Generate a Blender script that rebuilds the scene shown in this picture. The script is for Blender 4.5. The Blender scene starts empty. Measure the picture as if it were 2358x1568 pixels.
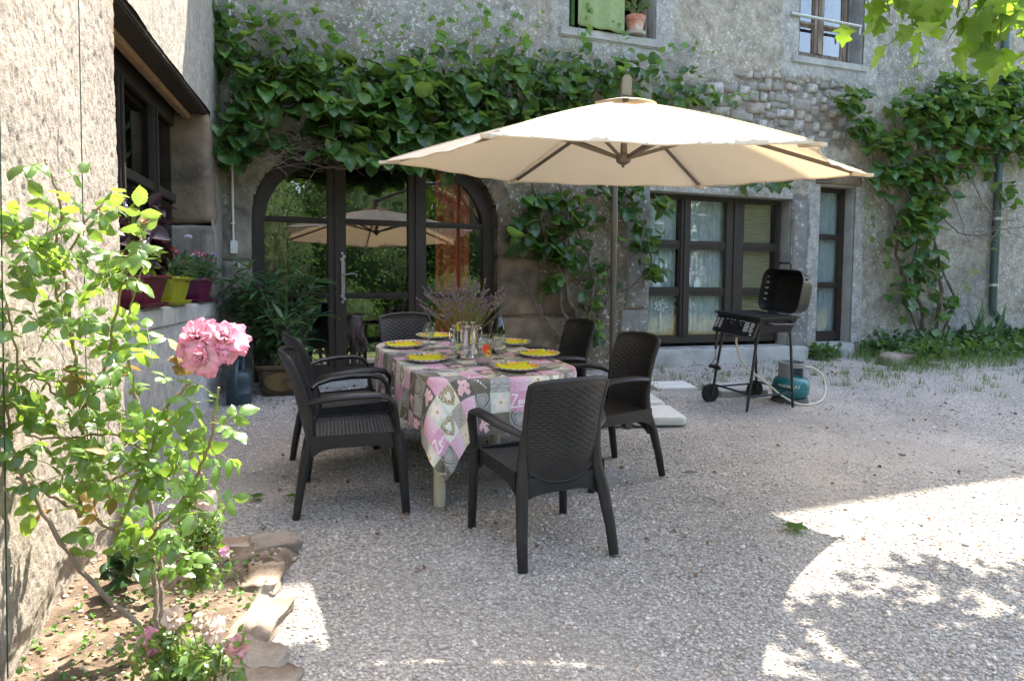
import bpy, bmesh, math, random
import numpy as np
from mathutils import Matrix, Vector, Quaternion
random.seed(7); rng = np.random.default_rng(11)
SC = bpy.context.scene
COL = SC.collection

# ------------------------------------------------------------------ camera, sky, sun, exposure
FPX, CX, CY, CAMH = 1768.5, 1179.0, 784.0, 1.53        # focal length and centre for a frame 2358 wide; eye height in metres
def _Rr(r):
    c, s = math.cos(r), math.sin(r); return np.array([[c,0,-s],[0,1,0],[s,0,c]])
def _Rp(p):
    c, s = math.cos(p), math.sin(p); return np.array([[1,0,0],[0,c,s],[0,-s,c]])
CW = _Rp(math.atan((784-664)/FPX)) @ _Rr(.0066)          # camera -> world (z plumb)
CG = _Rp(math.atan((784-530.5)/FPX)) @ _Rr(.02)          # camera -> yard frame (the yard rises about 4 degrees towards the house)
GR = CW @ CG.T
CAM = np.array([0,0,CAMH])
cam_d = bpy.data.cameras.new('camera'); cam = bpy.data.objects.new('camera', cam_d); COL.objects.link(cam)
cam_d.sensor_width = 36; cam_d.lens = FPX/2358*36; cam_d.clip_start = .05; cam_d.clip_end = 500
_m = np.eye(4); _m[:3,0] = CW[:,0]; _m[:3,1] = CW[:,2]; _m[:3,2] = -CW[:,1]; _m[:3,3] = CAM
cam.matrix_world = Matrix(_m.tolist()); SC.camera = cam

SUN_TO = Vector((.507, .941, 1.995)).normalized()
world = bpy.data.worlds.new('World'); SC.world = world; world.use_nodes = True
wn = world.node_tree; bg = wn.nodes['Background']
sky = wn.nodes.new('ShaderNodeTexSky'); sky.sky_type = 'NISHITA'; sky.sun_disc = False
sky.sun_elevation = math.radians(61.8); sky.sun_rotation = math.radians(28.3)
sky.air_density = 1.0; sky.dust_density = 2.0; sky.ozone_density = 1.0
wn.links.new(sky.outputs['Color'], bg.inputs['Color']); bg.inputs['Strength'].default_value = .15
sun_d = bpy.data.lights.new('sun', 'SUN'); sun_d.energy = 3.2; sun_d.angle = math.radians(.53); sun_d.color = (1, .955, .88)
sun = bpy.data.objects.new('sun', sun_d); COL.objects.link(sun); sun.rotation_euler = SUN_TO.to_track_quat('Z','Y').to_euler()
vs = SC.view_settings; vs.view_transform = 'Standard'; vs.look = 'None'; vs.gamma = 1; vs.use_curve_mapping = False
vs.exposure = 2.6
try:
    vs.use_white_balance = True; vs.white_balance_temperature = 7000; vs.white_balance_tint = 10
except Exception: pass
SC.cycles.max_bounces = 7; SC.cycles.diffuse_bounces = 3; SC.cycles.glossy_bounces = 3
SC.cycles.transparent_max_bounces = 12; SC.cycles.transmission_bounces = 6
SC.cycles.use_denoising = True
SC.cycles.sample_clamp_indirect = 6

# ------------------------------------------------------------------ frames
GM4 = np.eye(4); GM4[:3,:3] = GR; GM4[:3,3] = CAM - GR @ np.array([0,0,CAMH]); GM = Matrix(GM4.tolist())
def g2w(p): return (GM4 @ np.array([p[0],p[1],p[2],1.]))[:3]
def ray(u, v): return CW @ np.array([u-CX, FPX, -(v-CY)])
def gnd(u, v, h=0.):                                      # yard coordinates of a point of the yard seen at (u,v)
    d = CG @ np.array([u-CX, FPX, -(v-CY)]); return np.array([0,0,CAMH]) + d*((h-CAMH)/d[2])
def at_y(u, v, y): d = ray(u, v); return CAM + d*(y/d[1])
AW = math.radians(22.3); WT = np.array([math.cos(AW), math.sin(AW), 0]); WN = np.array([math.sin(AW), -math.cos(AW), 0])
W0 = np.array([-2.67, 7.109, 0.])
AL = math.radians(102.55); LT = -np.array([math.cos(AL), math.sin(AL), 0]); LN = np.array([math.cos(AL-math.pi/2), math.sin(AL-math.pi/2), 0])
def on_plane(u, v, P0, n):
    d = ray(u, v); return CAM + d*(np.dot(P0-CAM, n)/np.dot(d, n))
def wpx(u, v, d=0.):                                      # house wall coordinates (along, up)
    p = on_plane(u, v, W0+WN*d, WN); return float(np.dot(p-W0, WT)), float(p[2])
def wall(u, z, d=0.): p = W0 + WT*u + WN*d; return np.array([p[0], p[1], z])
def lpx(u, v, d=0.):
    p = on_plane(u, v, W0+LN*d, LN); return float(np.dot(p-W0, LT)), float(p[2])
def wing(s, z, d=0.): p = W0 + LT*s + LN*d; return np.array([p[0], p[1], z])
def gz(x, y):                                             # world height of the yard surface
    n = GR[:,2]; o = g2w((0,0,0)); return float(o[2] - (n[0]*(x-o[0]) + n[1]*(y-o[1]))/n[2])

# ------------------------------------------------------------------ object helpers
def props(o, label=None, cat=None, group=None, kind=None):
    if label: o['label'] = label
    if cat: o['category'] = cat
    if group: o['group'] = group
    if kind: o['kind'] = kind
    return o
def link(o, parent=None, mat4=None):
    COL.objects.link(o)
    if parent is not None: o.parent = parent
    if mat4 is not None: o.matrix_local = mat4
    return o
def thing(name, label, cat, group=None, mat4=None, parent=None):
    o = bpy.data.objects.new(name, None); o.empty_display_size = .1
    link(o, parent, mat4); return props(o, label, cat, group)
def part_root(name, parent, mat4=None):
    o = bpy.data.objects.new(name, None); o.empty_display_size = .05; return link(o, parent, mat4)
def yard(x, y, rz=0., z=0.): return GM @ Matrix.Translation((x,y,z)) @ Matrix.Rotation(rz, 4, 'Z')
def copy_tree(o, parent=None):
    c = o.copy(); COL.objects.link(c); c.parent = parent
    for ch in o.children: copy_tree(ch, c)
    return c
def mesh_from(name, V, F, mats=(), smooth=False, cols=None, loopflat=None):
    me = bpy.data.meshes.new(name)
    V = np.asarray(V, dtype=np.float32).reshape(-1,3)
    if isinstance(F, np.ndarray):                          # uniform polygons
        k = F.shape[1]; n = len(F)
        me.vertices.add(len(V)); me.vertices.foreach_set('co', V.ravel())
        me.loops.add(n*k); me.loops.foreach_set('vertex_index', F.astype(np.int32).ravel())
        me.polygons.add(n); me.polygons.foreach_set('loop_start', (np.arange(n)*k).astype(np.int32))
        me.update(calc_edges=True)
    else:
        me.from_pydata(V.tolist(), [], F)
    if smooth:
        me.polygons.foreach_set('use_smooth', np.ones(len(me.polygons), dtype=bool))
    if cols is not None:
        a = me.color_attributes.new('Col', 'FLOAT_COLOR', 'POINT')
        c = np.ones((len(V),4), dtype=np.float32); c[:,:3] = cols; a.data.foreach_set('color', c.ravel())
    for m in mats: me.materials.append(m)
    me.update(); return me
def obj(name, me, parent=None, mat4=None, label=None, cat=None, group=None, kind=None):
    o = bpy.data.objects.new(name, me); link(o, parent, mat4); return props(o, label, cat, group, kind)

class MB:
    """collects shapes into one mesh"""
    def __init__(s): s.V = []; s.F = []
    def add(s, V, F):
        b = len(s.V); s.V += [tuple(map(float, v)) for v in V]; s.F += [[i+b for i in f] for f in F]; return s
    def box(s, a, b, M=None, bev=0.):
        x0,y0,z0 = a; x1,y1,z1 = b
        V = [(x0,y0,z0),(x1,y0,z0),(x1,y1,z0),(x0,y1,z0),(x0,y0,z1),(x1,y0,z1),(x1,y1,z1),(x0,y1,z1)]
        if M is not None: V = [M(*v) for v in V]
        return s.add(V, [(0,3,2,1),(4,5,6,7),(0,1,5,4),(1,2,6,5),(2,3,7,6),(3,0,4,7)])
    def bar(s, p, q, w, h, up=(0,0,1)):
        p, q = np.array(p,float), np.array(q,float); d = q-p; d /= np.linalg.norm(d)
        x = np.cross(d, up); 
        if np.linalg.norm(x) < 1e-6: x = np.array([1.,0,0])
        x /= np.linalg.norm(x); y = np.cross(x, d)
        V = [e + x*sx*w/2 + y*sy*h/2 for e in (p,q) for sx,sy in ((-1,-1),(1,-1),(1,1),(-1,1))]
        return s.add(V, [(0,1,2,3)[::-1],(4,5,6,7),(0,1,5,4),(1,2,6,5),(2,3,7,6),(3,0,4,7)])
    def tube(s, P, R, n=8, flat=None, up=None, cap=True):
        P = [np.array(p,float) for p in P]; R = [R]*len(P) if np.isscalar(R) else R
        V = []; F = []; prev = None
        for i, p in enumerate(P):
            d = P[min(i+1,len(P)-1)] - P[max(i-1,0)]; d /= (np.linalg.norm(d)+1e-9)
            if prev is None:
                u0 = np.array(up if up is not None else ((0,0,1) if abs(d[2])<.9 else (1,0,0)), float)
                x = np.cross(u0, d)
                if np.linalg.norm(x) < 1e-6: x = np.cross((.3,1,.2), d)
            else: x = prev - d*np.dot(prev,d)
            x /= (np.linalg.norm(x)+1e-9); y = np.cross(d, x); prev = x
            for k in range(n):
                a = 2*math.pi*k/n; V.append(p + R[i]*(x*math.cos(a)*(1 if flat is None else flat[0]) + y*math.sin(a)*(1 if flat is None else flat[1])))
        for i in range(len(P)-1):
            for k in range(n):
                k2 = (k+1)%n; F.append((i*n+k, i*n+k2, (i+1)*n+k2, (i+1)*n+k))
        if cap: F += [tuple(range(n))[::-1], tuple((len(P)-1)*n+k for k in range(n))]
        return s.add(V, F)
    def lathe(s, prof, n=24, M=None, sq=None):
        V = []; F = []
        for r, z in prof:
            for k in range(n):
                a = 2*math.pi*k/n; V.append((r*math.cos(a), r*math.sin(a), z))
        if M is not None: V = [M(*v) for v in V]
        for i in range(len(prof)-1):
            for k in range(n):
                k2 = (k+1)%n; F.append((i*n+k, i*n+k2, (i+1)*n+k2, (i+1)*n+k))
        F += [tuple(range(n))[::-1], tuple((len(prof)-1)*n+k for k in range(n))]
        return s.add(V, F)
    def prism(s, poly, z0, z1, M=None):
        n = len(poly); V = [(x,y,z0) for x,y in poly] + [(x,y,z1) for x,y in poly]
        if M is not None: V = [M(*v) for v in V]
        return s.add(V, [tuple(range(n))[::-1], tuple(range(n,2*n))] + [(i,(i+1)%n,n+(i+1)%n,n+i) for i in range(n)])
    def mesh(s, name, mat, smooth=False, bevel=0., seg=2):
        me = mesh_from(name, s.V, s.F, [mat], smooth)
        if bevel > 0:
            bm = bmesh.new(); bm.from_mesh(me)
            bmesh.ops.bevel(bm, geom=[e for e in bm.edges if len(e.link_faces)==2 and e.calc_face_angle(0) > .6], offset=bevel, segments=seg, affect='EDGES', clamp_overlap=True)
            bm.to_mesh(me); bm.free()
        if smooth:
            bm = bmesh.new(); bm.from_mesh(me)
            for e in bm.edges: e.smooth = not (len(e.link_faces)==2 and e.calc_face_angle(0) > .75)
            bm.to_mesh(me); bm.free()
            me.polygons.foreach_set('use_smooth', np.ones(len(me.polygons), dtype=bool))
        return me
    def build(s, name, mat, parent=None, smooth=False, bevel=0., mat4=None, seg=2, **kw):
        return obj(name, s.mesh(name, mat, smooth, bevel, seg), parent, mat4, **kw)
def wfun(a, b, c): return wall(a, c, b)                   # MB callbacks: (along, out, up)
def lfun(a, b, c): return wing(a, c, b)

# ------------------------------------------------------------------ noise on arrays
_perm = rng.random((3, 64, 64, 64)).astype(np.float32)
def vnoise(P, seed=0):
    P = np.asarray(P, dtype=np.float64) + seed*17.31
    i = np.floor(P).astype(int); f = P - i; f = f*f*(3-2*f); T = _perm[seed%3]
    out = 0
    for dx in (0,1):
        for dy in (0,1):
            for dz in (0,1):
                w = (f[...,0] if dx else 1-f[...,0])*(f[...,1] if dy else 1-f[...,1])*(f[...,2] if dz else 1-f[...,2])
                out = out + w*T[(i[...,0]+dx)%64, (i[...,1]+dy)%64, (i[...,2]+dz)%64]
    return out*2-1
def fbm(P, oct=4, seed=0, gain=.5):
    P = np.asarray(P, float); s = 0; a = 1; t = 0
    for o in range(oct): s = s + a*vnoise(P*(2**o), seed+o); t += a; a *= gain
    return s/t

# ------------------------------------------------------------------ materials
def new_mat(name):
    m = bpy.data.materials.new(name); m.use_nodes = True; nt = m.node_tree; nt.nodes.clear()
    out = nt.nodes.new('ShaderNodeOutputMaterial'); return m, nt, out
class N:
    def __init__(s, nt): s.nt = nt
    def __call__(s, typ, **kw):
        n = s.nt.nodes.new('ShaderNode'+typ)
        for k, v in kw.items():
            if k.startswith('i_'):
                key = k[2:].replace('_',' ')
                n.inputs[int(key) if key.isdigit() else key].default_value = v
            else: setattr(n, k, v)
        return n
    def l(s, a, b): s.nt.links.new(a, b)
    def mix(s, fac, a, b, typ='MIX'):
        n = s.nt.nodes.new('ShaderNodeMix'); n.data_type = 'RGBA'; n.blend_type = typ
        for i, v in ((0,fac),(6,a),(7,b)):
            if hasattr(v, 'is_output'): s.l(v, n.inputs[i])
            else: n.inputs[i].default_value = v if i == 0 else (*v, 1)[:4]
        return n.outputs[2]
    def ramp(s, x, stops):
        n = s.nt.nodes.new('ShaderNodeValToRGB'); e = n.color_ramp.elements
        while len(e) < len(stops): e.new(.5)
        for k, (p, c) in enumerate(stops):
            e[k].position = p; e[k].color = (*c, 1) if not np.isscalar(c) else (c,c,c,1)
        s.l(x, n.inputs[0]); return n.outputs[0]
    def noise(s, scale, detail=4, rough=.55, vec=None, dist=0):
        n = s('TexNoise', i_Scale=scale, i_Detail=detail, i_Roughness=rough, i_Distortion=dist)
        if vec is not None: s.l(vec, n.inputs['Vector'])
        return n.outputs['Fac']
def M(name, col, rough=.6, var=.12, vscale=6., bump=0., bscale=60., metal=0., spec=.5, col2=None, c2scale=3., c2pos=(.45,.65), coat=0., space='Object', stretch=None, rvar=0., sss=0, transl=0., attr=False):
    m, nt, out = new_mat(name); n = N(nt)
    b = n('BsdfPrincipled'); b.inputs['Roughness'].default_value = rough; b.inputs['Metallic'].default_value = metal
    b.inputs['Specular IOR Level'].default_value = spec; b.inputs['Coat Weight'].default_value = coat
    tc = n('TexCoord'); vec = tc.outputs[space]
    if stretch:
        mp = n('Mapping'); mp.inputs['Scale'].default_value = stretch; n.l(vec, mp.inputs['Vector']); vec = mp.outputs[0]
    if attr:
        at = n('Attribute', attribute_name='Col'); c = at.outputs['Color']
    else:
        rgb = n('RGB'); rgb.outputs[0].default_value = (*col,1); c = rgb.outputs[0]
    if col2 is not None:
        f = n.ramp(n.noise(c2scale, 5, .6, vec), [(c2pos[0],0.),(c2pos[1],1.)]); c = n.mix(f, c, col2)
    if var > 0:
        v = n.ramp(n.noise(vscale, 5, .6, vec), [(.25,1-var),(.75,1+var)]); c = n.mix(1., c, v, 'MULTIPLY')
    n.l(c, b.inputs['Base Color'])
    if rvar > 0:
        r = n.ramp(n.noise(vscale*2, 4, .6, vec), [(.3,max(0,rough-rvar)),(.7,min(1,rough+rvar))]); n.l(r, b.inputs['Roughness'])
    if bump > 0:
        bp = n('Bump', i_Strength=bump, i_Distance=.01); n.l(n.noise(bscale, 6, .65, vec), bp.inputs['Height']); n.l(bp.outputs[0], b.inputs['Normal'])
    sh = b.outputs[0]
    if transl > 0:
        t = n('BsdfTranslucent'); n.l(c, t.inputs['Color']); mx = n('MixShader', i_0=transl); n.l(sh, mx.inputs[1]); n.l(t.outputs[0], mx.inputs[2]); sh = mx.outputs[0]
    n.l(sh, out.inputs[0]); return m
def M_leaf(name, top, under, rough=.4, transl=.3, tcol=None, hue=.05, vscale=2.2, yellow=None, spec=.5, veins=True):
    m, nt, out = new_mat(name); n = N(nt)
    geo = n('NewGeometry'); oi = n('ObjectInfo')
    c = n.mix(geo.outputs['Backfacing'], top, under)
    nz = n.noise(vscale, 3, .6, geo.outputs['Position'])
    c = n.mix(1., c, n.ramp(nz, [(.25,.6),(.75,1.38)]), 'MULTIPLY')
    rnd = n.ramp(oi.outputs['Random'], [(0.,.6),(1.,1.4)]); c = n.mix(1., c, rnd, 'MULTIPLY')
    if yellow is not None:
        wn_ = n('TexNoise', i_Scale=vscale*3.1, i_Detail=2.); n.l(geo.outputs['Position'], wn_.inputs['Vector'])
        c = n.mix(n.ramp(wn_.outputs['Fac'], [(.60,0.),(.72,1.)]), c, yellow)
    b = n('BsdfPrincipled'); b.inputs['Roughness'].default_value = rough; b.inputs['Specular IOR Level'].default_value = spec
    n.l(c, b.inputs['Base Color'])
    t = n('BsdfTranslucent'); tc_ = tcol or tuple(min(1,x*1.7) for x in under)
    n.l(n.mix(1., tc_, n.ramp(nz, [(.25,.75),(.75,1.2)]), 'MULTIPLY'), t.inputs['Color'])
    mx = n('MixShader', i_0=transl); n.l(b.outputs[0], mx.inputs[1]); n.l(t.outputs[0], mx.inputs[2]); n.l(mx.outputs[0], out.inputs[0])
    return m
def M_glass(name, tint=(.93,.96,.95), refl_min=.10, refl_mul=1.0, rough=0.):
    m, nt, out = new_mat(name); n = N(nt)
    lw = n('LayerWeight', i_Blend=.5); pw_ = n('Math', operation='POWER', i_1=4.); n.l(lw.outputs['Facing'], pw_.inputs[0])   # Schlick
    ma = n('Math', operation='MULTIPLY_ADD'); ma.inputs[1].default_value = .85*refl_mul; ma.inputs[2].default_value = refl_min; ma.use_clamp = True
    n.l(pw_.outputs[0], ma.inputs[0])
    tr = n('BsdfTransparent'); tr.inputs[0].default_value = (*tint,1)
    gl = n('BsdfGlossy'); gl.inputs['Roughness'].default_value = rough
    bp = n('Bump', i_Strength=.03, i_Distance=.01); n.l(n.noise(2.2, 2, .5, n('TexCoord').outputs['Object']), bp.inputs['Height']); n.l(bp.outputs[0], gl.inputs['Normal'])
    mx = n('MixShader'); n.l(ma.outputs[0], mx.inputs[0]); n.l(tr.outputs[0], mx.inputs[1]); n.l(gl.outputs[0], mx.inputs[2]); n.l(mx.outputs[0], out.inputs[0])
    return m

# ------------------------------------------------------------------ leaves
def leaf_template(w, n=6, cup=.12, droop=.15, wave=0., fold=.0, seed=0, cols=5):
    """w(t): half width along the midrib, t 0..1; base at the origin, tip along +Y, upper side +Z, length 1"""
    r = random.Random(seed); V = []; F = []; ph = r.random()*6
    for i in range(n+1):
        t = i/n; hw = w(t)
        for j in range(cols):
            s = -1 + 2*j/(cols-1)
            z = -droop*t*t + cup*(s*s)*hw*2 - fold*abs(s)*hw + wave*math.sin(ph+t*11+s*2.2)*abs(s)
            V.append((s*hw, t + (.04*math.sin(9*t+ph)*s), z))
    for i in range(n):
        for j in range(cols-1):
            a = i*cols+j; F.append((a,a+1,a+cols+1,a+cols))
    return np.array(V), np.array(F)
def kiwi_w(t): return .53*math.sqrt(max(.004,1-abs(2*min(1,t*1.0)-.98)**2.7))*(1.04-.16*t)*(.55 if t==0 else 1) if t<.999 else .10
def rose_w(t): return .36*max(.02, math.sin(math.pi*min(1,t*.97+.02))**.8)*(1.05-.25*t)
def lance_w(t): return .085*max(.05, math.sin(math.pi*min(1,t*.96+.03))**.9)
def ovate_w(t): return .40*max(.03, math.sin(math.pi*min(1,t**.8*.96+.03))**.85)
def frame(pos, axis, nrm, size, sx=1.):
    y = np.array(axis,float); y /= np.linalg.norm(y)+1e-9; z = np.array(nrm,float); z -= y*np.dot(z,y); z /= np.linalg.norm(z)+1e-9
    x = np.cross(y, z); m = np.eye(4); m[:3,0] = x*size*sx; m[:3,1] = y*size; m[:3,2] = z*size; m[:3,3] = pos; return m
def soup(mats, tmpl):
    V, F = tmpl; Mx = np.array(mats); n = len(Mx); k = len(V)
    P = np.einsum('nij,kj->nki', Mx[:,:3,:3], V) + Mx[:,None,:3,3]
    Fa = (F[None] + (np.arange(n)*k)[:,None,None]).reshape(-1, F.shape[1])
    return P.reshape(-1,3), Fa
def foliage(parent, placements, templates, mat, leafname='leaf', restname='foliage', limit=300, key=None, smooth=True):
    """the `limit` leaves that show largest become parts, the rest one part of kind stuff"""
    meshes = [mesh_from(leafname, V, F, [mat], smooth) for V, F in templates]
    idx = list(range(len(placements)))
    if key is not None: idx.sort(key=lambda i: -key(placements[i]))
    for c, i in enumerate(idx[:limit]):
        o = bpy.data.objects.new(leafname, meshes[c % len(meshes)]); COL.objects.link(o); o.parent = parent
        o.matrix_local = Matrix(placements[i].tolist())
    rest = idx[limit:]
    if rest:
        Vs = []; Fs = []; b = 0
        for k, tm in enumerate(templates):
            sel = [placements[i] for i in rest[k::len(templates)]]
            if not sel: continue
            v, f = soup(sel, tm); Vs.append(v); Fs.append(f+b); b += len(v)
        obj(restname, mesh_from(restname, np.concatenate(Vs), np.concatenate(Fs), [mat], smooth), parent, kind='stuff')
def rough_stone(sx, sy, sz, seed=0, amp=.12, sub=2, mat=None, name='stone', round_=.55):
    bm = bmesh.new(); bmesh.ops.create_cube(bm, size=2.)
    bmesh.ops.subdivide_edges(bm, edges=bm.edges[:], cuts=sub, use_grid_fill=True)
    P = np.array([v.co[:] for v in bm.verts]); L = np.linalg.norm(P, axis=1, keepdims=True)
    mx = np.max(np.abs(P), axis=1, keepdims=True); P = P*(1-round_) + P/L*1.25*round_
    P = P*(1+amp*fbm(P*1.3+seed*5.1, 3, seed)[:,None]) ; P += amp*.5*np.stack([fbm(P*2+seed*3+k*9, 4 if sub>3 else 2, k) for k in range(3)],1)
    for v, p in zip(bm.verts, P): v.co = (p[0]*sx/2, p[1]*sy/2, p[2]*sz/2)
    me = bpy.data.meshes.new(name); bm.to_mesh(me); bm.free()
    me.polygons.foreach_set('use_smooth', np.ones(len(me.polygons), dtype=bool))
    if mat: me.materials.append(mat)
    return me
# ------------------------------------------------------------------ ground
def M_gravel():
    m, nt, out = new_mat('gravel_ground'); n = N(nt); geo = n('NewGeometry'); P = geo.outputs['Position']
    b = n('BsdfPrincipled'); b.inputs['Roughness'].default_value = .9; b.inputs['Specular IOR Level'].default_value = .2
    v = n('TexVoronoi', i_Scale=62.); n.l(P, v.inputs['Vector'])
    v2 = n('TexVoronoi', i_Scale=120.); n.l(P, v2.inputs['Vector'])
    c = n.ramp(n('SeparateColor').outputs[0], [(0,(.3,.28,.25)),(1,(.5,.47,.43))])
    sep = nt.nodes[-2] if False else None
    sc = n('SeparateColor'); n.l(v.outputs['Color'], sc.inputs[0])
    c = n.ramp(sc.outputs[0], [(0,(.38,.35,.315)),(.5,(.49,.455,.415)),(1,(.61,.58,.54))])
    edge = n.ramp(v.outputs['Distance'], [(.30,1.),(.75,.5)]); c = n.mix(1., c, edge, 'MULTIPLY')
    sand = n.ramp(n.noise(.55, 5, .6, P), [(.46,0.),(.62,1.)])
    sandc = n.mix(n.noise(160., 2, .5, P), (.40,.345,.285), (.52,.46,.40))
    c = n.mix(n.mix(.6, (0,0,0), sand), c, sandc)
    c = n.mix(1., c, n.ramp(n.noise(1.4, 5, .6, P), [(.3,.82),(.7,1.12)]), 'MULTIPLY')
    n.l(c, b.inputs['Base Color'])
    h = n('Math', operation='ADD'); n.l(v.outputs['Distance'], h.inputs[0]); n.l(v2.outputs['Distance'], h.inputs[1])
    bp = n('Bump', i_Strength=.8, i_Distance=.012, invert=True); n.l(h.outputs[0], bp.inputs['Height']); n.l(bp.outputs[0], b.inputs['Normal'])
    n.l(b.outputs[0], out.inputs[0]); return m
GRAVEL = M_gravel()
def lines(*segs):
    o = []
    for a, b, st in segs: o += list(np.arange(a, b, st))
    return np.array(o + [segs[-1][1]])
def grid_mesh(name, xs, ys, fz, mat, cols=None, keep=None, smooth=True, M3=None):
    X, Y = np.meshgrid(xs, ys, indexing='ij'); Z = fz(X, Y); V = np.stack([X,Y,Z],-1).reshape(-1,3)
    ny = len(ys); I, J = np.meshgrid(np.arange(len(xs)-1), np.arange(ny-1), indexing='ij'); a = (I*ny+J).ravel()
    F = np.stack([a, a+ny, a+ny+1, a+1], 1)
    if keep is not None:
        xc = (xs[I]+xs[I+1]).ravel()/2; yc = (ys[J]+ys[J+1]).ravel()/2; F = F[keep(xc, yc)]
    return mesh_from(name, V, F, [mat], smooth, cols)
def yard_bump(X, Y): return .014*fbm(np.stack([X*.7,Y*.7,X*0],-1), 3) + .003*fbm(np.stack([X*6,Y*6,X*0],-1), 2)
xs = lines((-150,-12,23),(-12,-3,1.),(-3,6,.06),(6,14,.5),(14,150,17)); ys = lines((-150,-16,22),(-16,1.5,1.),(1.5,10,.06),(10,16,.5),(16,150,22))
obj('gravel_ground', grid_mesh('gravel_ground', xs, ys, yard_bump, GRAVEL), mat4=GM, kind='structure')

# loose stones on the gravel
PEB = M('pebble', (.45,.42,.38), .88, .16, 30, .35, 140, attr=True, spec=.25)
def in_bed(x, y):                                          # yard coordinates of the planted bed
    return (x < -.86) & (y < 3.42) & (x < -.86 - .10*(y-2.4)*0) 
def pebbles():
    out = []
    for r0, r1, dens, smin, smax in ((2.2,4.4,3600,.007,.021),(4.4,6.6,1500,.008,.022),(6.6,9.8,480,.010,.022),(2.3,8,28,.024,.036)):
        n = int(dens*(r1*r1-r0*r0)*.78)
        r = np.sqrt(rng.random(n)*(r1*r1-r0*r0)+r0*r0); a = (rng.random(n)*2-1)*.78
        x, y = r*np.sin(a), r*np.cos(a)
        w = np.array(GR) @ np.stack([x, y, 0*x]) ; wx, wy = w[0]+GM4[0,3], w[1]+GM4[1,3]
        dist = -((wx-W0[0])*WN[0]+(wy-W0[1])*WN[1]); dl = (wx-W0[0])*LN[0]+(wy-W0[1])*LN[1]
        pt = fbm(np.stack([x*.8,y*.8,0*x],-1), 3, 2)
        ok = (dist < -.15) & (dl > .06) & ~in_bed(x,y) & (pt > rng.random(n)*.95-.62)
        out.append(np.stack([x[ok], y[ok], smin+(smax-smin)*rng.random(ok.sum())**1.7],1))
    return np.concatenate(out)
PB = pebbles()
ico = bmesh.new(); bmesh.ops.create_icosphere(ico, subdivisions=1, radius=1.); icoV = np.array([v.co[:] for v in ico.verts]); icoF = np.array([[v.index for v in f.verts] for f in ico.faces]); ico.free()
def stone_soup(name, C, sizes, parent, mat4, mat, flat=.62, palette=None, kind='stuff', sink=.25, zs=None, **kw):
    n = len(C); k = len(icoV)
    ang = rng.random(n)*6.283; S = np.stack([sizes*(.75+.5*rng.random(n)), sizes*(.6+.4*rng.random(n)), sizes*flat*(.7+.5*rng.random(n))],1)
    jit = 1+.38*(rng.random((n,k))-.5)
    P = icoV[None]*jit[...,None]*S[:,None]
    tl = (rng.random(n)-.5)*.7; ct, st = np.cos(tl)[:,None], np.sin(tl)[:,None]
    P = np.stack([P[...,0]*ct-P[...,2]*st, P[...,1], P[...,0]*st+P[...,2]*ct],-1)
    c, s = np.cos(ang)[:,None], np.sin(ang)[:,None]
    P = np.stack([P[...,0]*c-P[...,1]*s, P[...,0]*s+P[...,1]*c, P[...,2]],-1)
    z = (yard_bump(C[:,0], C[:,1]) if zs is None else zs) + S[:,2]*(1-sink*2)*.6
    P[...,0] += C[:,None,0]; P[...,1] += C[:,None,1]; P[...,2] += z[:,None]
    F = (icoF[None] + (np.arange(n)*k)[:,None,None]).reshape(-1,3)
    pal = np.array(palette); pick = pal[rng.integers(0, len(pal), n)]*(.84+.46*rng.random((n,1)))
    return obj(name, mesh_from(name, P.reshape(-1,3), F, [mat], False, np.repeat(pick, k, 0)), parent, mat4, kind=kind, **kw)
stone_soup('gravel', PB, PB[:,2]*.54, None, GM, PEB, palette=[(.52,.475,.425),(.46,.42,.375),(.58,.535,.48),(.42,.375,.33),(.49,.435,.37),(.37,.345,.32),(.55,.505,.455),(.45,.37,.30)], label='loose pale grey crushed stone covering the yard', cat='gravel')

# ------------------------------------------------------------------ lawn behind the photographer and to the right (seen in the glass)
LAWN = M('lawn', (.10,.16,.035), .9, .4, 3, .6, 30, col2=(.26,.23,.09), c2scale=.5)
obj('lawn', grid_mesh('lawn', lines((-60,80,4.)), lines((-60,-1.5,3.)), lambda X,Y: .02+0*X, LAWN), mat4=GM, kind='structure')
obj('lawn', grid_mesh('lawn', lines((8.5,80,3.)), lines((-1.5,60,3.)), lambda X,Y: .02+0*X, LAWN), mat4=GM, kind='structure')

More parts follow.
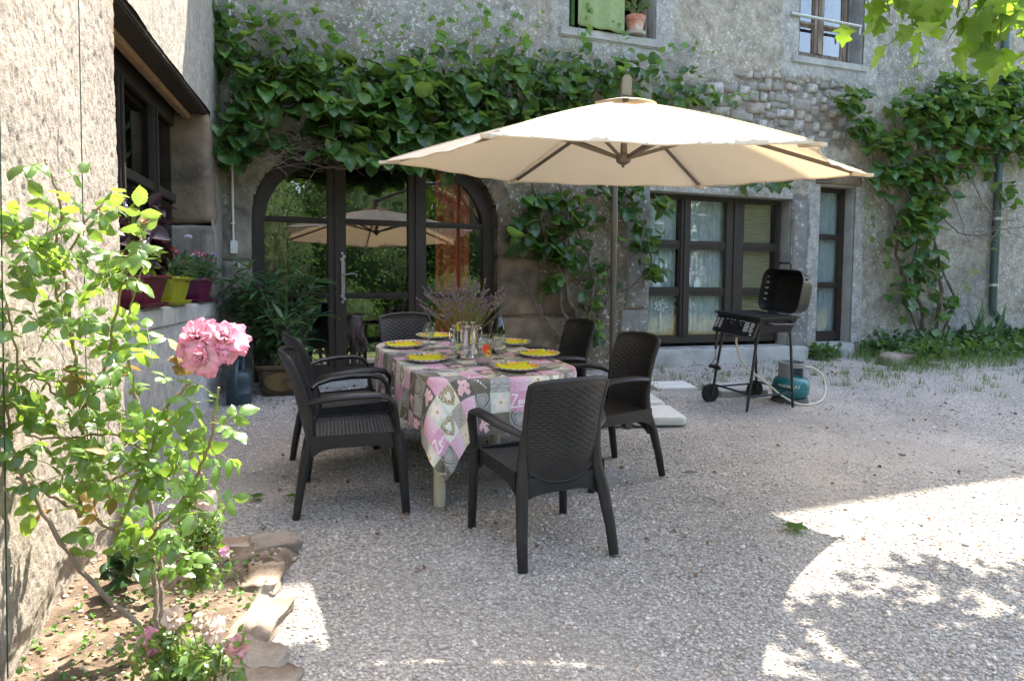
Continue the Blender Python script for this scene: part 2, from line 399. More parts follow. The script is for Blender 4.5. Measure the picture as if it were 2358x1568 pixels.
# ------------------------------------------------------------------ house wall
def M_plaster(name, fine=1., white=.8, bump=.95, dark=.65):
    m, nt, out = new_mat(name); n = N(nt); geo = n('NewGeometry'); P = geo.outputs['Position']
    b = n('BsdfPrincipled'); b.inputs['Roughness'].default_value = .92; b.inputs['Specular IOR Level'].default_value = .15
    c = n('Attribute', attribute_name='Col').outputs['Color']
    c = n.mix(1., c, n.ramp(n.noise(9*fine, 6, .7, P), [(.28,.58),(.72,1.30)]), 'MULTIPLY')
    c = n.mix(1., c, n.ramp(n.noise(70*fine, 5, .75, P), [(.3,.66),(.7,1.25)]), 'MULTIPLY')
    spots = n.ramp(n.noise(26*fine, 3, .6, P, .4), [(.57,0.),(.63,white)]); zone = n.ramp(n.noise(1.3, 4, .6, P), [(.36,0.),(.56,1.)])
    f = n('Math', operation='MULTIPLY'); n.l(spots, f.inputs[0]); n.l(zone, f.inputs[1]); c = n.mix(f.outputs[0], c, (.60,.60,.56))
    dk = n.ramp(n.noise(19*fine, 5, .7, P, .3), [(.58,0.),(.68,dark)]); zone2 = n.ramp(n.noise(.9, 4, .6, P, .2), [(.44,0.),(.6,1.)])
    f2 = n('Math', operation='MULTIPLY'); n.l(dk, f2.inputs[0]); n.l(zone2, f2.inputs[1]); c = n.mix(f2.outputs[0], c, (.09,.085,.075))
    n.l(c, b.inputs['Base Color'])
    h = n('Math', operation='MULTIPLY_ADD', i_1=.45); n.l(n.noise(110*fine, 4, .7, P), h.inputs[0]); n.l(n.noise(24*fine, 5, .65, P), h.inputs[2])
    bp = n('Bump', i_Strength=bump, i_Distance=.02); n.l(h.outputs[0], bp.inputs['Height']); n.l(bp.outputs[0], b.inputs['Normal'])
    n.l(b.outputs[0], out.inputs[0]); return m
PLASTER = M_plaster('old_plaster'); 
STONE = M('dressed_stone', (.27,.235,.19), .9, .3, 7, .7, 45, col2=(.10,.09,.08), c2scale=2.2, c2pos=(.48,.66), spec=.15)
STONE_BROWN = M('brown_stone', (.20,.15,.105), .92, .35, 6, .8, 40, col2=(.085,.068,.052), c2scale=2.6, spec=.12)
STONE_GREY = M('grey_stone', (.20,.19,.175), .92, .3, 8, .8, 40, col2=(.50,.50,.47), c2scale=16, c2pos=(.60,.68), spec=.12)
CEMENT = M('cement', (.36,.355,.33), .93, .2, 5, .5, 90, col2=(.24,.24,.225), c2scale=1.7, spec=.15)
CEMENT_L = M('cement_sill', (.46,.45,.42), .93, .16, 6, .5, 70, col2=(.33,.33,.31), c2scale=2.4, spec=.15)
DARKWOOD = M('dark_timber', (.030,.021,.016), .55, .3, 5, .3, 50, stretch=(6,6,.6), rvar=.12, spec=.4)
WARMWOOD = M('weathered_timber', (.13,.085,.055), .7, .3, 5, .4, 50, stretch=(8,8,.6), col2=(.28,.22,.17), c2scale=3)
GLASS = M_glass('window_glass', refl_min=.14); GLASS_C = M_glass('window_glass_clear', refl_min=.085, refl_mul=.8); GLASS_DIM = M_glass('window_glass_old', (.5,.55,.55), .035, .5)
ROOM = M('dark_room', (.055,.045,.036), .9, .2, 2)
TILE = M('roof_tile', (.34,.17,.10), .85, .3, 5, .4, 20)

farmhouse = thing('farmhouse', 'tall weathered stone farmhouse with arched glazed door behind the table', 'house')
dU0, dU1, dZ0 = wpx(585,870)[0], wpx(1146,870)[0], .56
def arch_top(u):                                           # top of the door opening
    c = (dU0+dU1)/2; h = (dU1-dU0)/2; s = np.clip(np.abs(u-c)/h, 0, 1); return 2.16 + .78*(1-s**2.7)**(1/2.1)
openings = dict(big=(4.57,6.63,.84,2.655), narrow=(7.07,7.66,.86,2.855), up1=(3.52,4.61,4.33,5.9), up2=(6.645,7.70,4.40,5.9))
rub = (wpx(1730,150), wpx(1960,330))                        # patch where the plaster has come off
def rub_mask(u, z):
    d = np.maximum(np.abs(u-6.55)/.95, np.abs(z-3.72)/.42) + .35*fbm(np.stack([u*2.5,z*2.5,u*0],-1),3,1)
    d2 = np.hypot((u-5.6)/1.1, (z-3.55)/.45) + .5*fbm(np.stack([u*2.5,z*2.5,u*0+4],-1),3,1)
    return np.minimum(d, d2*1.08) 
us = [-.35]; 
def snap(lo, hi, st, marks):
    a = list(np.arange(lo, hi, st)); a = [x for x in a if all(abs(x-m) > st*.45 for m in marks)] + list(marks) + [hi]; return np.array(sorted(a))
um = sorted({dU0, dU1, *[o[0] for o in openings.values()], *[o[1] for o in openings.values()]}); zm = sorted({*[o[2] for o in openings.values()], *[o[3] for o in openings.values() if o[3]<5.6]})
uu = np.concatenate([snap(-.35, 11.5, .027, um), np.arange(11.6, 20, .3)]); zz = snap(.2, 5.75, .027, zm)
U, Z = np.meshgrid(uu, zz, indexing='ij'); P3 = np.stack([U, Z, 0*U], -1)
base = np.array([.385,.34,.275]); n1 = fbm(P3*.8, 4, 0)[...,None]; n2 = fbm(P3*2.7+9, 4, 1)[...,None]; n3 = fbm(P3*7+3, 3, 2)[...,None]
C = base*(1+.22*n1+.20*n2)
def blend(C, m, col): m = np.clip(m, 0, 1)[...,None]; return C*(1-m)+np.array(col)*(1+.15*n2+.12*n3)*m
C = blend(C, np.clip((n1[...,0]*1.5+n2[...,0]*1.2-.28)*2.5,0,1)*.75, (.24,.235,.22))
strk = np.clip(fbm(np.stack([U*3.2,Z*.35,0*U+5],-1),4,2)*2.6-.35,0,1); C = blend(C, strk*.45, (.20,.195,.18))
ptch = fbm(np.stack([U*.9,Z*1.1,0*U+11],-1),5,1); C = blend(C, np.clip((ptch-.10)*14,0,1)*.45, (.45,.40,.325)); C = blend(C, np.clip((-ptch-.16)*14,0,1)*.40, (.33,.29,.235))
up_left = np.clip((3.4-U)/1.2,0,1)*np.clip((Z-2.4)/.8,0,1); C = blend(C, up_left*.6, (.26,.245,.22))
C = blend(C, np.clip((Z-4.02-.05*n3[...,0])*12,0,1)*np.clip((2.9-U)*3,0,1)*np.clip((U-1.2)*3,0,1)*.7, (.33,.325,.30))
brown = np.clip((U-2.5)*6,0,1)*np.clip((4.62-U)*6,0,1)*np.clip((3.05-Z+.3*n2[...,0])*3,0,1); C = blend(C, brown*np.clip(.85+.6*n2[...,0],.2,1), (.185,.145,.105))
C = blend(C, brown*np.clip(n2[...,0]*4-1.1,0,1), (.42,.37,.30))
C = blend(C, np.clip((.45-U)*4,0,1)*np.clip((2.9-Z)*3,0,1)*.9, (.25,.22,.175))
C = blend(C, np.clip((1.3-Z+.35*n1[...,0])*2,0,1)*np.clip((U-7)*2,0,1)*.5, (.47,.46,.43))
def band(o, l, r, b, t=0): # cement render around an opening
    e = .05*n2[...,0]+.03*n3[...,0]
    return (U > o[0]-l+e) & (U < o[1]+r+e) & (Z > o[2]-b+e) & (Z < o[3]+t+e)
cem = np.zeros_like(U, bool)
for k, a in dict(up1=(.2,.24,.22,0), up2=(.26,.24,.26,0), big=(.02,.02,.0,.24), narrow=(.2,.17,.0,.0)).items(): cem |= band(openings[k], *a)
C = blend(C, cem.astype(float), (.37,.36,.33)); 
jam = ((U>6.63)&(U<6.90+.06*n2[...,0])&(Z<2.72)).astype(float); C = blend(C, jam*.9, (.19,.18,.165))
linz = ((U>7.0)&(U<7.75)&(Z>2.855)&(Z<3.05+.03*n2[...,0])).astype(float); C = blend(C, linz*.9, (.17,.15,.125))
rm = rub_mask(U, Z); rubf = np.clip((1.0-rm)*6, 0, 1)*(~cem); C = blend(C, rubf, (.25,.225,.19))
D = .016*fbm(P3*1.1, 3, 1) + .011*fbm(P3*6, 3, 2) + .006*fbm(P3*17, 2, 0); D = np.where(cem, D*.3+.006, D) - rubf*.024
D += brown*.012*fbm(P3*4,3,0)
D += .007*np.clip((ptch-.10)*14,0,1) - .009*np.clip((-ptch-.16)*14,0,1)*(~cem)
crack = np.abs(fbm(P3*1.7+30,4,2)) < .018; D -= crack*.012*(~cem)
Vw = W0 + WT*U[...,None] + WN*D[...,None]; Vw[...,2] = Z
nz_ = len(zz); I, J = np.meshgrid(np.arange(len(uu)-1), np.arange(nz_-1), indexing='ij'); a = (I*nz_+J).ravel()
Fw = np.stack([a, a+nz_, a+nz_+1, a+1], 1); uc = (uu[I]+uu[I+1]).ravel()/2; zc = (zz[J]+zz[J+1]).ravel()/2
kp = ~((uc>dU0)&(uc<dU1)&(zc<arch_top(uc)+.02))
for o in openings.values(): kp &= ~((uc>o[0])&(uc<o[1])&(zc>o[2])&(zc<o[3]))
wall_o = obj('wall', mesh_from('wall', Vw.reshape(-1,3), Fw[kp], [PLASTER], True, C.reshape(-1,3)), farmhouse)
# the storeys above the frame, gable outline and roof
prof = [(-.5,5.9),(1.26,6.75),(2.2,8.6),(3.0,9.5),(3.7,10.2),(4.15,11.4),(4.5,11.62),(9,11.75),(12,12.05),(20,12.5)]
mb = MB(); mb.prism([(-.5,5.74)]+[(u,z-.12) for u,z in prof]+[(20,5.74)], -.55, -.004, lambda a,b,c: wall(a,b,c))
mb.build('upper_wall', CEMENT, farmhouse)
mb = MB(); pr = [(u,z) for u,z in prof]; mb.prism(pr+[(u,z-.14) for u,z in pr[::-1]], -7, .40, lambda a,b,c: wall(a,b,c)); mb.build('roof', TILE, farmhouse)
mb = MB(); mb.box((-.5,-.6,.2),(dU0-.02,-.22,5.74), wfun); mb.box((dU1+.02,-.6,.2),(4.55,-.22,4.2), wfun); mb.box((7.68,-.6,.2),(20,-.22,5.74), wfun); mb.build('wall_core', CEMENT, farmhouse)

def reveal(o, d0=-.02, d1=-.24, mat=CEMENT, bottom=True):
    u0,u1,z0,z1 = o; mb = MB(); t = .05
    mb.box((u0-t,d1,z0-t),(u0+.004,d0,min(z1,5.74)+t), wfun); mb.box((u1-.004,d1,z0-t),(u1+t,d0,min(z1,5.74)+t), wfun)
    if z1 < 5.7: mb.box((u0+.004,d1,z1-.004),(u1-.004,d0,z1+t), wfun)
    if bottom: mb.box((u0+.004,d1,z0-t),(u1-.004,d0,z0+.004), wfun)
    return mb.build('reveal', mat, farmhouse, bevel=.008)
for k in openings: reveal(openings[k])

def window(name, u_edges, z_edges, d, frame_w=.055, mull=None, glass=GLASS, wood=DARKWOOD, lbl=None, depth=.06, bar=.028):
    """u_edges: list of (u0,u1) pane columns; z_edges: list of (z0,z1) pane rows; outer frame added round them"""
    w = part_root(name, farmhouse)
    if lbl: w['label'] = lbl
    U0, U1 = u_edges[0][0], u_edges[-1][1]; Z0, Z1 = z_edges[0][0], z_edges[-1][1]
    mb = MB(); fw = frame_w
    mb.box((U0-fw,d-depth,Z0-fw*1.5),(U0,d,Z1+fw), wfun); mb.box((U1,d-depth,Z0-fw*1.5),(U1+fw,d,Z1+fw), wfun)
    mb.box((U0,d-depth,Z1),(U1,d-.002,Z1+fw), wfun); mb.box((U0,d-depth,Z0-fw*1.5),(U1,d-.002,Z0), wfun)
    mb.build('frame', wood, w, bevel=.006)
    for a, b in zip(u_edges[:-1], u_edges[1:]):
        mb = MB(); mb.box((a[1],d-depth,Z0),(b[0],d+.008,Z1), wfun); c = (a[1]+b[0])/2
        if b[0]-a[1] > .12: mb.box((c-.03,d+.008,Z0),(c+.03,d+.02,Z1), wfun)
        mb.build('mullion', wood, w, bevel=.006)
    for (u0,u1) in u_edges:
        for r0, r1 in zip(z_edges[:-1], z_edges[1:]):
            mb = MB(); mb.box((u0,d-depth*.8,r0[1]),(u1,d-.006,r1[0]), wfun); zc = (r0[1]+r1[0])/2; mb.box((u0,d-.006,zc-.008),(u1,d+.004,zc+.008), wfun); mb.build('glazing_bar', wood, w, bevel=.004)
        for r0, r1 in z_edges:
            mb = MB(); mb.box((u0-.003,d-.030,r0-.003),(u1+.003,d-.026,r1+.003), wfun)
            mb.build('pane', glass, w)
            # putty / inner bead
            mb = MB(); e = .012
            mb.box((u0,d-.026,r0),(u0+e,d-.012,r1), wfun); mb.box((u1-e,d-.026,r0),(u1,d-.012,r1), wfun); mb.box((u0+e,d-.026,r0),(u1-e,d-.012,r0+e), wfun); mb.box((u0+e,d-.026,r1-e),(u1-e,d-.012,r1), wfun)
            mb.build('glazing_bead', wood, w)
    return w
dw = -.16
cu = lambda x, y=600: wpx(x, y, dw)[0]
rz = lambda y, x=1630: wpx(x, y, dw)[1]
window('window', [(4.62,cu(1566)),(cu(1588),cu(1670)),(cu(1711),6.545)], [(rz(773),rz(679)),(rz(664),rz(573)),(rz(558),2.60)], dw, glass=GLASS_C, lbl='wide brown timber window with three columns of panes above grill')
nu0, nu1 = 7.10, wpx(1932,600,dw)[0]
window('window', [(nu0,nu1)], [(wpx(1910,764,dw)[1],wpx(1910,661,dw)[1]),(wpx(1910,652,dw)[1],wpx(1910,551,dw)[1]),(wpx(1910,542,dw)[1],2.80)], dw, frame_w=.075, glass=GLASS_C, lbl='tall narrow brown timber window right of the grill')
ud = -.15
window('window', [(wpx(1842,60,ud)[0],wpx(1875,60,ud)[0]),(wpx(1897,60,ud)[0],wpx(1942,60,ud)[0])], [(wpx(1890,128,ud)[1],wpx(1890,65,ud)[1]),(wpx(1890,58,ud)[1],5.35),(5.38,5.8)], ud, frame_w=.06, wood=WARMWOOD, lbl='upper right window with weathered brown casements and washing bar')
# upper left window: open, its frame and one casement folded inside
w1 = part_root('window', farmhouse); w1['label'] = 'upper open window with green towel hung over its sill'
mb = MB(); mb.box((3.545,-.2,4.34),(3.60,-.14,5.8), wfun); mb.box((4.50,-.2,4.34),(4.585,-.14,5.8), wfun); mb.box((3.6,-.2,4.34),(4.5,-.142,4.385), wfun); mb.build('frame', WARMWOOD, w1, bevel=.005)
mb = MB(); mb.box((4.43,-.62,4.40),(4.475,-.22,4.45), wfun); mb.box((4.43,-.62,4.45),(4.475,-.57,5.8), wfun); mb.box((4.43,-.27,4.45),(4.475,-.22,5.8), wfun); mb.build('casement', WARMWOOD, w1)
mb = MB(); mb.tube([wall(6.50,4.87,.03), wall(7.62,4.86,.03)], .020, 8); mb.tube([wall(7.61,4.86,.03), wall(7.61,4.76,.02)], .012, 6); mb.build('washing_bar', M('grey_metal_bar',(.42,.43,.40),.5,.2,20,metal=.3), farmhouse, smooth=True)

# sills
def sill(u0, u1, z0, z1, d0, d1, mat=CEMENT_L, slope=.02):
    mb = MB(); V = [(u0,d0,z0),(u1,d0,z0),(u1,d1,z0),(u0,d1,z0),(u0,d0,z1),(u1,d0,z1),(u1,d1,z1-slope),(u0,d1,z1-slope)]
    mb.add([wfun(*v) for v in V], [(0,1,2,3),(4,7,6,5),(0,4,5,1),(1,5,6,2),(2,6,7,3),(3,7,4,0)]); return mb.build('sill', mat, farmhouse, bevel=.015)
sill(4.40,6.86,.45,.845,-.2,.13); sill(7.045,7.69,.45,.865,-.2,.06); sill(3.40,4.70,4.22,4.345,-.2,.035, CEMENT); sill(6.55,7.76,4.30,4.415,-.2,.03, CEMENT)
# jamb stones
def stone_block(u0,u1,z0,z1,d0,d1,mat,parent=farmhouse,fn=wfun,seed=0,name='jamb_stone',amp=.012):
    nu, nz, nd = max(2,int((u1-u0)/.045)), max(2,int((z1-z0)/.045)), max(2,int((d1-d0)/.06))
    bm = bmesh.new(); bmesh.ops.create_cube(bm, size=1.); bm.transform(Matrix.Translation((.5,.5,.5)))
    for ax, k in ((0,nu),(1,nd),(2,nz)):
        es = [e for e in bm.edges if abs((e.verts[0].co-e.verts[1].co)[ax]) > .9/1e0 and abs((e.verts[0].co-e.verts[1].co)[ax]) > .5]
        if k > 1: bmesh.ops.subdivide_edges(bm, edges=es, cuts=k-1, use_grid_fill=True)
    Q = np.array([v.co[:] for v in bm.verts]); Sz = np.array([u1-u0,d1-d0,z1-z0]); R = np.array([u0,d0,z0])+Q*Sz
    ctr = R.mean(0); e = np.minimum(Q,1-Q)*Sz; cnt = np.sort(e,axis=1)[:,1]            # distance to nearest edge
    rd = np.clip((.025-cnt)/.025,0,1)*.010; dirv = np.sign(Q-.5)*(np.minimum(Q,1-Q)<1e-4)
    R = R - dirv*rd[:,None] + dirv*amp*fbm(R*5+seed*3.3,4,seed)[:,None]
    for v, p in zip(bm.verts, R): v.co = fn(*p)
    bmesh.ops.recalc_face_normals(bm, faces=bm.faces[:])
    me = bpy.data.meshes.new(name); bm.to_mesh(me); bm.free(); me.materials.append(mat)
    me.polygons.foreach_set('use_smooth', np.ones(len(me.polygons), dtype=bool))
    return obj(name, me, parent)
k = 0
for u0,u1,z0,z1,m in ((6.632,6.93,.50,1.62,STONE_GREY),(6.632,6.88,1.63,2.65,STONE_GREY)): stone_block(u0,u1,z0,z1,-.22,.028,m,seed=k); k += 1
for u0,u1,z0,z1 in ((4.20,4.568,.5,1.30),(4.27,4.568,1.31,1.98),(4.22,4.568,1.99,2.66)): stone_block(u0,u1,z0,z1,-.22,.03,STONE_GREY,seed=k); k += 1
stone_block(6.98,7.74,2.86,3.05,-.2,.03,STONE_BROWN,seed=k,name='lintel_stone'); k += 1
for u0,u1,z0,z1 in ((-.03,dU0-.002,.5,.98),(-.05,dU0-.002,.985,1.36),(-.02,dU0-.002,1.365,1.76),(-.05,dU0-.002,1.765,2.20)): stone_block(u0,u1,z0,z1,-.22,.022,STONE,seed=k); k += 1
for u0,u1,z0,z1 in ((dU1+.002,3.42,.5,1.22),(dU1+.002,3.20,1.225,1.86),(dU1+.002,3.36,1.865,2.2),): stone_block(u0,u1,z0,z1,-.22,.025,STONE_BROWN,seed=k); k += 1
# rough blocks between door and window
for (px,py,w_,h_) in ((1165,760,.34,.2),(1222,735,.30,.28),(1240,790,.3,.2),(1290,700,.42,.26),(1190,690,.4,.2),(1305,770,.34,.22),(1250,650,.4,.2)):
    u, z = wpx(px,py); me = rough_stone(w_,.1,h_,k,.07,3,STONE_BROWN,'rubble_stone',.18); k += 1
    o = obj('rubble_stone', me, farmhouse); m4 = np.eye(4); m4[:3,0]=WT; m4[:3,1]=-WN; m4[:3,3]=wall(u,z,-.038); o.matrix_local = Matrix(m4.tolist())
# arch stones round the door head
ac = []; cc = (dU0+dU1)/2
for q in np.linspace(0,1,13): 
    a = math.pi*(1-q); s = math.copysign(abs(math.cos(a))**.80, math.cos(a)); u = cc + s*(dU1-dU0)/2; ac.append((u, float(arch_top(u)) if abs(s)<.999 else 2.16))
for i in range(12):
    (a0,b0),(a1,b1) = ac[i],ac[i+1]; e = .007
    def outw(p, r): 
        v = np.array([(p[0]-cc)*.75, p[1]-1.75]); v /= np.linalg.norm(v); return (p[0]+v[0]*r, p[1]+v[1]*r)
    g0 = (a0+(a1-a0)*.02, b0+(b1-b0)*.02); g1 = (a1-(a1-a0)*.02, b1-(b1-b0)*.02)
    ms = [g0]
    for t_ in (.33,.66):
        uq = g0[0]+(g1[0]-g0[0])*t_; ms.append((uq, float(arch_top(uq))))
    ms.append(g1); poly = ms + [outw(p,.20) for p in ms[::-1]]
    mb = MB(); mb.prism([(u,z+.002) for u,z in poly], -.22, .006, lambda a,b,c: wall(a,b,c)); mb.build('arch_stone', STONE_BROWN if i>5 else STONE, farmhouse, bevel=.012)
# exposed rubble stones
pts = []; tries = 0
while len(pts) < 115 and tries < 9000:
    tries += 1; u = random.uniform(4.9,7.55); z = random.uniform(3.05,4.25)
    if rub_mask(np.array([u]),np.array([z]))[0] > .97: continue
    if any(o[0]-.26<u<o[1]+.24 and o[2]-.2<z for kk,o in openings.items() if kk.startswith('up')): continue
    w_ = random.choice((.08,.12,.16,.22,.30))*random.uniform(.85,1.15); h_ = random.uniform(.06,.15)
    if all(abs(u-p[0])*.98 > (w_+p[2])*.47 or abs(z-p[1])*.98 > (h_+p[3])*.47 for p in pts): pts.append((u,z,w_,h_))
RUB = [M('rubble_a',(.27,.25,.215),.93,.3,9,.9,50,col2=(.42,.41,.38),c2scale=9,c2pos=(.5,.7)), M('rubble_b',(.29,.255,.21),.93,.3,9,.8,50,col2=(.2,.19,.17),c2scale=6), M('rubble_c',(.25,.185,.14),.93,.3,9,.8,50,col2=(.3,.27,.23),c2scale=6)]
for i,(u,z,w_,h_) in enumerate(pts):
    me = rough_stone(w_*1.04,.10,h_*1.06,i,.15,2,RUB[random.choice((0,0,1,1,2))],'rubble_stone',.24); o = obj('rubble_stone', me, farmhouse)
    m4 = np.eye(4); a_ = random.uniform(-.1,.1); m4[:3,0]=WT*math.cos(a_)+np.array([0,0,math.sin(a_)]); m4[:3,2]=-WT*math.sin(a_)+np.array([0,0,math.cos(a_)]); m4[:3,1]=-WN; m4[:3,3]=wall(u,z,-.066+random.uniform(-.006,.020)); o.matrix_local = Matrix(m4.tolist())

# arched door
door = part_root('arched_door', farmhouse); door['label'] = 'arched dark brown glazed door with three columns of panes'
dd = -.17
xl = [wpx(p,600,dd)[0] for p in (610,755,797,940,981,1111)]
zr = [wpx(900,p,dd)[1] for p in (836,688,674,521,508)]
fu0, fu1 = dU0-.03, dU1+.03
def arch_in(u, off=.0): return arch_top(np.clip(u, dU0+.001, dU1-.001)) - off
# outer frame following the arch
NS = 48; uo = cc + (dU1-dU0)/2*np.sin(np.linspace(-math.pi/2, math.pi/2, NS)); outer = [(dU0+.002,.60)]+[(u, float(arch_in(u))+.01) for u in uo]+[(dU1-.002,.60)]
il, ir = xl[0]-.004, xl[5]+.004; ui = cc + (ir-il)/2*np.sin(np.linspace(-math.pi/2, math.pi/2, NS)) + ((il+ir)/2-cc)
def inz(u): s = min(1,abs(u-(il+ir)/2)/((ir-il)/2)); return 2.10 + .72*(1-s**2.7)**(1/2.1)
inner = [(il,.74)]+[(u, inz(u)) for u in ui]+[(ir,.74)]
mb = MB(); nO = len(outer)
V = [wall(u,z,dd+.02) for u,z in outer]+[wall(u,z,dd+.02) for u,z in inner]+[wall(u,z,dd-.06) for u,z in outer]+[wall(u,z,dd-.06) for u,z in inner]
F = []
for i in range(nO-1): F += [(i,i+1,nO+i+1,nO+i),(nO+i,nO+i+1,3*nO+i+1,3*nO+i)]
mb.add(V,F); mb.box((fu0+.03,dd-.06,.58),(fu1-.03,dd+.018,.74), wfun); mb.build('frame', DARKWOOD, door)
for a, b in ((xl[1],xl[2]),(xl[3],xl[4])):
    zt = 2.9; mb = MB(); mb.box((a,dd-.06,.74),(b,dd+.012,zt-.06), wfun); c_ = (a+b)/2; mb.box((c_-.026,dd+.012,.70),(c_+.026,dd+.03,zt-.06), wfun); mb.build('stile', DARKWOOD, door, bevel=.006)
for a, b in ((xl[0],xl[1]),(xl[2],xl[3]),(xl[4],xl[5])):
    for z0_, z1_ in ((zr[1],zr[2]),(zr[3],zr[4])):
        mb = MB(); mb.box((a,dd-.05,z0_),(b,dd+.004,z1_), wfun); zc_ = (z0_+z1_)/2; mb.box((a,dd+.004,zc_-.012),(b,dd+.014,zc_+.012), wfun); mb.build('glazing_bar', DARKWOOD, door, bevel=.005)
    mb = MB(); mb.box((a,dd-.05,.74),(b,dd+.004,zr[0]), wfun); mb.box((a+.03,dd+.004,.755),(b-.03,dd+.012,zr[0]-.015), wfun); mb.build('bottom_panel', DARKWOOD, door, bevel=.006)
    for z0_, z1_ in ((zr[0],zr[1]),(zr[2],zr[3])):
        mb = MB(); mb.box((a-.003,dd-.03,z0_-.003),(b+.003,dd-.026,z1_+.003), wfun); mb.build('pane', GLASS, door)
    us_ = np.linspace(a-.003,b+.003,14); poly = [(u, min(2.85,inz(min(max(u,il+.001),ir-.001))+.004)) for u in us_]
    mb = MB(); mb.prism([(a-.003,zr[4]-.003),(b+.003,zr[4]-.003)]+poly[::-1], dd-.030, dd-.026, lambda x,y,c: wall(x,y,c)); mb.build('pane', GLASS, door)
IRON = M('wrought_iron', (.30,.29,.27), .45, .3, 40, .2, 90, metal=.7)
hu, hz = wpx(789,640,dd); mb = MB()
mb.box((hu-.018,dd+.03,hz-.16),(hu+.018,dd+.036,hz+.16), wfun)
for s in (-1,1):
    for q in range(3): mb.lathe([(.001,-.003),(.022-.004*q,0),(.001,.003)], 8, lambda x,y,z,s=s,q=q: wall(hu+x+ (.01 if q%2 else -.008), hz+s*(.18+.03*q)+y, dd+.034+z))
mb.tube([wall(hu,hz+.03,dd+.03),wall(hu,hz+.03,dd+.075),wall(hu+.03,hz+.032,dd+.085),wall(hu+.075,hz+.045,dd+.085),wall(hu+.11,hz+.04,dd+.085),wall(hu+.125,hz+.025,dd+.085),wall(hu+.115,hz+.012,dd+.085)], .008, 8)
mb.build('handle', IRON, door, smooth=True)
mb = MB(); mb.box((dU0-.05,-.22,.40),(dU1+.05,.12,.605), wfun); mb.build('doorstep', CEMENT_L, farmhouse, bevel=.012)

# rooms behind the glass
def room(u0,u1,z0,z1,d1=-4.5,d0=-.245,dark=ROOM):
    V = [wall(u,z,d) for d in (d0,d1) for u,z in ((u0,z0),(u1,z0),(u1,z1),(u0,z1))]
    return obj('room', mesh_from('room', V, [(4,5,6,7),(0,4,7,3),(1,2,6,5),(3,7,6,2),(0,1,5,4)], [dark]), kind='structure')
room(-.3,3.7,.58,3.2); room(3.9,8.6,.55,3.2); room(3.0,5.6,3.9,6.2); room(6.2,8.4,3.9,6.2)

# ------------------------------------------------------------------ the wing on the left
wing_o = thing('stone_wing', 'sunlit rough stone wing on the left with recessed timber window', 'house')
def wing_part(name, s_lines, z_lines, d0, mat, colf, disp, keep=None):
    S, Z = np.meshgrid(s_lines, z_lines, indexing='ij'); Dp = disp(S, Z); V = W0 + LT*S[...,None] + LN*(d0+Dp)[...,None]; V[...,2] = Z
    n_ = len(z_lines); I, J = np.meshgrid(np.arange(len(s_lines)-1), np.arange(n_-1), indexing='ij'); a = (I*n_+J).ravel(); F = np.stack([a, a+1, a+n_+1, a+n_],1)
    if keep is not None: F = F[keep((s_lines[I]+s_lines[I+1]).ravel()/2, (z_lines[J]+z_lines[J+1]).ravel()/2)]
    return obj(name, mesh_from(name, V.reshape(-1,3), F, [mat], True, colf(S,Z).reshape(-1,3)), wing_o)
LSTONE = M_plaster('lit_stone', 2.2, .0, .75, .12)
def pcol(S,Z):
    P = np.stack([S,Z,0*S],-1); n1 = fbm(P*1.5,4,0)[...,None]; n2 = fbm(P*6,3,1)[...,None]; rust = np.clip(fbm(P*np.array([2.5,.9,1])+20,4,2)*3-.7,0,1)*np.clip((3.75-S)*3,0,1)
    c = np.array([.41,.36,.312])*(1+.12*n1+.14*n2); c = c*(1-rust[...,None]*.6)+np.array([.36,.235,.13])*rust[...,None]*.6; return c
def pdisp(S,Z):
    P = np.stack([S,Z,0*S],-1); Q = P*np.array([40,25,1.]); e = .018*fbm(P*2.2,3,0)
    r = fbm(Q+3*fbm(P*3,2,1)[...,None]*.3,4,1); pits = np.clip(-fbm(P*np.array([62,44,1]),3,2)-.08,0,1)
    edge = np.clip((3.40-S)/.05,0,1)*(.035+.02*fbm(P*np.array([0,6,1]),3,1))
    bot = np.clip((.42-Z+.12*fbm(P*5,3,0))/.12,0,1)*(.05+.05*fbm(P*3.5+7,3,2))
    return e*.8 + .006*r - .011*pits - edge - bot*.6
wing_part('wall', np.concatenate([np.arange(3.34,5.1,.0075),np.arange(5.1,9.,.1)]), np.concatenate([np.arange(-.2,3.5,.009),np.arange(3.5,7,.1)]), .0, LSTONE, pcol, pdisp)
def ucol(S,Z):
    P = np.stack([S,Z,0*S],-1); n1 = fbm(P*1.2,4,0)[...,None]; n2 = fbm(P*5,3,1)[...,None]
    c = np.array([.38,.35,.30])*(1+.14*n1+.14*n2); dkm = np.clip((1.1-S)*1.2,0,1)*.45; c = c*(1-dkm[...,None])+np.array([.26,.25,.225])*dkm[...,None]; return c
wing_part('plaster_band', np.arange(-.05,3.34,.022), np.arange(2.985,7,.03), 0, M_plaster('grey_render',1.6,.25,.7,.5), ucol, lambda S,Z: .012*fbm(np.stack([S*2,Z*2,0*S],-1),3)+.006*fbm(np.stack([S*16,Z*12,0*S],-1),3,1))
def ccol(S,Z):
    P = np.stack([S*1.,Z*.35,0*S],-1); n1 = fbm(P*3,4,0)[...,None]; st = np.clip(fbm(np.stack([S*9,Z*.8,0*S],-1),3,2)*2-.3,0,1)[...,None]*np.clip((Z-.7),0,.6)[...,None]
    return np.array([.47,.465,.45])*(1+.10*n1)*(1-st*.55)
SMOOTHC = M_plaster('smooth_cement', 1.2, .0, .18, .25)
wing_part('cement_dado', np.arange(-.05,3.36,.03), np.arange(.2,1.40,.03), -.035, SMOOTHC, ccol, lambda S,Z: .006*fbm(np.stack([S*1.4,Z*1.4,0*S],-1),3))
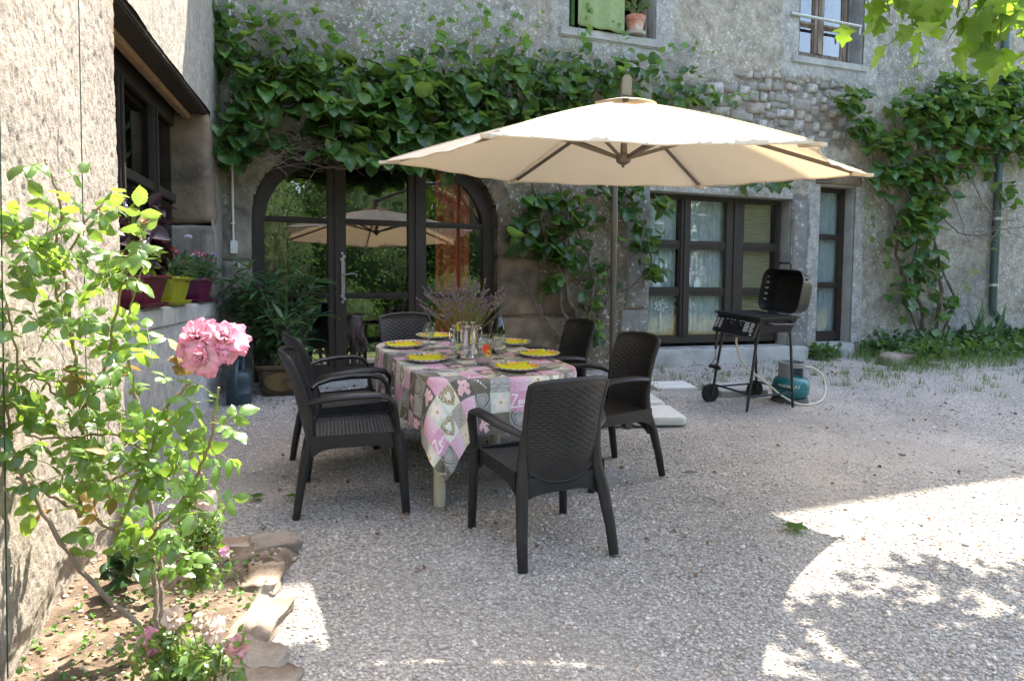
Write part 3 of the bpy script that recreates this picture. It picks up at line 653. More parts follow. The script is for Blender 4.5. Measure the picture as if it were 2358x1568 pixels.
wing_part('plaster_pier', np.arange(-.05,.625,.02), np.arange(1.40,3.0,.02), .0, M_plaster('pier_render',1.6,.25,.7,.6), lambda S,Z: ucol(S,Z)*.92, lambda S,Z: .014*fbm(np.stack([S*3,Z*3,0*S],-1),3)-.02*np.clip((Z<1.45),0,1))
k = 40
for z0,z1,s1 in ((1.42,2.04,.66),(2.05,2.97,.64)): stone_block(.36,s1,z0,z1,-.36,.012,STONE if z0<2 else STONE_BROWN,wing_o,lfun,k,amp=.014); k += 1
mb = MB(); mb.box((3.36,-.6,-.2),(3.9,-.05,3.6), lfun); mb.box((3.9,-.6,-.2),(9,-.06,7), lfun); mb.box((-.1,-.6,2.99),(3.9,-.05,7), lfun); mb.build('wall_core', CEMENT, wing_o)
mb = MB(); mb.box((.3,-.5,1.27),(3.5,-.02,1.398), lfun); mb.build('sill', CEMENT_L, wing_o, bevel=.012)
LINT = M('old_beam', (.035,.024,.017), .8, .35, 6, .5, 40, stretch=(2,2,8)); LINT2 = M('beam_edge', (.30,.175,.09), .8, .3, 9, .4, 50)
mb = MB(); mb.box((.25,-.62,2.965),(3.7,-.26,3.12), lfun); mb.build('lintel', LINT, wing_o, bevel=.01)
mb = MB(); mb.box((.25,-.258,2.95),(3.7,-.012,3.10), lfun); mb.build('lintel', LINT, wing_o, bevel=.01)
mb = MB(); mb.box((.4,-.20,2.905),(3.7,-.145,2.95), lfun); mb.build('batten', LINT2, wing_o, bevel=.006)
ww = part_root('window', wing_o); wd = -.27
sE = [(.40,1.28),(1.40,2.20),(2.32,3.3)]; zE = [(1.50,1.94),(2.0,2.22),(2.28,2.86)]
zE = [(1.50,2.22),(2.29,2.84)]
mb = MB(); mb.box((.34,wd-.06,1.39),(3.4,wd,1.50), lfun); mb.box((.34,wd-.06,2.84),(3.4,wd,2.97), lfun); mb.box((.33,wd-.06,1.50),(.40,wd,2.84), lfun); mb.build('frame', DARKWOOD, ww, bevel=.006)
for a,b in ((1.28,1.40),(2.20,2.32)):
    mb = MB(); mb.box((a,wd-.06,1.50),(b,wd+.01,2.84), lfun); mb.box(((a+b)/2-.025,wd+.01,1.5),((a+b)/2+.025,wd+.025,2.84), lfun); mb.build('mullion', DARKWOOD, ww, bevel=.006)
for a,b in sE:
    mb = MB(); mb.box((a,wd-.05,2.22),(b,wd,2.29), lfun); mb.build('glazing_bar', DARKWOOD, ww, bevel=.006)
    for z0_,z1_ in zE: mb = MB(); mb.box((a-.003,wd-.034,z0_-.003),(b+.003,wd-.03,z1_+.003), lfun); mb.build('pane', GLASS_DIM, ww)
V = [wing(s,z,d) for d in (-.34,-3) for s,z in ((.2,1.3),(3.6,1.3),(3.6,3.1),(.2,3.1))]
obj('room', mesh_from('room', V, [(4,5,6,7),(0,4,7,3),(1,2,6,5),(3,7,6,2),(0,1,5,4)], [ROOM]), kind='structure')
# ------------------------------------------------------------------ table and cloth
TX, TY, TR = -.273, 4.82, math.radians(22.3); THX, THY, TRAD, TZ = .48, .78, .30, .735
CREAM = M('cream_plastic', (.62,.60,.50), .5, .1, 8, .1, 60)
table = thing('garden_table', 'oval garden table on thick cream legs under the flowered cloth', 'table', mat4=yard(TX,TY,TR))
def rrect(hx, hy, r, n=8):
    return [(sx*(hx-r)+r*math.cos(a), sy*(hy-r)+r*math.sin(a)) for sx,sy,a0 in ((1,1,0),(-1,1,90),(-1,-1,180),(1,-1,270)) for a in [math.radians(a0+90*i/n) for i in range(n+1)]]
mb = MB(); mb.prism(rrect(THX-.004,THY-.004,TRAD), TZ-.035, TZ); mb.build('tabletop', CREAM, table, bevel=.006)
mb = MB(); mb.box((-.36,-.56,TZ-.10),(-.33,.56,TZ-.035)); mb.box((.33,-.56,TZ-.10),(.36,.56,TZ-.035)); mb.box((-.33,-.56,TZ-.10),(.33,-.53,TZ-.036)); mb.box((-.33,.53,TZ-.10),(.33,.56,TZ-.036)); mb.build('apron', CREAM, table)
for lx, ly in ((-.37,-.60),(.37,-.60),(-.37,.46),(.37,.46)):
    mb = MB(); mb.lathe([(.028,-.02),(.033,.0),(.036,.35),(.038,TZ-.036)], 20, lambda x,y,z,lx=lx,ly=ly: (x+lx,y+ly,z)); mb.build('leg', CREAM, table, smooth=True)

CELL = .112
def print_colours(X, Y):
    gx, gy = X/CELL+40.3, Y/CELL+40.6; ix, iy = np.floor(gx).astype(int), np.floor(gy).astype(int); fx, fy = gx-ix, gy-iy
    lay = np.array([[4,5,7,1,3,0],[2,6,3,0,4,1],[5,1,4,2,6,7],[7,3,0,5,1,2],[1,4,6,7,0,3],[0,2,1,3,5,4]]); T = lay[iy%6, ix%6]
    h = (np.sin(ix*12.9898+iy*78.233)*43758.5453)%1; C = np.zeros(X.shape+(3,)); P = np.stack([X*40,Y*40,0*X],-1); nz = fbm(P,3,1); n2 = fbm(P*3,2,2)
    cx, cy = fx-.5, fy-.5; r = np.hypot(cx,cy); th = np.arctan2(cy,cx)
    def S(m, col): C[m] = (np.array(col)*(1+0*X[...,None]))[m]
    def V_(m, arr): C[m] = arr[m]
    t = T==0; V_(t, np.array([.17,.155,.12])*(1+.35*n2[...,None]))
    for k in range(5):
        px, py, a = .25+.12*k, .74-.115*k, .085-.008*k; m = t & (((cx+.5-px)*.8+(cy+.5-py)*.6)**2/(a*.62)**2 + ((cy+.5-py)*.8-(cx+.5-px)*.6)**2/a**2 < 1); V_(m, np.array([.80,.79,.72])*(1+.15*n2[...,None]))
    t = T==1; V_(t, np.array([.66,.33,.48])*(1-.0*fy[...,None])+np.array([.14,.26,.22])*(fx*.8+h*.25)[...,None]); m = t & (np.hypot((fx*4)%1-.5,(fy*4+np.floor(fx*4)%2*.5)%1-.5)<.13); S(m,(.86,.72,.78))
    t = T==2; V_(t, np.array([.60,.64,.53])*(1+.12*nz[...,None])); pet = r < .47*(.55+.45*np.abs(np.cos(2.5*th+h*6))); V_(t&pet, np.array([.84,.76,.70])*(1-.25*r[...,None])); S(t&(r<.09),(.62,.52,.16)); S(t&(r<.04),(.45,.12,.10))
    t = T==3; V_(t, np.array([.125,.122,.118])*(1+.3*nz[...,None]))
    S(t&(np.abs(cy+.25*cx+.12)<.035)&(cx<.1),(.26,.14,.09))
    for ox,oy,s in ((.10,.12,.34),(-.2,-.12,.2),(.22,-.25,.17)):
        rr = np.hypot(cx-ox,cy-oy); tt = np.arctan2(cy-oy,cx-ox); m = t&(rr < s*(.55+.45*np.abs(np.cos(2.5*tt+h*5)))); V_(m, np.array([.84,.62,.64])+np.array([-.1,-.25,-.2])*(rr/s)[...,None]*.6+.06*n2[...,None]); S(t&(rr<s*.14),(.50,.10,.16))
    t = T==4; V_(t, np.array([.30,.30,.295])*(1+.35*nz[...,None])); q = (cx*2.3)**2+(cy*2.3-.15-.55*np.sqrt(np.abs(cx*2.3)+1e-6))**2
    m = t&(q<.85); V_(m, np.array([.42,.42,.41])*(1+.25*nz[...,None])); S(t&(np.abs(q-.85)<.17),(.12,.12,.12)); S(t&(np.abs(q-.33)<.06),(.2,.2,.2)); S(t&(np.abs(q-1.25)<.12),(.52,.52,.51))
    t = T==5; V_(t, np.array([.36,.36,.35])*(1+.12*nz[...,None])); wv = np.abs((fy*5+.25*np.sin(fx*34+h*9+np.floor(fy*5)*3)+.12*np.sin(fx*71))%1-.5)<.085; S(t&wv&(np.sin(fx*9+h*20+np.floor(fy*5)*5)>-.55),(.68,.68,.66))
    t = T==6; V_(t, np.array([.66,.34,.49])*(1+.08*nz[...,None]))
    def stroke(pts, w=.032):
        d = np.full(X.shape, 9.)
        for (ax,ay),(bx,by) in zip(pts[:-1],pts[1:]):
            vx,vy = bx-ax,by-ay; s = np.clip(((fx-ax)*vx+(fy-ay)*vy)/(vx*vx+vy*vy+1e-9),0,1); d = np.minimum(d, np.hypot(fx-ax-s*vx, fy-ay-s*vy))
        S(t&(d<w),(.90,.82,.86))
    stroke([(.10,.82),(.38,.82),(.08,.22),(.40,.22)]); stroke([(.44,.40),(.66,.44)]+[(.55+.11*math.cos(a),.40+.16*math.sin(a)) for a in np.linspace(.25,5.4,14)]); stroke([(.74,.24),(.74,.56)]); stroke([(.74,.46)]+[(.84+.10*math.cos(a),.44+.12*math.sin(a)) for a in np.linspace(3.14,0,8)]+[(.94,.24)])
    t = T==7; V_(t, np.array([.74,.77,.69])*(1+.06*nz[...,None])); q = (cx*2.05)**2+(cy*2.05-.05-.5*np.sqrt(np.abs(cx*2.05)+1e-6))**2
    tw = np.sin(th*23+r*40+h*9)+.8*np.sin(th*41-r*63); m = t&(q>.16)&(q<.95); V_(m, np.array([.50,.42,.28])*(1+.3*n2[...,None])); S(m&(tw>.35),(.13,.09,.05)); S(m&(tw<-.9),(.70,.66,.50))
    return C
def cloth():
    OH = .295; X1, Y1 = THX+OH, THY+OH; xs = np.arange(-X1, X1+.001, .0046); ys = np.arange(-Y1, Y1+.001, .0046); X, Y = np.meshgrid(xs, ys, indexing='ij')
    qx, qy = np.abs(X)-(THX-TRAD), np.abs(Y)-(THY-TRAD); sx, sy = np.sign(X), np.sign(Y)
    cor = (qx>0)&(qy>0); L = np.hypot(np.maximum(qx,0),np.maximum(qy,0))+1e-9
    d = np.where(cor, L-TRAD, np.maximum(qx,qy)-TRAD); dx = np.where(cor, qx/L, (qx>qy)*1.); dy = np.where(cor, qy/L, (qx<=qy)*1.)
    d0 = np.maximum(d, 0); phi = np.arctan2(dy,dx); wc = np.where(cor, np.sin(2*phi)**1.5, 0.)
    arc = np.where(dx>dy, Y*sx, -X*sy)
    fold = .06+.030*np.sin(arc*13+sx*2)+.022*np.sin(arc*29+sy)+ wc*(.20*np.cos(4*(phi-math.pi/4))*.5+.06+.10*np.cos(9*(phi-.6)))
    o = d0*np.clip(fold,-.02,.75)*np.clip(d0/.1,0,1) + .006*np.clip(d0/.02,0,1); drop = np.sqrt(np.maximum(d0**2-(d0*np.clip(fold,0,.75))**2,0))
    tw = np.where(cor, wc*d0*.35*sx*sy, 0.)                                                     # the corner swings a little
    PX = X - sx*dx*d0 + sx*dx*o - sy*dy*tw*.5; PY = Y - sy*dy*d0 + sy*dy*o + sx*dx*tw*.5
    PZ = TZ+.003 - drop + .0012*fbm(np.stack([X*9,Y*9,0*X],-1),3)
    V = np.stack([PX,PY,PZ],-1).reshape(-1,3); ny = len(ys); I,J = np.meshgrid(np.arange(len(xs)-1),np.arange(ny-1),indexing='ij'); a=(I*ny+J).ravel(); F=np.stack([a,a+ny,a+ny+1,a+1],1)
    m = M('waxed_cloth', (1,1,1), .38, .0, 5, .12, 25, attr=True, spec=.45)
    return obj('tablecloth', mesh_from('tablecloth', V, F, [m], True, print_colours(X,Y).reshape(-1,3)), mat4=yard(TX,TY,TR), label='patchwork oilcloth printed with flowers, hearts, pebbles and Zen squares', cat='tablecloth')
cloth()

# ------------------------------------------------------------------ chairs
RESIN = M('anthracite_resin', (.0125,.013,.0145), .47, .15, 20, .12, 160, spec=.42, col2=(.022,.0225,.024), c2scale=4, rvar=.08)
def weave(a, b, pa=.046, pb=.0140, A=.0052):
    row = np.floor(b/pb); s = np.abs(np.sin(math.pi*b/pb))**.6; o = .5+.5*np.cos(2*math.pi*a/pa+math.pi*row); return A*(s*(.25+.75*o)) - A*.5
def back_y(x, z): return -.188 - .19*(z-.42) - .055*(1-(x/.19)**2) - .03*np.clip((z-.62)/.22,0,1)**2
def make_chair():
    c = thing('armchair', 'x', 'chair')
    nu, nv = 130, 170; u = np.linspace(-1,1,nu); v = np.linspace(0,1,nv); Uu, Vv = np.meshgrid(u,v,indexing='ij')
    hw = .183+.010*Vv; X = Uu*hw; zb = .375+.085*np.abs(Uu)**3; zt = .872-.012*Uu**2-.010*np.abs(Uu)**8; Zz = zb+(zt-zb)*Vv
    marg = np.clip(np.minimum(np.minimum(1-np.abs(Uu),1)*6, np.minimum(Vv*5-.6,(1-Vv)*9)),0,1)
    dsp = weave(X, Zz)*marg; Yb = back_y(X, Zz)
    for nm, off in (('backrest',1),):
        Vf = np.stack([X,Yb+.009+dsp,Zz],-1).reshape(-1,3); Vr = np.stack([X,Yb-.009-dsp,Zz],-1).reshape(-1,3)
        I,J = np.meshgrid(np.arange(nu-1),np.arange(nv-1),indexing='ij'); a=(I*nv+J).ravel(); Ff = np.stack([a,a+1,a+nv+1,a+nv],1); Fr = np.stack([a,a+nv,a+nv+1,a+1],1)+len(Vf)
        obj('backrest', mesh_from('backrest', np.concatenate([Vf,Vr]), np.concatenate([Ff,Fr]), [RESIN], True), c)
    rim = [(-.99,0.),(-.995,.25),(-1,.5),(-1,.75),(-1,.93),(-.985,.985),(-.9,1),(-.5,1),(0,1),(.5,1),(.9,1),(.985,.985),(1,.93),(1,.75),(1,.5),(.995,.25),(.99,0.),(.8,0),(.4,0),(0,0),(-.4,0),(-.8,0),(-.99,0)]
    Pn = []
    for a_,b_ in rim:
        h_ = .186+.010*b_; x = a_*h_; z0 = .375+.085*abs(a_)**3; z1 = .874-.012*a_*a_-.010*abs(a_)**8; z = z0+(z1-z0)*b_; Pn.append((x, back_y(x,z), z))
    mb = MB(); mb.tube(Pn, .0135, 8); mb.build('back_frame', RESIN, c, smooth=True)
    # seat
    nu, nv = 130, 90; X, Y = np.meshgrid(np.linspace(-.225,.225,nu), np.linspace(-.215,.255,nv), indexing='ij')
    e = np.clip(np.minimum((.225-np.abs(X))*40, np.minimum((Y+.215)*40,(.255-Y)*40)),0,1)
    Z = .438-.016*np.cos(X/.225*1.5)*np.cos(Y/.3) + weave(Y,X,.040,.0140,.0055)*e - .02*np.clip((Y-.21)/.045,0,1)**2
    I,J = np.meshgrid(np.arange(nu-1),np.arange(nv-1),indexing='ij'); a=(I*nv+J).ravel()
    obj('seat', mesh_from('seat', np.stack([X,Y,Z],-1).reshape(-1,3), np.stack([a,a+nv,a+nv+1,a+1],1), [RESIN], True), c)
    # apron: curved panels under the seat edge
    def apron(pts, hs, th=.016):
        mb = MB(); n_ = len(pts); V=[]; 
        for (x,y),(z0,z1) in zip(pts,hs):
            L = math.hypot(x,y) or 1; nx,ny = x/L,y/L
            V += [(x,y,z0),(x,y,z1),(x-nx*th,y-ny*th,z1),(x-nx*th,y-ny*th,z0)]
        F = [(4*i+k,4*i+4+k,4*i+4+(k+1)%4,4*i+(k+1)%4) for i in range(n_-1) for k in range(4)] + [(0,1,2,3),(4*n_-4,4*n_-1,4*n_-2,4*n_-3)]
        mb.add(V,F); return mb
    q = np.linspace(-1,1,13)
    apron([(.235*a, .262-.012*a*a) for a in q], [(.385-.035*abs(a)**4, .442) for a in q]).build('front_rail', RESIN, c, smooth=True)
    apron([(.215*a, -.232+.012*a*a) for a in q], [(.325-.05*abs(a)**4, .405) for a in q]).build('rear_rail', RESIN, c, smooth=True)
    for s in (-1,1):
        apron([(s*(.236+.004*math.cos(a*1.5)), .02+.235*a) for a in q], [(.375-.045*abs(a)**5, .444) for a in q]).build('side_rail', RESIN, c, smooth=True)
        mb = MB(); mb.tube([(s*.268,.272,0),(s*.264,.266,.12),(s*.258,.258,.30),(s*.252,.248,.40),(s*.250,.238,.45)], [.0225,.024,.027,.031,.028], 12, flat=(1,.92)); mb.build('leg', RESIN, c, smooth=True)
        mb = MB(); mb.tube([(s*.250,.240,.42),(s*.262,.238,.52),(s*.274,.226,.60),(s*.279,.195,.642),(s*.282,.14,.658),(s*.283,.02,.660),(s*.272,-.10,.650),(s*.236,-.18,.632),(s*.196,-.212,.612)], [.024,.022,.023,.024,.026,.027,.025,.022,.018], 12, flat=(1.15,.62), up=(0,1,0)); mb.build('armrest', RESIN, c, smooth=True)
        mb = MB(); mb.tube([(s*.240,-.305,0),(s*.232,-.28,.14),(s*.214,-.245,.30),(s*.196,-.208,.42),(s*.192,-.208,.52),(s*.193,-.226,.62)], [.0225,.025,.028,.028,.022,.014], 12, flat=(.9,1.1)); mb.build('leg', RESIN, c, smooth=True)
    return c
chair0 = make_chair()
CH = [(-.88,4.18,13.4,'dark resin wicker armchair nearest the roses, left side of table'),(-1.06,4.84,26,'dark resin wicker armchair on the left half hidden behind another one'),
      (.165,3.675,114,'dark resin wicker armchair in front of table, its back to us'),(.585,4.76,211,'dark resin wicker armchair right of table beside concrete slabs'),
      (.26,5.50,205,'dark resin wicker armchair on the right in front of the vine stems'),(-.70,5.63,292,'dark resin wicker armchair at far end of table before the door')]
for i,(x,y,a,lb) in enumerate(CH):
    o = chair0 if i == 0 else copy_tree(chair0); o.matrix_local = yard(x,y) @ Matrix.Rotation(-.028,4,'Y') @ Matrix.Rotation(math.radians(a-90),4,'Z'); props(o, lb, 'chair', 'armchairs round the table')

# ------------------------------------------------------------------ tableware
TT = TZ+.0045
PLATE = M('painted_plate', (1,1,1), .22, .05, 30, attr=True, coat=.3); NAP = M('yellow_paper', (.72,.70,.025), .85, .06, 40, .1, 200, transl=.15)
def plate_mesh():
    prof = [(.001,.004),(.05,.004),(.088,.006),(.105,.015),(.122,.0215),(.134,.025),(.1365,.0265),(.1375,.025),(.135,.022),(.12,.017),(.10,.008),(.085,.001),(.06,.000),(.001,.001)]
    n = 96; V=[]; C=[]
    for i,(r,z) in enumerate(prof):
        for k in range(n):
            a = 2*math.pi*k/n; V.append((r*math.cos(a),r*math.sin(a),z)); top = i < 6; c = (.80,.78,.70)
            if top and .088 <= r < .13:
                w = math.sin(a*5)+.6*math.sin(a*11+1); c = (.86,.43,.06) if w > -.25 else ((.10,.16,.04) if math.sin(a*31)>-.2 else (.85,.55,.12))
            if .13 <= r and i in (5,6,7): c = (.20,.22,.42) if (k//2)%2 else (.74,.73,.70)
            if i == 8: c = (.30,.32,.48) if (k//2)%2 else (.76,.75,.72)
            C.append(c)
    F = [[i*n+k,(i+1)*n+k,(i+1)*n+(k+1)%n,i*n+(k+1)%n] for i in range(len(prof)-1) for k in range(n)]
    F = [f[::-1] for f in F]; return mesh_from('plate', V, np.array(F), [PLATE], True, np.array(C))
PM = plate_mesh()
def napkin_mesh(seed):
    r_ = random.Random(seed); n = 13; s = .094; V=[]; ph = r_.random()*6
    for i in range(n):
        for j in range(n):
            x, y = (-1+2*i/(n-1))*s, (-1+2*j/(n-1))*s; r = math.hypot(x,y); z = .0095 + max(0,min(r,.125)-.085)*.34 + .003*math.sin(x*22+ph)*math.sin(y*20+ph) + max(0,r-.112)*(.12+.35*max(0,math.sin(math.atan2(y,x)+ph))**3)
            V.append((x,y,z))
    V2 = [(x,y,z+.0022) for x,y,z in V]; F = [(i*n+j,(i+1)*n+j,(i+1)*n+j+1,i*n+j+1) for i in range(n-1) for j in range(n-1)]; m_ = n*n
    F += [tuple(k+m_ for k in f) for f in F]; V += V2
    ring = [i*n for i in range(n)]+[(n-1)*n+j for j in range(1,n)]+[i*n+n-1 for i in range(n-2,-1,-1)]+[j for j in range(n-2,0,-1)]
    F += [(ring[k],ring[(k+1)%len(ring)],ring[(k+1)%len(ring)]+m_,ring[k]+m_) for k in range(len(ring))]
    return mesh_from('napkin', V, F, [NAP], True)
PL = [((930,799),'beside the left chair half hidden',15),((981,831),'nearest the left front chair',-8),((1000,778),'before the far chair',40),((1190,851),'nearest the front chair',5),((1240,820),'before the right front chair',12),((1178,793),'half hidden behind the wine bottle',60)]
for i,(p,w_,a) in enumerate(PL):
    x,y,_ = gnd(*p,h=TT); mt = yard(x,y,math.radians(a),TT)
    obj('dinner_plate', PM, mat4=mt, label='orange rimmed painted plate with blue dotted edge '+w_, cat='plate', group='plates on the table')
    obj('napkin', napkin_mesh(i), mat4=yard(x,y,math.radians(a+20),TT), label='yellow green paper napkin on the plate '+w_, cat='napkin', group='napkins on the plates')
CLEAR = M_glass('clear_glass', (.90,.925,.92), .085, 1.0)
def goblet():
    prof = [(.001,.0),(.033,.0),(.0335,.0025),(.02,.005),(.006,.010),(.0045,.022),(.0045,.048),(.008,.058),(.022,.068),(.033,.083),(.0365,.100),(.0360,.118),(.0325,.138),(.0315,.138),(.0350,.118),(.0355,.100),(.032,.084),(.021,.070),(.006,.062)]
    mb = MB(); mb.lathe(prof, 32); return mb.mesh('wine_glass', CLEAR, True)
GB = goblet()
for p,w_ in (((986,806),'beside the left plates, in front'),((990,794),'beside the left plates, behind another'),((1050,838),'standing alone between steel bucket and near plate'),((1152,843),'in front of the wine bottle, nearer one'),((1148,826),'in front of the wine bottle, farther one')):
    x,y,_ = gnd(*p,h=TT); obj('wine_glass', GB, mat4=yard(x,y,0,TT) @ Matrix.Scale(1.12,4), label='empty stemmed wine glass '+w_, cat='glass', group='stemmed glasses on the table')
STEEL = M('polished_steel', (.72,.70,.67), .07, .06, 10, metal=1.); STEEL2 = M('cutlery_steel', (.55,.54,.52), .2, .1, 30, metal=1.)
def cutlery(kind):
    mb = MB(); mb.tube([(0,-.10,.002),(0,-.02,.004),(0,.02,.006),(0,.035,.004)], [.0065,.0042,.0035,.004], 8, flat=(1,.45))
    if kind == 'fork':
        mb.tube([(0,.03,.004),(0,.045,.004),(0,.06,.005)], [.004,.011,.0115], 8, flat=(1,.2))
        for k in range(4): mb.tube([(-.009+.006*k,.058,.005),(-.009+.006*k,.10,.010)], [.0019,.0012], 5)
    else: mb.prism([(-.008,.03),(.006,.03),(.008,.07),(.006,.11),(.0,.122),(-.008,.11)], .002, .0042)
    return mb.mesh(kind, STEEL2, True)
FK, KN = cutlery('fork'), cutlery('knife')
for p,kind,a,w_ in (((1160,861),'fork',150,'left of the nearest plate'),((1255,851),'knife',-50,'right of the nearest plate'),((1020,853),'knife',80,'in front of the left front plate'),((955,818),'knife',80,'behind the left front plate'),((1225,829),'fork',-70,'before the right front plate')):
    x,y,_ = gnd(*p,h=TT); obj('table_'+kind, FK if kind=='fork' else KN, mat4=yard(x,y,math.radians(a),TT), label='steel '+kind+' lying '+w_, cat=kind, group='cutlery on the table')
# bucket with dried lavender
bx,by,_ = gnd(1072,824,TT); buck = thing('wine_bucket', 'shiny steel wine bucket holding the lavender', 'bucket', mat4=yard(bx,by,.4,TT))
mb = MB(); mb.lathe([(.001,0),(.058,0),(.062,.004),(.056,.012),(.052,.018),(.066,.024),(.076,.04),(.080,.10),(.080,.17),(.085,.195),(.099,.213),(.101,.216),(.098,.217),(.083,.197),(.077,.17),(.077,.03),(.001,.026)], 48); mb.build('bowl', STEEL, buck, smooth=True)
for s in (-1,1): mb = MB(); mb.tube([(s*.078,0,.175),(s*.097,0,.185),(s*.106,0,.165),(s*.104,0,.13),(s*.092,0,.112),(s*.078,0,.12)], .006, 8); mb.build('handle', STEEL, buck, smooth=True)
LAVS = M('lavender_stem', (.17,.17,.07), .8, .2, 20); LAVF = M('lavender_flower', (.20,.155,.25), .9, .4, 60, col2=(.30,.25,.22), c2scale=30)
lav = thing('lavender_bouquet', 'dried lavender bunch spreading from the steel bucket', 'flowers', mat4=yard(bx,by,0,TT))
ms, mf = MB(), []; fl = (np.array([(0,0,0),(.5,.6,.18),(0,1,.05),(-.5,.6,.18)]), np.array([(0,1,2,3)]))
for i in range(120):
    a = random.uniform(0,6.283); le = random.gauss(.33,.05); sp = random.random()**.7*1.05*(1.0 if math.cos(a)<0 else .85); r0 = random.random()*.06
    p = np.array([r0*math.cos(a), r0*math.sin(a), .12]); pts = [p.copy()]; d = np.array([math.cos(a)*sp*.75,math.sin(a)*sp*.75,1.]); d/=np.linalg.norm(d)
    for k in range(6): d = d+np.array([math.cos(a),math.sin(a),0])*.05*sp-np.array([0,0,.05*sp])+np.array([random.gauss(0,.05),random.gauss(0,.05),0]); d/=np.linalg.norm(d); p = p+d*le/6; pts.append(p.copy())
    ms.tube(pts, [.0013]*7, 4, cap=False)
    for k in range(34):
        t = random.random()**1.2; q = pts[-1]*(1-t)+pts[-2]*t if t<.6 else pts[-2]*(1-(t-.6)/.4*.6)+pts[-3]*((t-.6)/.4*.6); b_ = random.uniform(0,6.283); ax = d*.7+np.array([math.cos(b_),math.sin(b_),.3]); mf.append(frame(q, ax, np.random.default_rng(i*50+k).normal(size=3), random.uniform(.007,.013)))
ms.build('stems', LAVS, lav, kind='stuff'); v_,f_ = soup(mf, fl); obj('florets', mesh_from('florets', v_, f_, [LAVF]), lav, kind='stuff')
# carafe
x,y,_ = gnd(1112,839,TT); car = thing('glass_carafe', 'clear lidded glass carafe painted with a red daisy', 'carafe', mat4=yard(x,y,math.radians(-95),TT))
mb = MB(); mb.lathe([(.001,0),(.046,0),(.0485,.004),(.049,.06),(.0485,.12),(.044,.145),(.040,.152),(.040,.165),(.0425,.172),(.0405,.172),(.038,.163),(.038,.152),(.0465,.12),(.0465,.012),(.001,.010)], 40); mb.build('body', CLEAR, car, smooth=True)
mb = MB(); mb.lathe([(.001,.172),(.043,.172),(.0445,.176),(.042,.183),(.02,.187),(.001,.188)], 32); mb.build('lid', M_glass('lid_glass',(.95,.97,.96),.08,1.2), car, smooth=True)
mb = MB(); mb.tube([(0,-.044,.145),(0,-.065,.150),(0,-.078,.135),(0,-.078,.08),(0,-.07,.055),(0,-.06,.05)], [.006,.007,.0075,.007,.006,.004], 8, flat=(1.3,.8)); mb.build('handle', CLEAR, car, smooth=True)
def decal(parent, name, mat, cth, cz, R, fn, n=40, rr=.0003):
    V = [(R+rr,cth,cz)]; pts = [fn(2*math.pi*k/n) for k in range(n)]; W = [((R+rr)*math.cos(cth+a/R),(R+rr)*math.sin(cth+a/R),cz+b) for a,b in [(0,0)]+pts]
    return obj(name, mesh_from(name, W, [(0,1+k,1+(k+1)%n) for k in range(n)], [mat]), parent)
RED = M('red_enamel',(.75,.06,.02),.4,.1,20); YEL = M('yellow_enamel',(.80,.48,.03),.4,.1,20); WHT = M('white_enamel',(.75,.74,.72),.4,.1,20); BLKP = M('dark_enamel',(.05,.03,.02),.5,.1,20)
fl_ = lambda s,n_: (lambda a: (s*(.62+.38*abs(math.cos(n_*a/2)))*math.cos(a), s*(.62+.38*abs(math.cos(n_*a/2)))*math.sin(a)))
for th,zz_,s_,m_ in ((.55,.10,.032,RED),(-.9,.08,.018,WHT)): decal(car,'painted_flower',m_,th,zz_,.0495,fl_(s_,8))
decal(car,'painted_flower',YEL,.85,.072,.0495,fl_(.026,10),rr=.0007); decal(car,'painted_flower',BLKP,.85,.072,.0495,fl_(.007,1),rr=.0011)
# bottle
x,y,_ = gnd(1147,814,TT); bot = thing('wine_bottle', 'dark green wine bottle with cream label behind the carafe', 'bottle', mat4=yard(x,y,math.radians(-70),TT))
DG = M('bottle_glass',(.006,.010,.006),.06,.0,5,spec=.6,coat=.5); mb = MB(); mb.lathe([(.001,.012),(.030,.0),(.041,.003),(.0425,.02),(.0425,.15),(.040,.175),(.030,.205),(.019,.235),(.0155,.25),(.015,.285),(.0165,.287),(.0165,.30),(.001,.301)], 36); mb.build('body', DG, bot, smooth=True)
mb = MB(); mb.lathe([(.0157,.245),(.0162,.30),(.0165,.3025),(.001,.3035)], 24); mb.build('capsule', M('green_foil',(.03,.07,.035),.3,.1,20,metal=.6), bot, smooth=True)
LBL = M('cream_label',(.62,.56,.42),.7,.08,20)
def cyl_patch(R,t0,t1,z0,z1,n=20): 
    V=[(R*math.cos(t0+(t1-t0)*k/n),R*math.sin(t0+(t1-t0)*k/n),z) for k in range(n+1) for z in (z0,z1)]; return V,[(2*k,2*k+2,2*k+3,2*k+1) for k in range(n)]
V,F = cyl_patch(.0428,-1.5,1.5,.035,.115); obj('label', mesh_from('label',V,F,[LBL],True), bot)
for z_ in (.095,.085,.070,.062,.05):
    V,F = cyl_patch(.0431,-.7+random.random()*.2,.7-random.random()*.3,z_,z_+.0045); obj('lettering', mesh_from('lettering',V,F,[BLKP],True), bot)

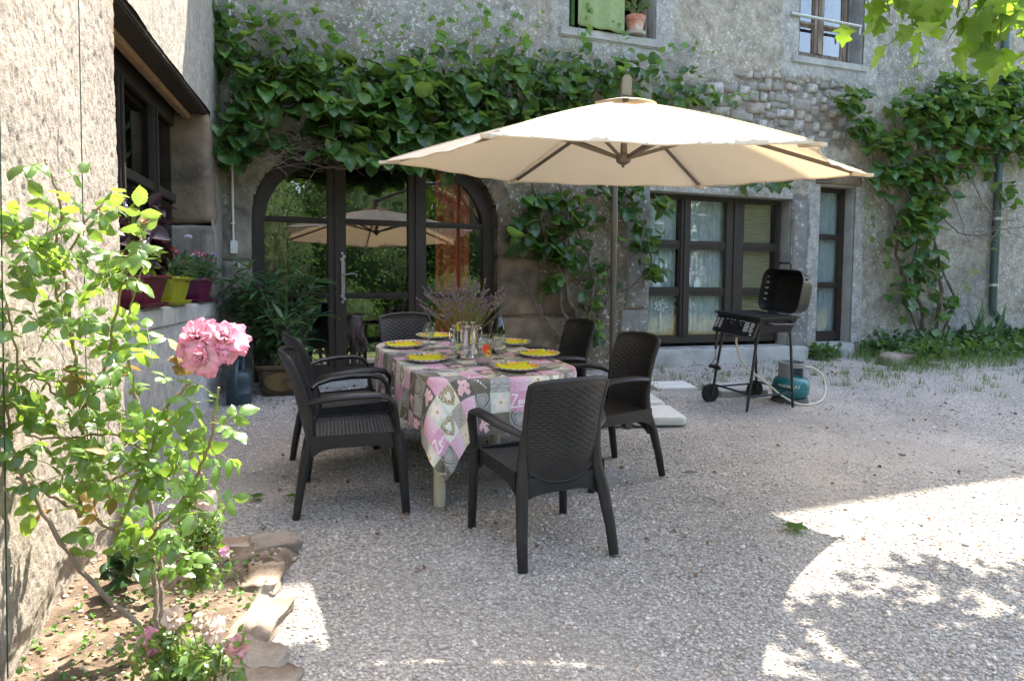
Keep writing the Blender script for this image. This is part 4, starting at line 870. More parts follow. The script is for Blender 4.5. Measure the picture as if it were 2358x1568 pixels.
# ------------------------------------------------------------------ parasol
HX, HY, HZ, HR, HROT = .672, 4.905, 1.935, 1.5, 4.149
def M_canopy():
    m, nt, out = new_mat('beige_canvas'); n = N(nt); tc = n('TexCoord'); c = n.mix(n.noise(3,4,.6,tc.outputs['Object']), (.74,.66,.54), (.79,.70,.58))
    d = n('BsdfDiffuse'); t = n('BsdfTranslucent'); n.l(c, d.inputs[0]); n.l(n.mix(1., c, (1.0,.80,.58), 'MULTIPLY'), t.inputs[0])
    bp = n('Bump', i_Strength=.15, i_Distance=.004); n.l(n.noise(900,2,.5,tc.outputs['Object']), bp.inputs['Height']); n.l(bp.outputs[0], d.inputs['Normal'])
    mx = n('MixShader', i_0=.2); n.l(d.outputs[0], mx.inputs[1]); n.l(t.outputs[0], mx.inputs[2]); n.l(mx.outputs[0], out.inputs[0]); return m
CANVAS = M_canopy(); TAUPE = M('taupe_metal', (.115,.10,.088), .42, .1, 20, metal=.25, spec=.5)
par = thing('cantilever_parasol', 'large beige cantilever parasol spread over the table', 'parasol', mat4=GM)
tips = [np.array([HX+HR*math.cos(HROT+math.pi/3*k), HY+HR*math.sin(HROT+math.pi/3*k), HZ - .010*math.cos(HROT+math.pi/3*k)*1.5 - .018*math.sin(HROT+math.pi/3*k)*1.5]) for k in range(6)]
APX = np.array([HX,HY,2.335])
def ribp(k, s): t = tips[k%6]; p = APX*(1-s)+t*s; return p+np.array([0,0,.020*math.sin(math.pi*s)])
for k in range(6):
    ns, nw = 24, 18; V=[]
    for i in range(ns+1):
        s = .06+.94*i/ns
        for j in range(nw+1):
            w = j/nw; p = ribp(k,s)*(1-w)+ribp(k+1,s)*w; b = 4*w*(1-w); cen = np.array([HX,HY,p[2]]); p = p + (cen-p)*(.055*b*s**6) - np.array([0,0,.028*b*s*(1-.6*s)]) + np.array([0,0,.004*math.sin(w*23+s*5+k)*b*s + .003*math.sin(s*31+w*9+k*2)*b]); V.append(p)
    a = nw+1; F = np.array([(i*a+j,(i+1)*a+j,(i+1)*a+j+1,i*a+j+1) for i in range(ns) for j in range(nw)])
    o = obj('canopy_panel', mesh_from('canopy_panel', V, F, [CANVAS], True), par)
    mb = MB(); rim_ = [np.array(V[ns*a+j])-np.array([0,0,.004]) for j in range(a)]; mb.tube(rim_, .0045, 6); mb.build('hem', CANVAS, o, smooth=True)
    mb = MB(); mb.tube([ribp(k,.06+.92*q/10)+np.array([0,0,.002]) for q in range(11)], .0035, 5); mb.build('seam', CANVAS, o, smooth=True)
    mb = MB(); mb.bar(ribp(k,.05)-np.array([0,0,.025]), tips[k]-np.array([0,0,.018])+(APX-tips[k])*.03, .016, .024); mb.build('rib', TAUPE, par, bevel=.003)
    d_ = (tips[k]-APX); d_[2]=0; d_/=np.linalg.norm(d_); tp = tips[k]; mb = MB(); mb.bar(tp-d_*.10-np.array([0,0,.006]), tp+d_*.035-np.array([0,0,.012]), .05, .02); mb.build('rib_cap', CANVAS, par, bevel=.004)
    hub = np.array([HX,HY,2.0]); mb = MB(); q0 = hub+d_*.035+np.array([0,0,-.01]); q1 = ribp(k,.40)-np.array([0,0,.03]); mb.bar(q0,q1,.014,.022); mb.build('strut', TAUPE, par, bevel=.003)
V=[]; nseg=36
for i in range(7):
    r = .19*i/6
    for j in range(nseg): a_ = 2*math.pi*j/nseg; V.append((HX+r*math.cos(a_), HY+r*math.sin(a_), 2.352-.034*(i/6)**1.4+.002*math.sin(a_*6)*i/6))
F = np.array([(i*nseg+j,(i+1)*nseg+j,(i+1)*nseg+(j+1)%nseg,i*nseg+(j+1)%nseg) for i in range(6) for j in range(nseg)]); obj('vent_cap', mesh_from('vent_cap',V,F,[CANVAS],True), par)
mb = MB(); mb.lathe([(.014,1.945),(.022,1.95),(.045,1.965),(.048,1.99),(.04,2.01),(.022,2.02),(.021,2.06),(.019,2.08),(.019,2.34),(.03,2.385),(.03,2.395),(.022,2.40),(.024,2.43)], 20, lambda x,y,z: (x+HX,y+HY,z)); mb.lathe([(.008,1.93),(.010,1.945)], 10, lambda x,y,z: (x+HX,y+HY,z)); mb.build('hub', TAUPE, par, smooth=True)
# mast stands plumb behind the canopy; arm reaches over it
def w2g(p): return GR.T @ (np.array(p)-CAM) + np.array([0,0,CAMH])
mx_,my_ = .862,6.42; mw = g2w((mx_,my_,0)); mtop = w2g(mw+np.array([.0,0,2.45])); mt1 = w2g(mw+np.array([0,0,.0]))
SILV = M('pole_metal', (.10,.095,.088), .42, .1, 20, metal=.35)
mb = MB(); mb.tube([mt1, mt1+(mtop-mt1)*.5, mtop], .026, 20); mb.build('mast', SILV, par, smooth=True)
for f_,h_,r_ in ((.655,.20,.031),(.35,.012,.0305)): 
    c_ = mt1+(mtop-mt1)*f_; e_ = (mtop-mt1)/np.linalg.norm(mtop-mt1); mb = MB(); mb.tube([c_-e_*h_/2,c_+e_*h_/2], r_, 20); mb.build('collar', TAUPE, par, smooth=True)
ch = mt1+(mtop-mt1)*.82; mb = MB(); mb.tube([ch, ch+np.array([-.07,-.03,.0])], .011, 10); mb.tube([ch+np.array([-.07,-.03,.02]), ch+np.array([-.075,-.04,-.05]), ch+np.array([-.07,-.05,-.10])], .010, 8); mb.build('crank_handle', M('bright_metal',(.55,.55,.54),.25,.1,20,metal=.9), par, smooth=True)
top = np.array([HX,HY,2.44]); arm = [mtop*(1-t)+top*t+np.array([0,0,.10*math.sin(math.pi*t)*(1-.55*t)]) for t in np.linspace(0,1,14)]
mb = MB(); mb.tube(arm, .024, 12); mb.build('arm', SILV, par, smooth=True)
mb = MB(); mb.prism([(-.045,0),(.045,0),(.045,.10),(.042,.115),(.03,.135),(0,.142),(-.03,.135),(-.042,.115),(-.045,.10)], -.028, .028, lambda x,y,z: (HX+x*.68,HY-.01+z,2.36+y*.9)); mb.build('arm_bracket', M('bracket_metal',(.23,.215,.20),.4,.1,20,metal=.4), par, bevel=.006)
CONC = M('concrete_slab', (.56,.55,.51), .93, .12, 7, .35, 120, spec=.15)
bs = thing('parasol_base', 'dark steel cross base of the parasol between the slabs', 'parasol base', mat4=yard(mx_,my_,math.radians(8)))
mb = MB(); mb.bar((-.52,0,.028),(.52,0,.028),.05,.035); mb.build('bar', TAUPE, bs); mb = MB(); mb.bar((0,-.52,.026),(0,.52,.026),.05,.034); mb.build('bar', TAUPE, bs); mb = MB(); mb.lathe([(.04,.03),(.036,.10),(.032,.22)],16); mb.build('socket', TAUPE, bs, smooth=True)
for sx,sy,w_ in ((1,-1,'right front'),(-1,-1,'left front'),(1,1,'right rear'),(-1,1,'left rear')):
    pl = rrect(.235,.235,.06,6) ; pl = [(x+sx*.265,y+sy*.265) for x,y in pl]; mb = MB(); mb.prism(pl,.012,.075); mb.build('weight_slab', CONC, None, bevel=.012, mat4=yard(mx_,my_,math.radians(8)), label='pale concrete slab weighing the parasol base, '+w_+' one', cat='slab', group='parasol weight slabs')
for p,s_,th_,a,w_ in (((1545,893),(.42,.36),.035,10,'lying on the gravel before the window sill'),((1690,905),(.50,.40),.065,15,'lying behind the grill wheels')):
    x,y,_ = gnd(*p); mb = MB(); mb.box((-s_[0]/2,-s_[1]/2,-.01),(s_[0]/2,s_[1]/2,th_)); mb.build('paving_slab', CONC if s_[0]<.45 else CEMENT, None, bevel=.008, mat4=yard(x,y,math.radians(a)), label='grey square paving slab '+w_, cat='slab')
# ------------------------------------------------------------------ gas grill
BLK = M('black_enamel', (.010,.010,.011), .38, .1, 20, .05, 80, spec=.5); TUBE = M('black_tube', (.016,.018,.021), .35, .15, 20, spec=.5); RUB_ = M('rubber', (.012,.012,.012), .8, .2, 30, .3, 90)
bbq = thing('gas_grill', 'black gas grill with open lid standing before the window', 'grill', mat4=yard(2.17,6.80,math.radians(-65.7)))
# local: +Y to the back (lid side), X along the front
for sx in (-1,1):
    front = sx > 0                                                     # the nearer pair stands on plain feet, the farther pair on wheels
    mb = MB(); mb.tube([(sx*.235,-.25,.02 if front else .085),(sx*.225,-.19,.55),(sx*.22,-.16,.76),(sx*.22,-.12,.795),(sx*.22,-.06,.80)], .0125, 10); mb.build('leg', TUBE, bbq, smooth=True)
    mb = MB(); mb.tube([(sx*.235,.27,.02 if front else .085),(sx*.225,.21,.55),(sx*.22,.18,.76),(sx*.22,.14,.795),(sx*.22,.06,.80)], .0125, 10); mb.build('leg', TUBE, bbq, smooth=True)
    mb = MB(); mb.tube([(sx*.22,-.14,.79),(sx*.27,-.13,.785),(sx*.335,-.10,.78),(sx*.345,0,.78),(sx*.335,.12,.78),(sx*.27,.15,.785),(sx*.22,.16,.79)], .0125, 10); mb.build('side_handle', TUBE, bbq, smooth=True)
    mb = MB(); mb.tube([(sx*.232,-.24,.15),(sx*.232,.26,.15)], .0095, 8); mb.build('lower_rail', TUBE, bbq, smooth=True)
for y_ in (-.235,.255): mb = MB(); mb.tube([(-.232,y_,.17),(.232,y_,.17)], .0095, 8); mb.build('lower_rail', TUBE, bbq, smooth=True)
for y_ in (-.25,.27):
    w_ = part_root('wheel', bbq, Matrix.Translation((-.262,y_,.085)) @ Matrix.Rotation(math.pi/2,4,'Y'))
    mb = MB(); mb.lathe([(.052,-.02),(.078,-.02),(.085,-.012),(.085,.012),(.078,.02),(.052,.02)], 30); mb.build('tyre', RUB_, w_, smooth=True)
    mb = MB(); mb.lathe([(.001,-.012),(.02,-.014),(.05,-.008),(.054,-.018),(.054,.018),(.05,.008),(.02,.014),(.001,.012)], 30); 
    for k in range(24): a = k*math.pi/12; mb.box((-.006,.083,-.018),(.006,.0865,.018), lambda x,y,z,a=a: (x*math.cos(a)-y*math.sin(a), x*math.sin(a)+y*math.cos(a), z))
    mb.build('rim', BLK, w_, smooth=False)
    mb = MB(); mb.tube([(-.29,y_,.085),(-.22,y_,.085)], .008, 8); mb.build('axle', TUBE, bbq, smooth=True)
mb = MB(); prof = [(0,.66),(.0,.70),(1,.83)]
def tray(w0,d0,w1,d1,z0,z1,th=.006):
    mb = MB(); V = [(-w0,-d0,z0),(w0,-d0,z0),(w0,d0,z0),(-w0,d0,z0),(-w1,-d1,z1),(w1,-d1,z1),(w1,d1,z1),(-w1,d1,z1),(-w1-.012,-d1-.012,z1),(w1+.012,-d1-.012,z1),(w1+.012,d1+.012,z1),(-w1-.012,d1+.012,z1),(-w1-.012,-d1-.012,z1-.012),(w1+.012,-d1-.012,z1-.012),(w1+.012,d1+.012,z1-.012),(-w1-.012,d1+.012,z1-.012)]
    F = [(3,2,1,0)]+[(i,(i+1)%4,4+(i+1)%4,4+i) for i in range(4)]+[(4+i,4+(i+1)%4,8+(i+1)%4,8+i) for i in range(4)]+[(8+i,8+(i+1)%4,12+(i+1)%4,12+i) for i in range(4)]; return mb.add(V,F)
tray(.24,.18,.285,.215,.70,.84).build('firebox', BLK, bbq, bevel=.004)
mb = MB(); 
for k in range(22): mb.bar((-.275+.026*k,-.205,.838),(-.275+.026*k,.205,.838),.008,.006)
for y_ in (-.2,0,.2): mb.bar((-.28,y_,.833),(.28,y_,.833),.006,.005)
mb.build('cooking_grate', M('cast_iron',(.03,.032,.036),.5,.2,30,.2,90,metal=.3), bbq)
# lid: open shell standing behind the firebox, its hollow towards the front
lid = part_root('lid', bbq, Matrix.Translation((0,.225,.855)) @ Matrix.Rotation(math.radians(-9),4,'X') @ Matrix.Diagonal((.86,.9,.95,1)))
def rr(w,h,r,n=6): return [(x,y+h/2) for x,y in rrect(w/2,h/2,r,n)]
loops = [(rr(.57,.40,.06),0.),(rr(.585,.41,.06),-.006),(rr(.585,.41,.06),.002),(rr(.565,.395,.07),.06),(rr(.53,.37,.09),.15),(rr(.44,.30,.09),.185)]
def shell(loops, closeend=True, off=0):
    mb = MB(); n_ = len(loops[0][0]); V=[(x,y_,z) for lp,y_ in loops for x,z in lp]; 
    F=[(i*n_+k,i*n_+(k+1)%n_,(i+1)*n_+(k+1)%n_,(i+1)*n_+k) for i in range(len(loops)-1) for k in range(n_)]+[tuple((len(loops)-1)*n_+k for k in range(n_))]; return mb.add(V,F)
def centre(lp, c): return [(x, z + c) for x, z in lp]
Ls = [(centre(rr(.56,.395,.10),.0),.0),(centre(rr(.585,.41,.105),-.007),-.004),(centre(rr(.585,.41,.105),-.007),.008),(centre(rr(.57,.40,.11),-.002),.02),(centre(rr(.545,.38,.115),.008),.12),(centre(rr(.50,.34,.09),.028),.175),(centre(rr(.38,.22,.09),.09),.19)]
shell(Ls).build('shell', BLK, lid, smooth=True)
mb = MB(); mb.tube([(-.09,.0,.405),(-.09,-.0,.445),(-.07,0,.462),(.07,0,.462),(.09,0,.445),(.09,0,.405)], .011, 10); mb.build('handle', TUBE, lid, smooth=True)
SLOT = M('slot_light',(.42,.44,.36),.8,.2,30)
for sx in (-1,1):
    for k in range(5): z = .10+.055*k; mb = MB(); mb.box((sx*.2725-.004,.045,z),(sx*.2725+.004,.085,z+.016)); mb.build('vent_slot', SLOT if sx<0 else RUB_, lid, bevel=.003)
# control panel
pan = part_root('control_panel', bbq, Matrix.Translation((0,-.235,.735)) @ Matrix.Rotation(math.radians(-24),4,'X'))
mb = MB(); mb.box((-.265,-.012,-.075),(.265,.03,.075)); mb.build('panel', M('black_panel',(.012,.013,.016),.4,.1,20), pan, bevel=.008)
for x_ in (-.05,.07):
    kb = part_root('knob', pan, Matrix.Translation((x_,-.014,.01)) @ Matrix.Rotation(math.pi/2,4,'X')); mb = MB(); mb.lathe([(.030,0),(.029,.008),(.022,.012),(.021,.03),(.001,.031)], 24); mb.build('dial', BLK, kb, smooth=True); mb = MB(); mb.box((-.006,-.022,.03),(.006,.022,.042)); mb.build('grip', BLK, kb, bevel=.002)
WP = M('white_print',(.55,.55,.53),.7,.05,20)
r_ = random.Random(3)
for x0,x1 in ((-.245,-.205),(-.195,-.16),(.125,.19),(.20,.25)):
    mb = MB()
    for k in range(7): zz_ = .045-.013*k; mb.box((x0,-.0135,zz_),(x0+(x1-x0)*r_.uniform(.7,1),-.0125,zz_+.006))
    mb.build('printed_text', WP, pan)
mb = MB()
for x0 in (-.07,-.03,.05,.09,-.12): mb.box((x0,-.0135,.052),(x0+.02,-.0125,.057))
mb.box((.225,-.0135,-.062),(.245,-.0125,-.048)); mb.build('printed_text', WP, pan)
# grill brush hung on the panel
br = thing('grill_brush', 'black handled wire grill brush hanging from the grill', 'brush', mat4=yard(2.17,6.80,math.radians(-65.7)))
mb = MB(); mb.tube([(-.22,-.245,.68),(-.22,-.25,.60),(-.22,-.25,.50)], [.011,.014,.012], 8); mb.build('handle', TUBE, br, smooth=True)
mb = MB(); mb.tube([(-.22,-.25,.50),(-.22,-.25,.42),(-.27,-.25,.36),(-.285,-.25,.34)], .004, 6); mb.tube([(-.22,-.25,.42),(-.17,-.25,.36),(-.155,-.25,.34)], .004, 6); mb.build('wire', M('wire',(.25,.25,.25),.4,.1,20,metal=.8), br, smooth=True)
mb = MB(); mb.tube([(-.29,-.25,.335),(-.15,-.25,.335)], .015, 8); 
for k in range(60): a=r_.uniform(0,6.28); x_=r_.uniform(-.29,-.15); mb.tube([(x_,-.25,.335),(x_+r_.uniform(-.005,.005),-.25+.026*math.cos(a),.335+.026*math.sin(a))],.0012,3,cap=False)
mb.build('bristles', RUB_, br, kind='stuff')
# gas bottle
TEAL = M('teal_paint',(.012,.16,.17),.32,.12,8,.05,60,spec=.5,col2=(.01,.12,.13),c2scale=4); GREYP = M('grey_paint',(.24,.25,.26),.42,.15,12,.1,60)
gx_,gy_ = 2.60,7.02; GA = math.atan2(-gy_,-gx_)
gas = thing('gas_bottle', 'small teal gas bottle with grey collar behind the grill leg', 'gas bottle', mat4=yard(gx_,gy_,GA))
mb = MB(); mb.lathe([(.001,.045),(.11,.045),(.145,.06),(.162,.09),(.165,.12),(.165,.165),(.160,.195),(.145,.222),(.115,.242),(.08,.25),(.001,.252)], 48); mb.build('body', TEAL, gas, smooth=True)
mb = MB(); mb.lathe([(.163,.118),(.1675,.121),(.1675,.127),(.163,.130)], 48); mb.build('seam', TEAL, gas, smooth=True)
mb = MB(); mb.lathe([(.12,.055),(.155,.05),(.165,.03),(.168,.0),(.155,.0),(.15,.03),(.12,.045)], 40); mb.build('foot_ring', M('dark_grey_plastic',(.06,.065,.07),.6,.1,20), gas, smooth=True)
V=[];F=[];n_=40
for k in range(n_):
    a = 2*math.pi*k/n_; cut = abs(((a+1.1)%(2*math.pi/2))-math.pi/2) < .62; zlo = .335 if cut else .238
    for r0,z in ((.118,zlo),(.122,.372),(.108,.376),(.104,zlo)): V.append((r0*math.cos(a),r0*math.sin(a),z))
for k in range(n_):
    for j in range(4): a,b = 4*k+j,4*k+(j+1)%4; c_,d_ = 4*((k+1)%n_)+(j+1)%4,4*((k+1)%n_)+j; F.append((a,d_,c_,b))
obj('collar', mesh_from('collar',V,F,[GREYP],False), gas)
mb = MB(); mb.lathe([(.02,.25),(.022,.30),(.04,.305),(.046,.315),(.046,.34),(.038,.352),(.001,.354)], 24); mb.build('valve_cap', TEAL, gas, smooth=True)
def text_mesh(name, body, size, mat, mapper, cuts=True):
    cu_ = bpy.data.curves.new('t','FONT'); cu_.body = body; cu_.size = size; cu_.align_x = 'CENTER'; to = bpy.data.objects.new('t',cu_); COL.objects.link(to)
    dg = bpy.context.evaluated_depsgraph_get(); me = bpy.data.meshes.new_from_object(to.evaluated_get(dg)); bpy.data.objects.remove(to); bpy.data.curves.remove(cu_)
    if cuts:
        bm = bmesh.new(); bm.from_mesh(me); bmesh.ops.triangulate(bm, faces=bm.faces[:]); bm.to_mesh(me); bm.free()
    for v in me.vertices: v.co = mapper(*v.co)
    me.materials.clear(); me.materials.append(mat); me.name = name; return me
WTX = M('white_lettering',(.70,.74,.74),.6,.05,20)
wrap = lambda R,t0,z0: (lambda x,y,z: (R*math.cos(t0+x/R), R*math.sin(t0+x/R), z0+y))
obj('lettering', text_mesh('lettering','PRIMAGAZ',.042,WTX,wrap(.1665,-.08,.158)), gas); obj('lettering', text_mesh('lettering','BUTANE',.016,WTX,wrap(.1665,.08,.140)), gas)
# hose
HOSE = M('cream_hose',(.55,.50,.38),.55,.1,20); 
pA = np.array([2.06,6.60,.63]); 
hp = [(1.965,6.67,.64),(1.985,6.70,.55),(2.05,6.75,.42),(2.18,6.80,.30),(2.32,6.82,.20),(2.45,6.83,.10),(2.58,6.80,.035),(2.72,6.83,.018),(2.86,6.93,.04),(2.93,7.03,.13),(2.92,7.10,.24),(2.82,7.10,.31),(2.70,7.05,.33),(2.62,7.03,.33)]
def smooth_path(P, n=6):
    P = [np.array(p,float) for p in P]; out=[]
    for i in range(len(P)-1):
        p0,p1,p2,p3 = P[max(i-1,0)],P[i],P[i+1],P[min(i+2,len(P)-1)]
        for k in range(n): t=k/n; out.append(.5*((2*p1)+(-p0+p2)*t+(2*p0-5*p1+4*p2-p3)*t*t+(-p0+3*p1-3*p2+p3)*t**3))
    return out+[P[-1]]
mb = MB(); mb.tube(smooth_path(hp), .0095, 8); mb.build('gas_hose', HOSE, None, smooth=True, mat4=GM, label='cream rubber hose running from grill to gas bottle', cat='hose')

# ------------------------------------------------------------------ pots, watering can, planters
GLAZE = M('brown_glaze',(.085,.055,.025),.18,.35,5,.25,14,spec=.6,coat=.4,col2=(.035,.022,.013),c2scale=3); GLAZE2 = M('ochre_glaze',(.23,.15,.045),.2,.3,6,.5,22,spec=.6,coat=.4,col2=(.07,.045,.02),c2scale=6)
SOIL = M('soil',(.085,.06,.042),.95,.4,25,.9,60)
px_,py_,_ = gnd(632,915); px_ += .02; py_ += .2
pot = thing('glazed_pot', 'square brown glazed pot with oleander left of the door', 'pot', mat4=yard(px_,py_,math.radians(12)))
def sq_loops(lst, n=6): return [([(x,y) for x,y in rrect(w,w*.93,r,n)],z) for w,r,z in lst]
def loft(lst, cap0=True, cap1=True):
    mb = MB(); n_=len(lst[0][0]); V=[(x,y,z) for lp,z in lst for x,y in lp]; F=[(i*n_+k,i*n_+(k+1)%n_,(i+1)*n_+(k+1)%n_,(i+1)*n_+k) for i in range(len(lst)-1) for k in range(n_)]
    if cap0: F.append(tuple(range(n_))[::-1])
    if cap1: F.append(tuple((len(lst)-1)*n_+k for k in range(n_)))
    return mb.add(V,F)
loft(sq_loops([(.165,.04,0),(.17,.04,.01),(.185,.045,.06),(.205,.05,.24),(.232,.045,.255),(.238,.045,.28),(.235,.045,.292),(.215,.04,.292),(.20,.04,.25)])).build('body', GLAZE, pot, smooth=True)
mb = MB(); mb.prism([(.145*math.cos(a)*(1 if abs(math.sin(a))>.2 else 1.0), .14+.085*math.sin(a)) for a in np.linspace(0,2*math.pi,28)[:-1]], -.012, .004, lambda x,y,z: (x,-.1815-(y-.06)*.105-z*.6,y)); mb.build('relief_panel', GLAZE2, pot, smooth=True)
loft(sq_loops([(.20,.04,.245),(.20,.04,.262)])).build('soil', SOIL, pot)
CAN = M('blue_grey_plastic',(.035,.06,.075),.45,.1,10,.05,60)
wx_,wy_,_ = gnd(545,937); can = thing('watering_can', 'dark blue plastic watering can on gravel by the left wall', 'watering can', mat4=yard(wx_-.02,wy_+.12,math.radians(100)))
mb = MB(); mb.lathe([(.001,.0),(.10,.0),(.105,.006),(.105,.10),(.108,.105),(.105,.11),(.103,.20),(.106,.205),(.100,.27),(.085,.285),(.06,.29)], 36); mb.build('body', CAN, can, smooth=True)
mb = MB(); mb.tube([(-.10,0,.06),(-.15,0,.14),(-.155,0,.24),(-.11,0,.33),(-.03,0,.38),(.05,0,.37),(.085,0,.30),(.09,0,.27)], .014, 10, flat=(1.3,.7)); mb.build('handle', CAN, can, smooth=True)
mb = MB(); mb.tube([(.09,0,.07),(.16,0,.16),(.24,0,.30),(.29,0,.38)], [.03,.022,.017,.015], 12); mb.lathe([(.015,0),(.035,.03),(.036,.036),(.001,.042)], 20, lambda x,y,z: (.29+z*.6+x*.75, y, .38+z*.8-x*.6)); mb.build('spout', CAN, can, smooth=True)

def planter(s0, s1, col, lbl, d_out=.03):
    m = M('planter_plastic',col,.38,.1,6,.05,40,col2=tuple(min(1,c*1.25) for c in col),c2scale=3); c_ = (s0+s1)/2; L = (s1-s0)/2
    m4 = np.eye(4); m4[:3,0]=LT; m4[:3,1]=-LN; m4[:3,2]=(0,0,1); m4[:3,3]=wing(c_,1.402,-.10); 
    # right handed: LT x (-LN) points up
    if np.dot(np.cross(m4[:3,0],m4[:3,1]),[0,0,1]) < 0: m4[:3,1] = LN
    m4[:3,2] *= .88; p = thing('window_planter', lbl, 'planter', 'planters on the sill', mat4=Matrix(m4.tolist()))
    def lp(hx,hy,z,r=.02): return (rrect(hx,hy,r,3),z)
    loft([lp(L*.80,.075,.028),lp(L*.97,.105,.175),lp(L*.98,.107,.185),lp(L*1.0,.112,.195),lp(L*1.07,.130,.197),lp(L*1.08,.133,.203),lp(L*1.07,.131,.218),lp(L*1.0,.118,.218),lp(L*.96,.10,.19)]).build('trough', m, p, bevel=0)
    mb = MB(); mb.lathe([(0,0)],3) if False else None
    loft([lp(L*.80,.085,0),lp(L*.90,.105,.004),lp(L*.99,.118,.032),lp(L*.975,.112,.034),lp(L*.88,.10,.010)]).build('saucer', m, p)
    loft([lp(L*.95,.10,.185),lp(L*.95,.10,.20)]).build('soil', SOIL, p)
    return p
planter(2.36,2.90,(.115,.012,.032),'burgundy plastic window planter nearest us on the left sill')
planter(1.60,2.13,(.33,.33,.025),'lime green plastic window planter between two burgundy ones')
planter(.62,1.15,(.105,.008,.045),'burgundy plastic window planter at far end of the sill')
# drainpipe, conduit, tap
GREENP = M('green_pipe',(.05,.085,.075),.4,.15,6,.05,40,col2=(.035,.06,.055),c2scale=2)
du,_ = wpx(2293,520,.08); dp = thing('drainpipe', 'dark green drainpipe running down the right end of wall', 'drainpipe')
zb = 1.22; mb = MB(); mb.tube([wall(du,6.5,.09),wall(du,zb+.12,.09),wall(du+.01,zb+.03,.095),wall(du+.10,zb-.10,.14),wall(du+.17,zb-.18,.17)], .056, 20); mb.build('pipe', GREENP, dp, smooth=True)
for z_ in (2.55,1.62,4.2): mb = MB(); mb.lathe([(.057,-.02),(.062,-.018),(.062,.018),(.057,.02)], 24, lambda x,y,z,z_=z_: wall(du+x,z_+z,.09+y)); mb.build('bracket', M('zinc',(.45,.46,.45),.35,.1,20,metal=.7), dp, smooth=True)
WHP = M('white_conduit',(.60,.58,.55),.5,.1,10); cnd = thing('conduit', 'thin white conduit with junction box in the wall corner', 'conduit')
cu0,_ = wpx(536,480,.02); mb = MB(); mb.tube([wall(cu0,4.6,.035),wall(cu0,1.93,.035)], .011, 10); mb.build('pipe', WHP, cnd, smooth=True)
mb = MB(); mb.box((cu0-.03,.004,1.83),(cu0+.035,.06,1.95), wfun); mb.build('junction_box', WHP, cnd, bevel=.005)
for z_ in (2.1,2.6): mb = MB(); mb.box((cu0-.02,.004,z_),(cu0+.02,.05,z_+.015), wfun); mb.build('clip', WHP, cnd)
tu,tz_ = wpx(545,608,.05); tap = thing('garden_tap', 'old brass garden tap on the wall above the oleander', 'tap'); BR = M('old_brass',(.28,.25,.19),.45,.2,20,metal=.7)
mb = MB(); mb.tube([wall(tu,tz_,0),wall(tu,tz_,.10),wall(tu+.01,tz_-.005,.14),wall(tu+.02,tz_-.05,.15)], .011, 8); mb.build('spout', BR, tap, smooth=True); mb = MB(); mb.tube([wall(tu,tz_,.09),wall(tu,tz_+.03,.09)], .007, 6); mb.bar(wall(tu-.03,tz_+.032,.09),wall(tu+.03,tz_+.032,.09),.012,.008); mb.build('handle', BR, tap, smooth=True)
# wires on the left wall
WIRE = M('green_wire',(.01,.045,.03),.5,.1,10)
for i,(a,b) in enumerate((((181,0),(203,1080)),((0,300),(18,1560)))):
    pa = lpx(*a,.06); pb = lpx(*b,.06); mb = MB(); mb.tube([wing(pa[0],3.6 if i==0 else pa[1]+1.,.06),wing(*pa,.06),wing(*pb,.06)], .0022, 5); mb.build('trellis_wire', WIRE, None, label='thin dark green trellis wire on sunlit stone, '+('nearer the timber window' if i==0 else 'at the left edge'), cat='wire', group='trellis wires on the left wall')
# upper window: towel and flowerpot
TOW = M('green_towel',(.25,.32,.145),.95,.12,20,.8,220); 
def towel():
    u0,u1 = 3.60,4.17; nu,nz_ = 40,40; V=[]
    for i in range(nu):
        for j in range(nz_):
            u = u0+(u1-u0)*i/(nu-1); t = j/(nz_-1); L = 1.5*t
            if L < .9: z, d = 5.35-L, .045+.010*math.sin(u*34)*L+.006*math.sin(u*17+2)
            else: z, d = 4.45-(L-.9)*.0, .0
            z = 5.5-1.15*t - .05*(u-u0)*t; d = .055+.016*math.sin(u*30+1.5*t)*t+.010*math.sin(u*13)*t; V.append(wall(u,z,d))
    F=np.array([(i*nz_+j,i*nz_+j+1,(i+1)*nz_+j+1,(i+1)*nz_+j) for i in range(nu-1) for j in range(nz_-1)]); o = obj('bath_towel', mesh_from('bath_towel',V,F,[TOW],True), label='light green bath towel hanging out of the upper window', cat='towel'); md = o.modifiers.new('thick','SOLIDIFY'); md.thickness=.006
towel()
mb = MB(); mb.box((3.56,-.06,4.36),(3.60,-.02,5.8), wfun); mb.build('towel_fold', M('dark_green_cloth',(.06,.13,.03),.95,.1,20), None, label='darker green cloth behind the towel in the upper window', cat='towel')
TERRA = M('terracotta',(.42,.155,.085),.8,.2,8,.2,60,col2=(.48,.40,.35),c2scale=5,c2pos=(.42,.62))
pu,pz = wpx(1459,66,.0); tp = thing('terracotta_pot', 'small terracotta pot on saucer on the upper window sill', 'pot', mat4=Matrix.Translation(wall(4.345,4.347,-.02).tolist()))
mb = MB(); mb.lathe([(.001,.025),(.085,.025),(.105,.14),(.112,.145),(.12,.20),(.108,.20),(.10,.16),(.001,.15)], 32); mb.build('body', TERRA, tp, smooth=True)
mb = MB(); mb.lathe([(.001,.0),(.11,.0),(.128,.03),(.122,.03),(.10,.012),(.001,.012)], 32); mb.build('saucer', M('grey_saucer',(.40,.38,.36),.7,.1,10), tp, smooth=True)
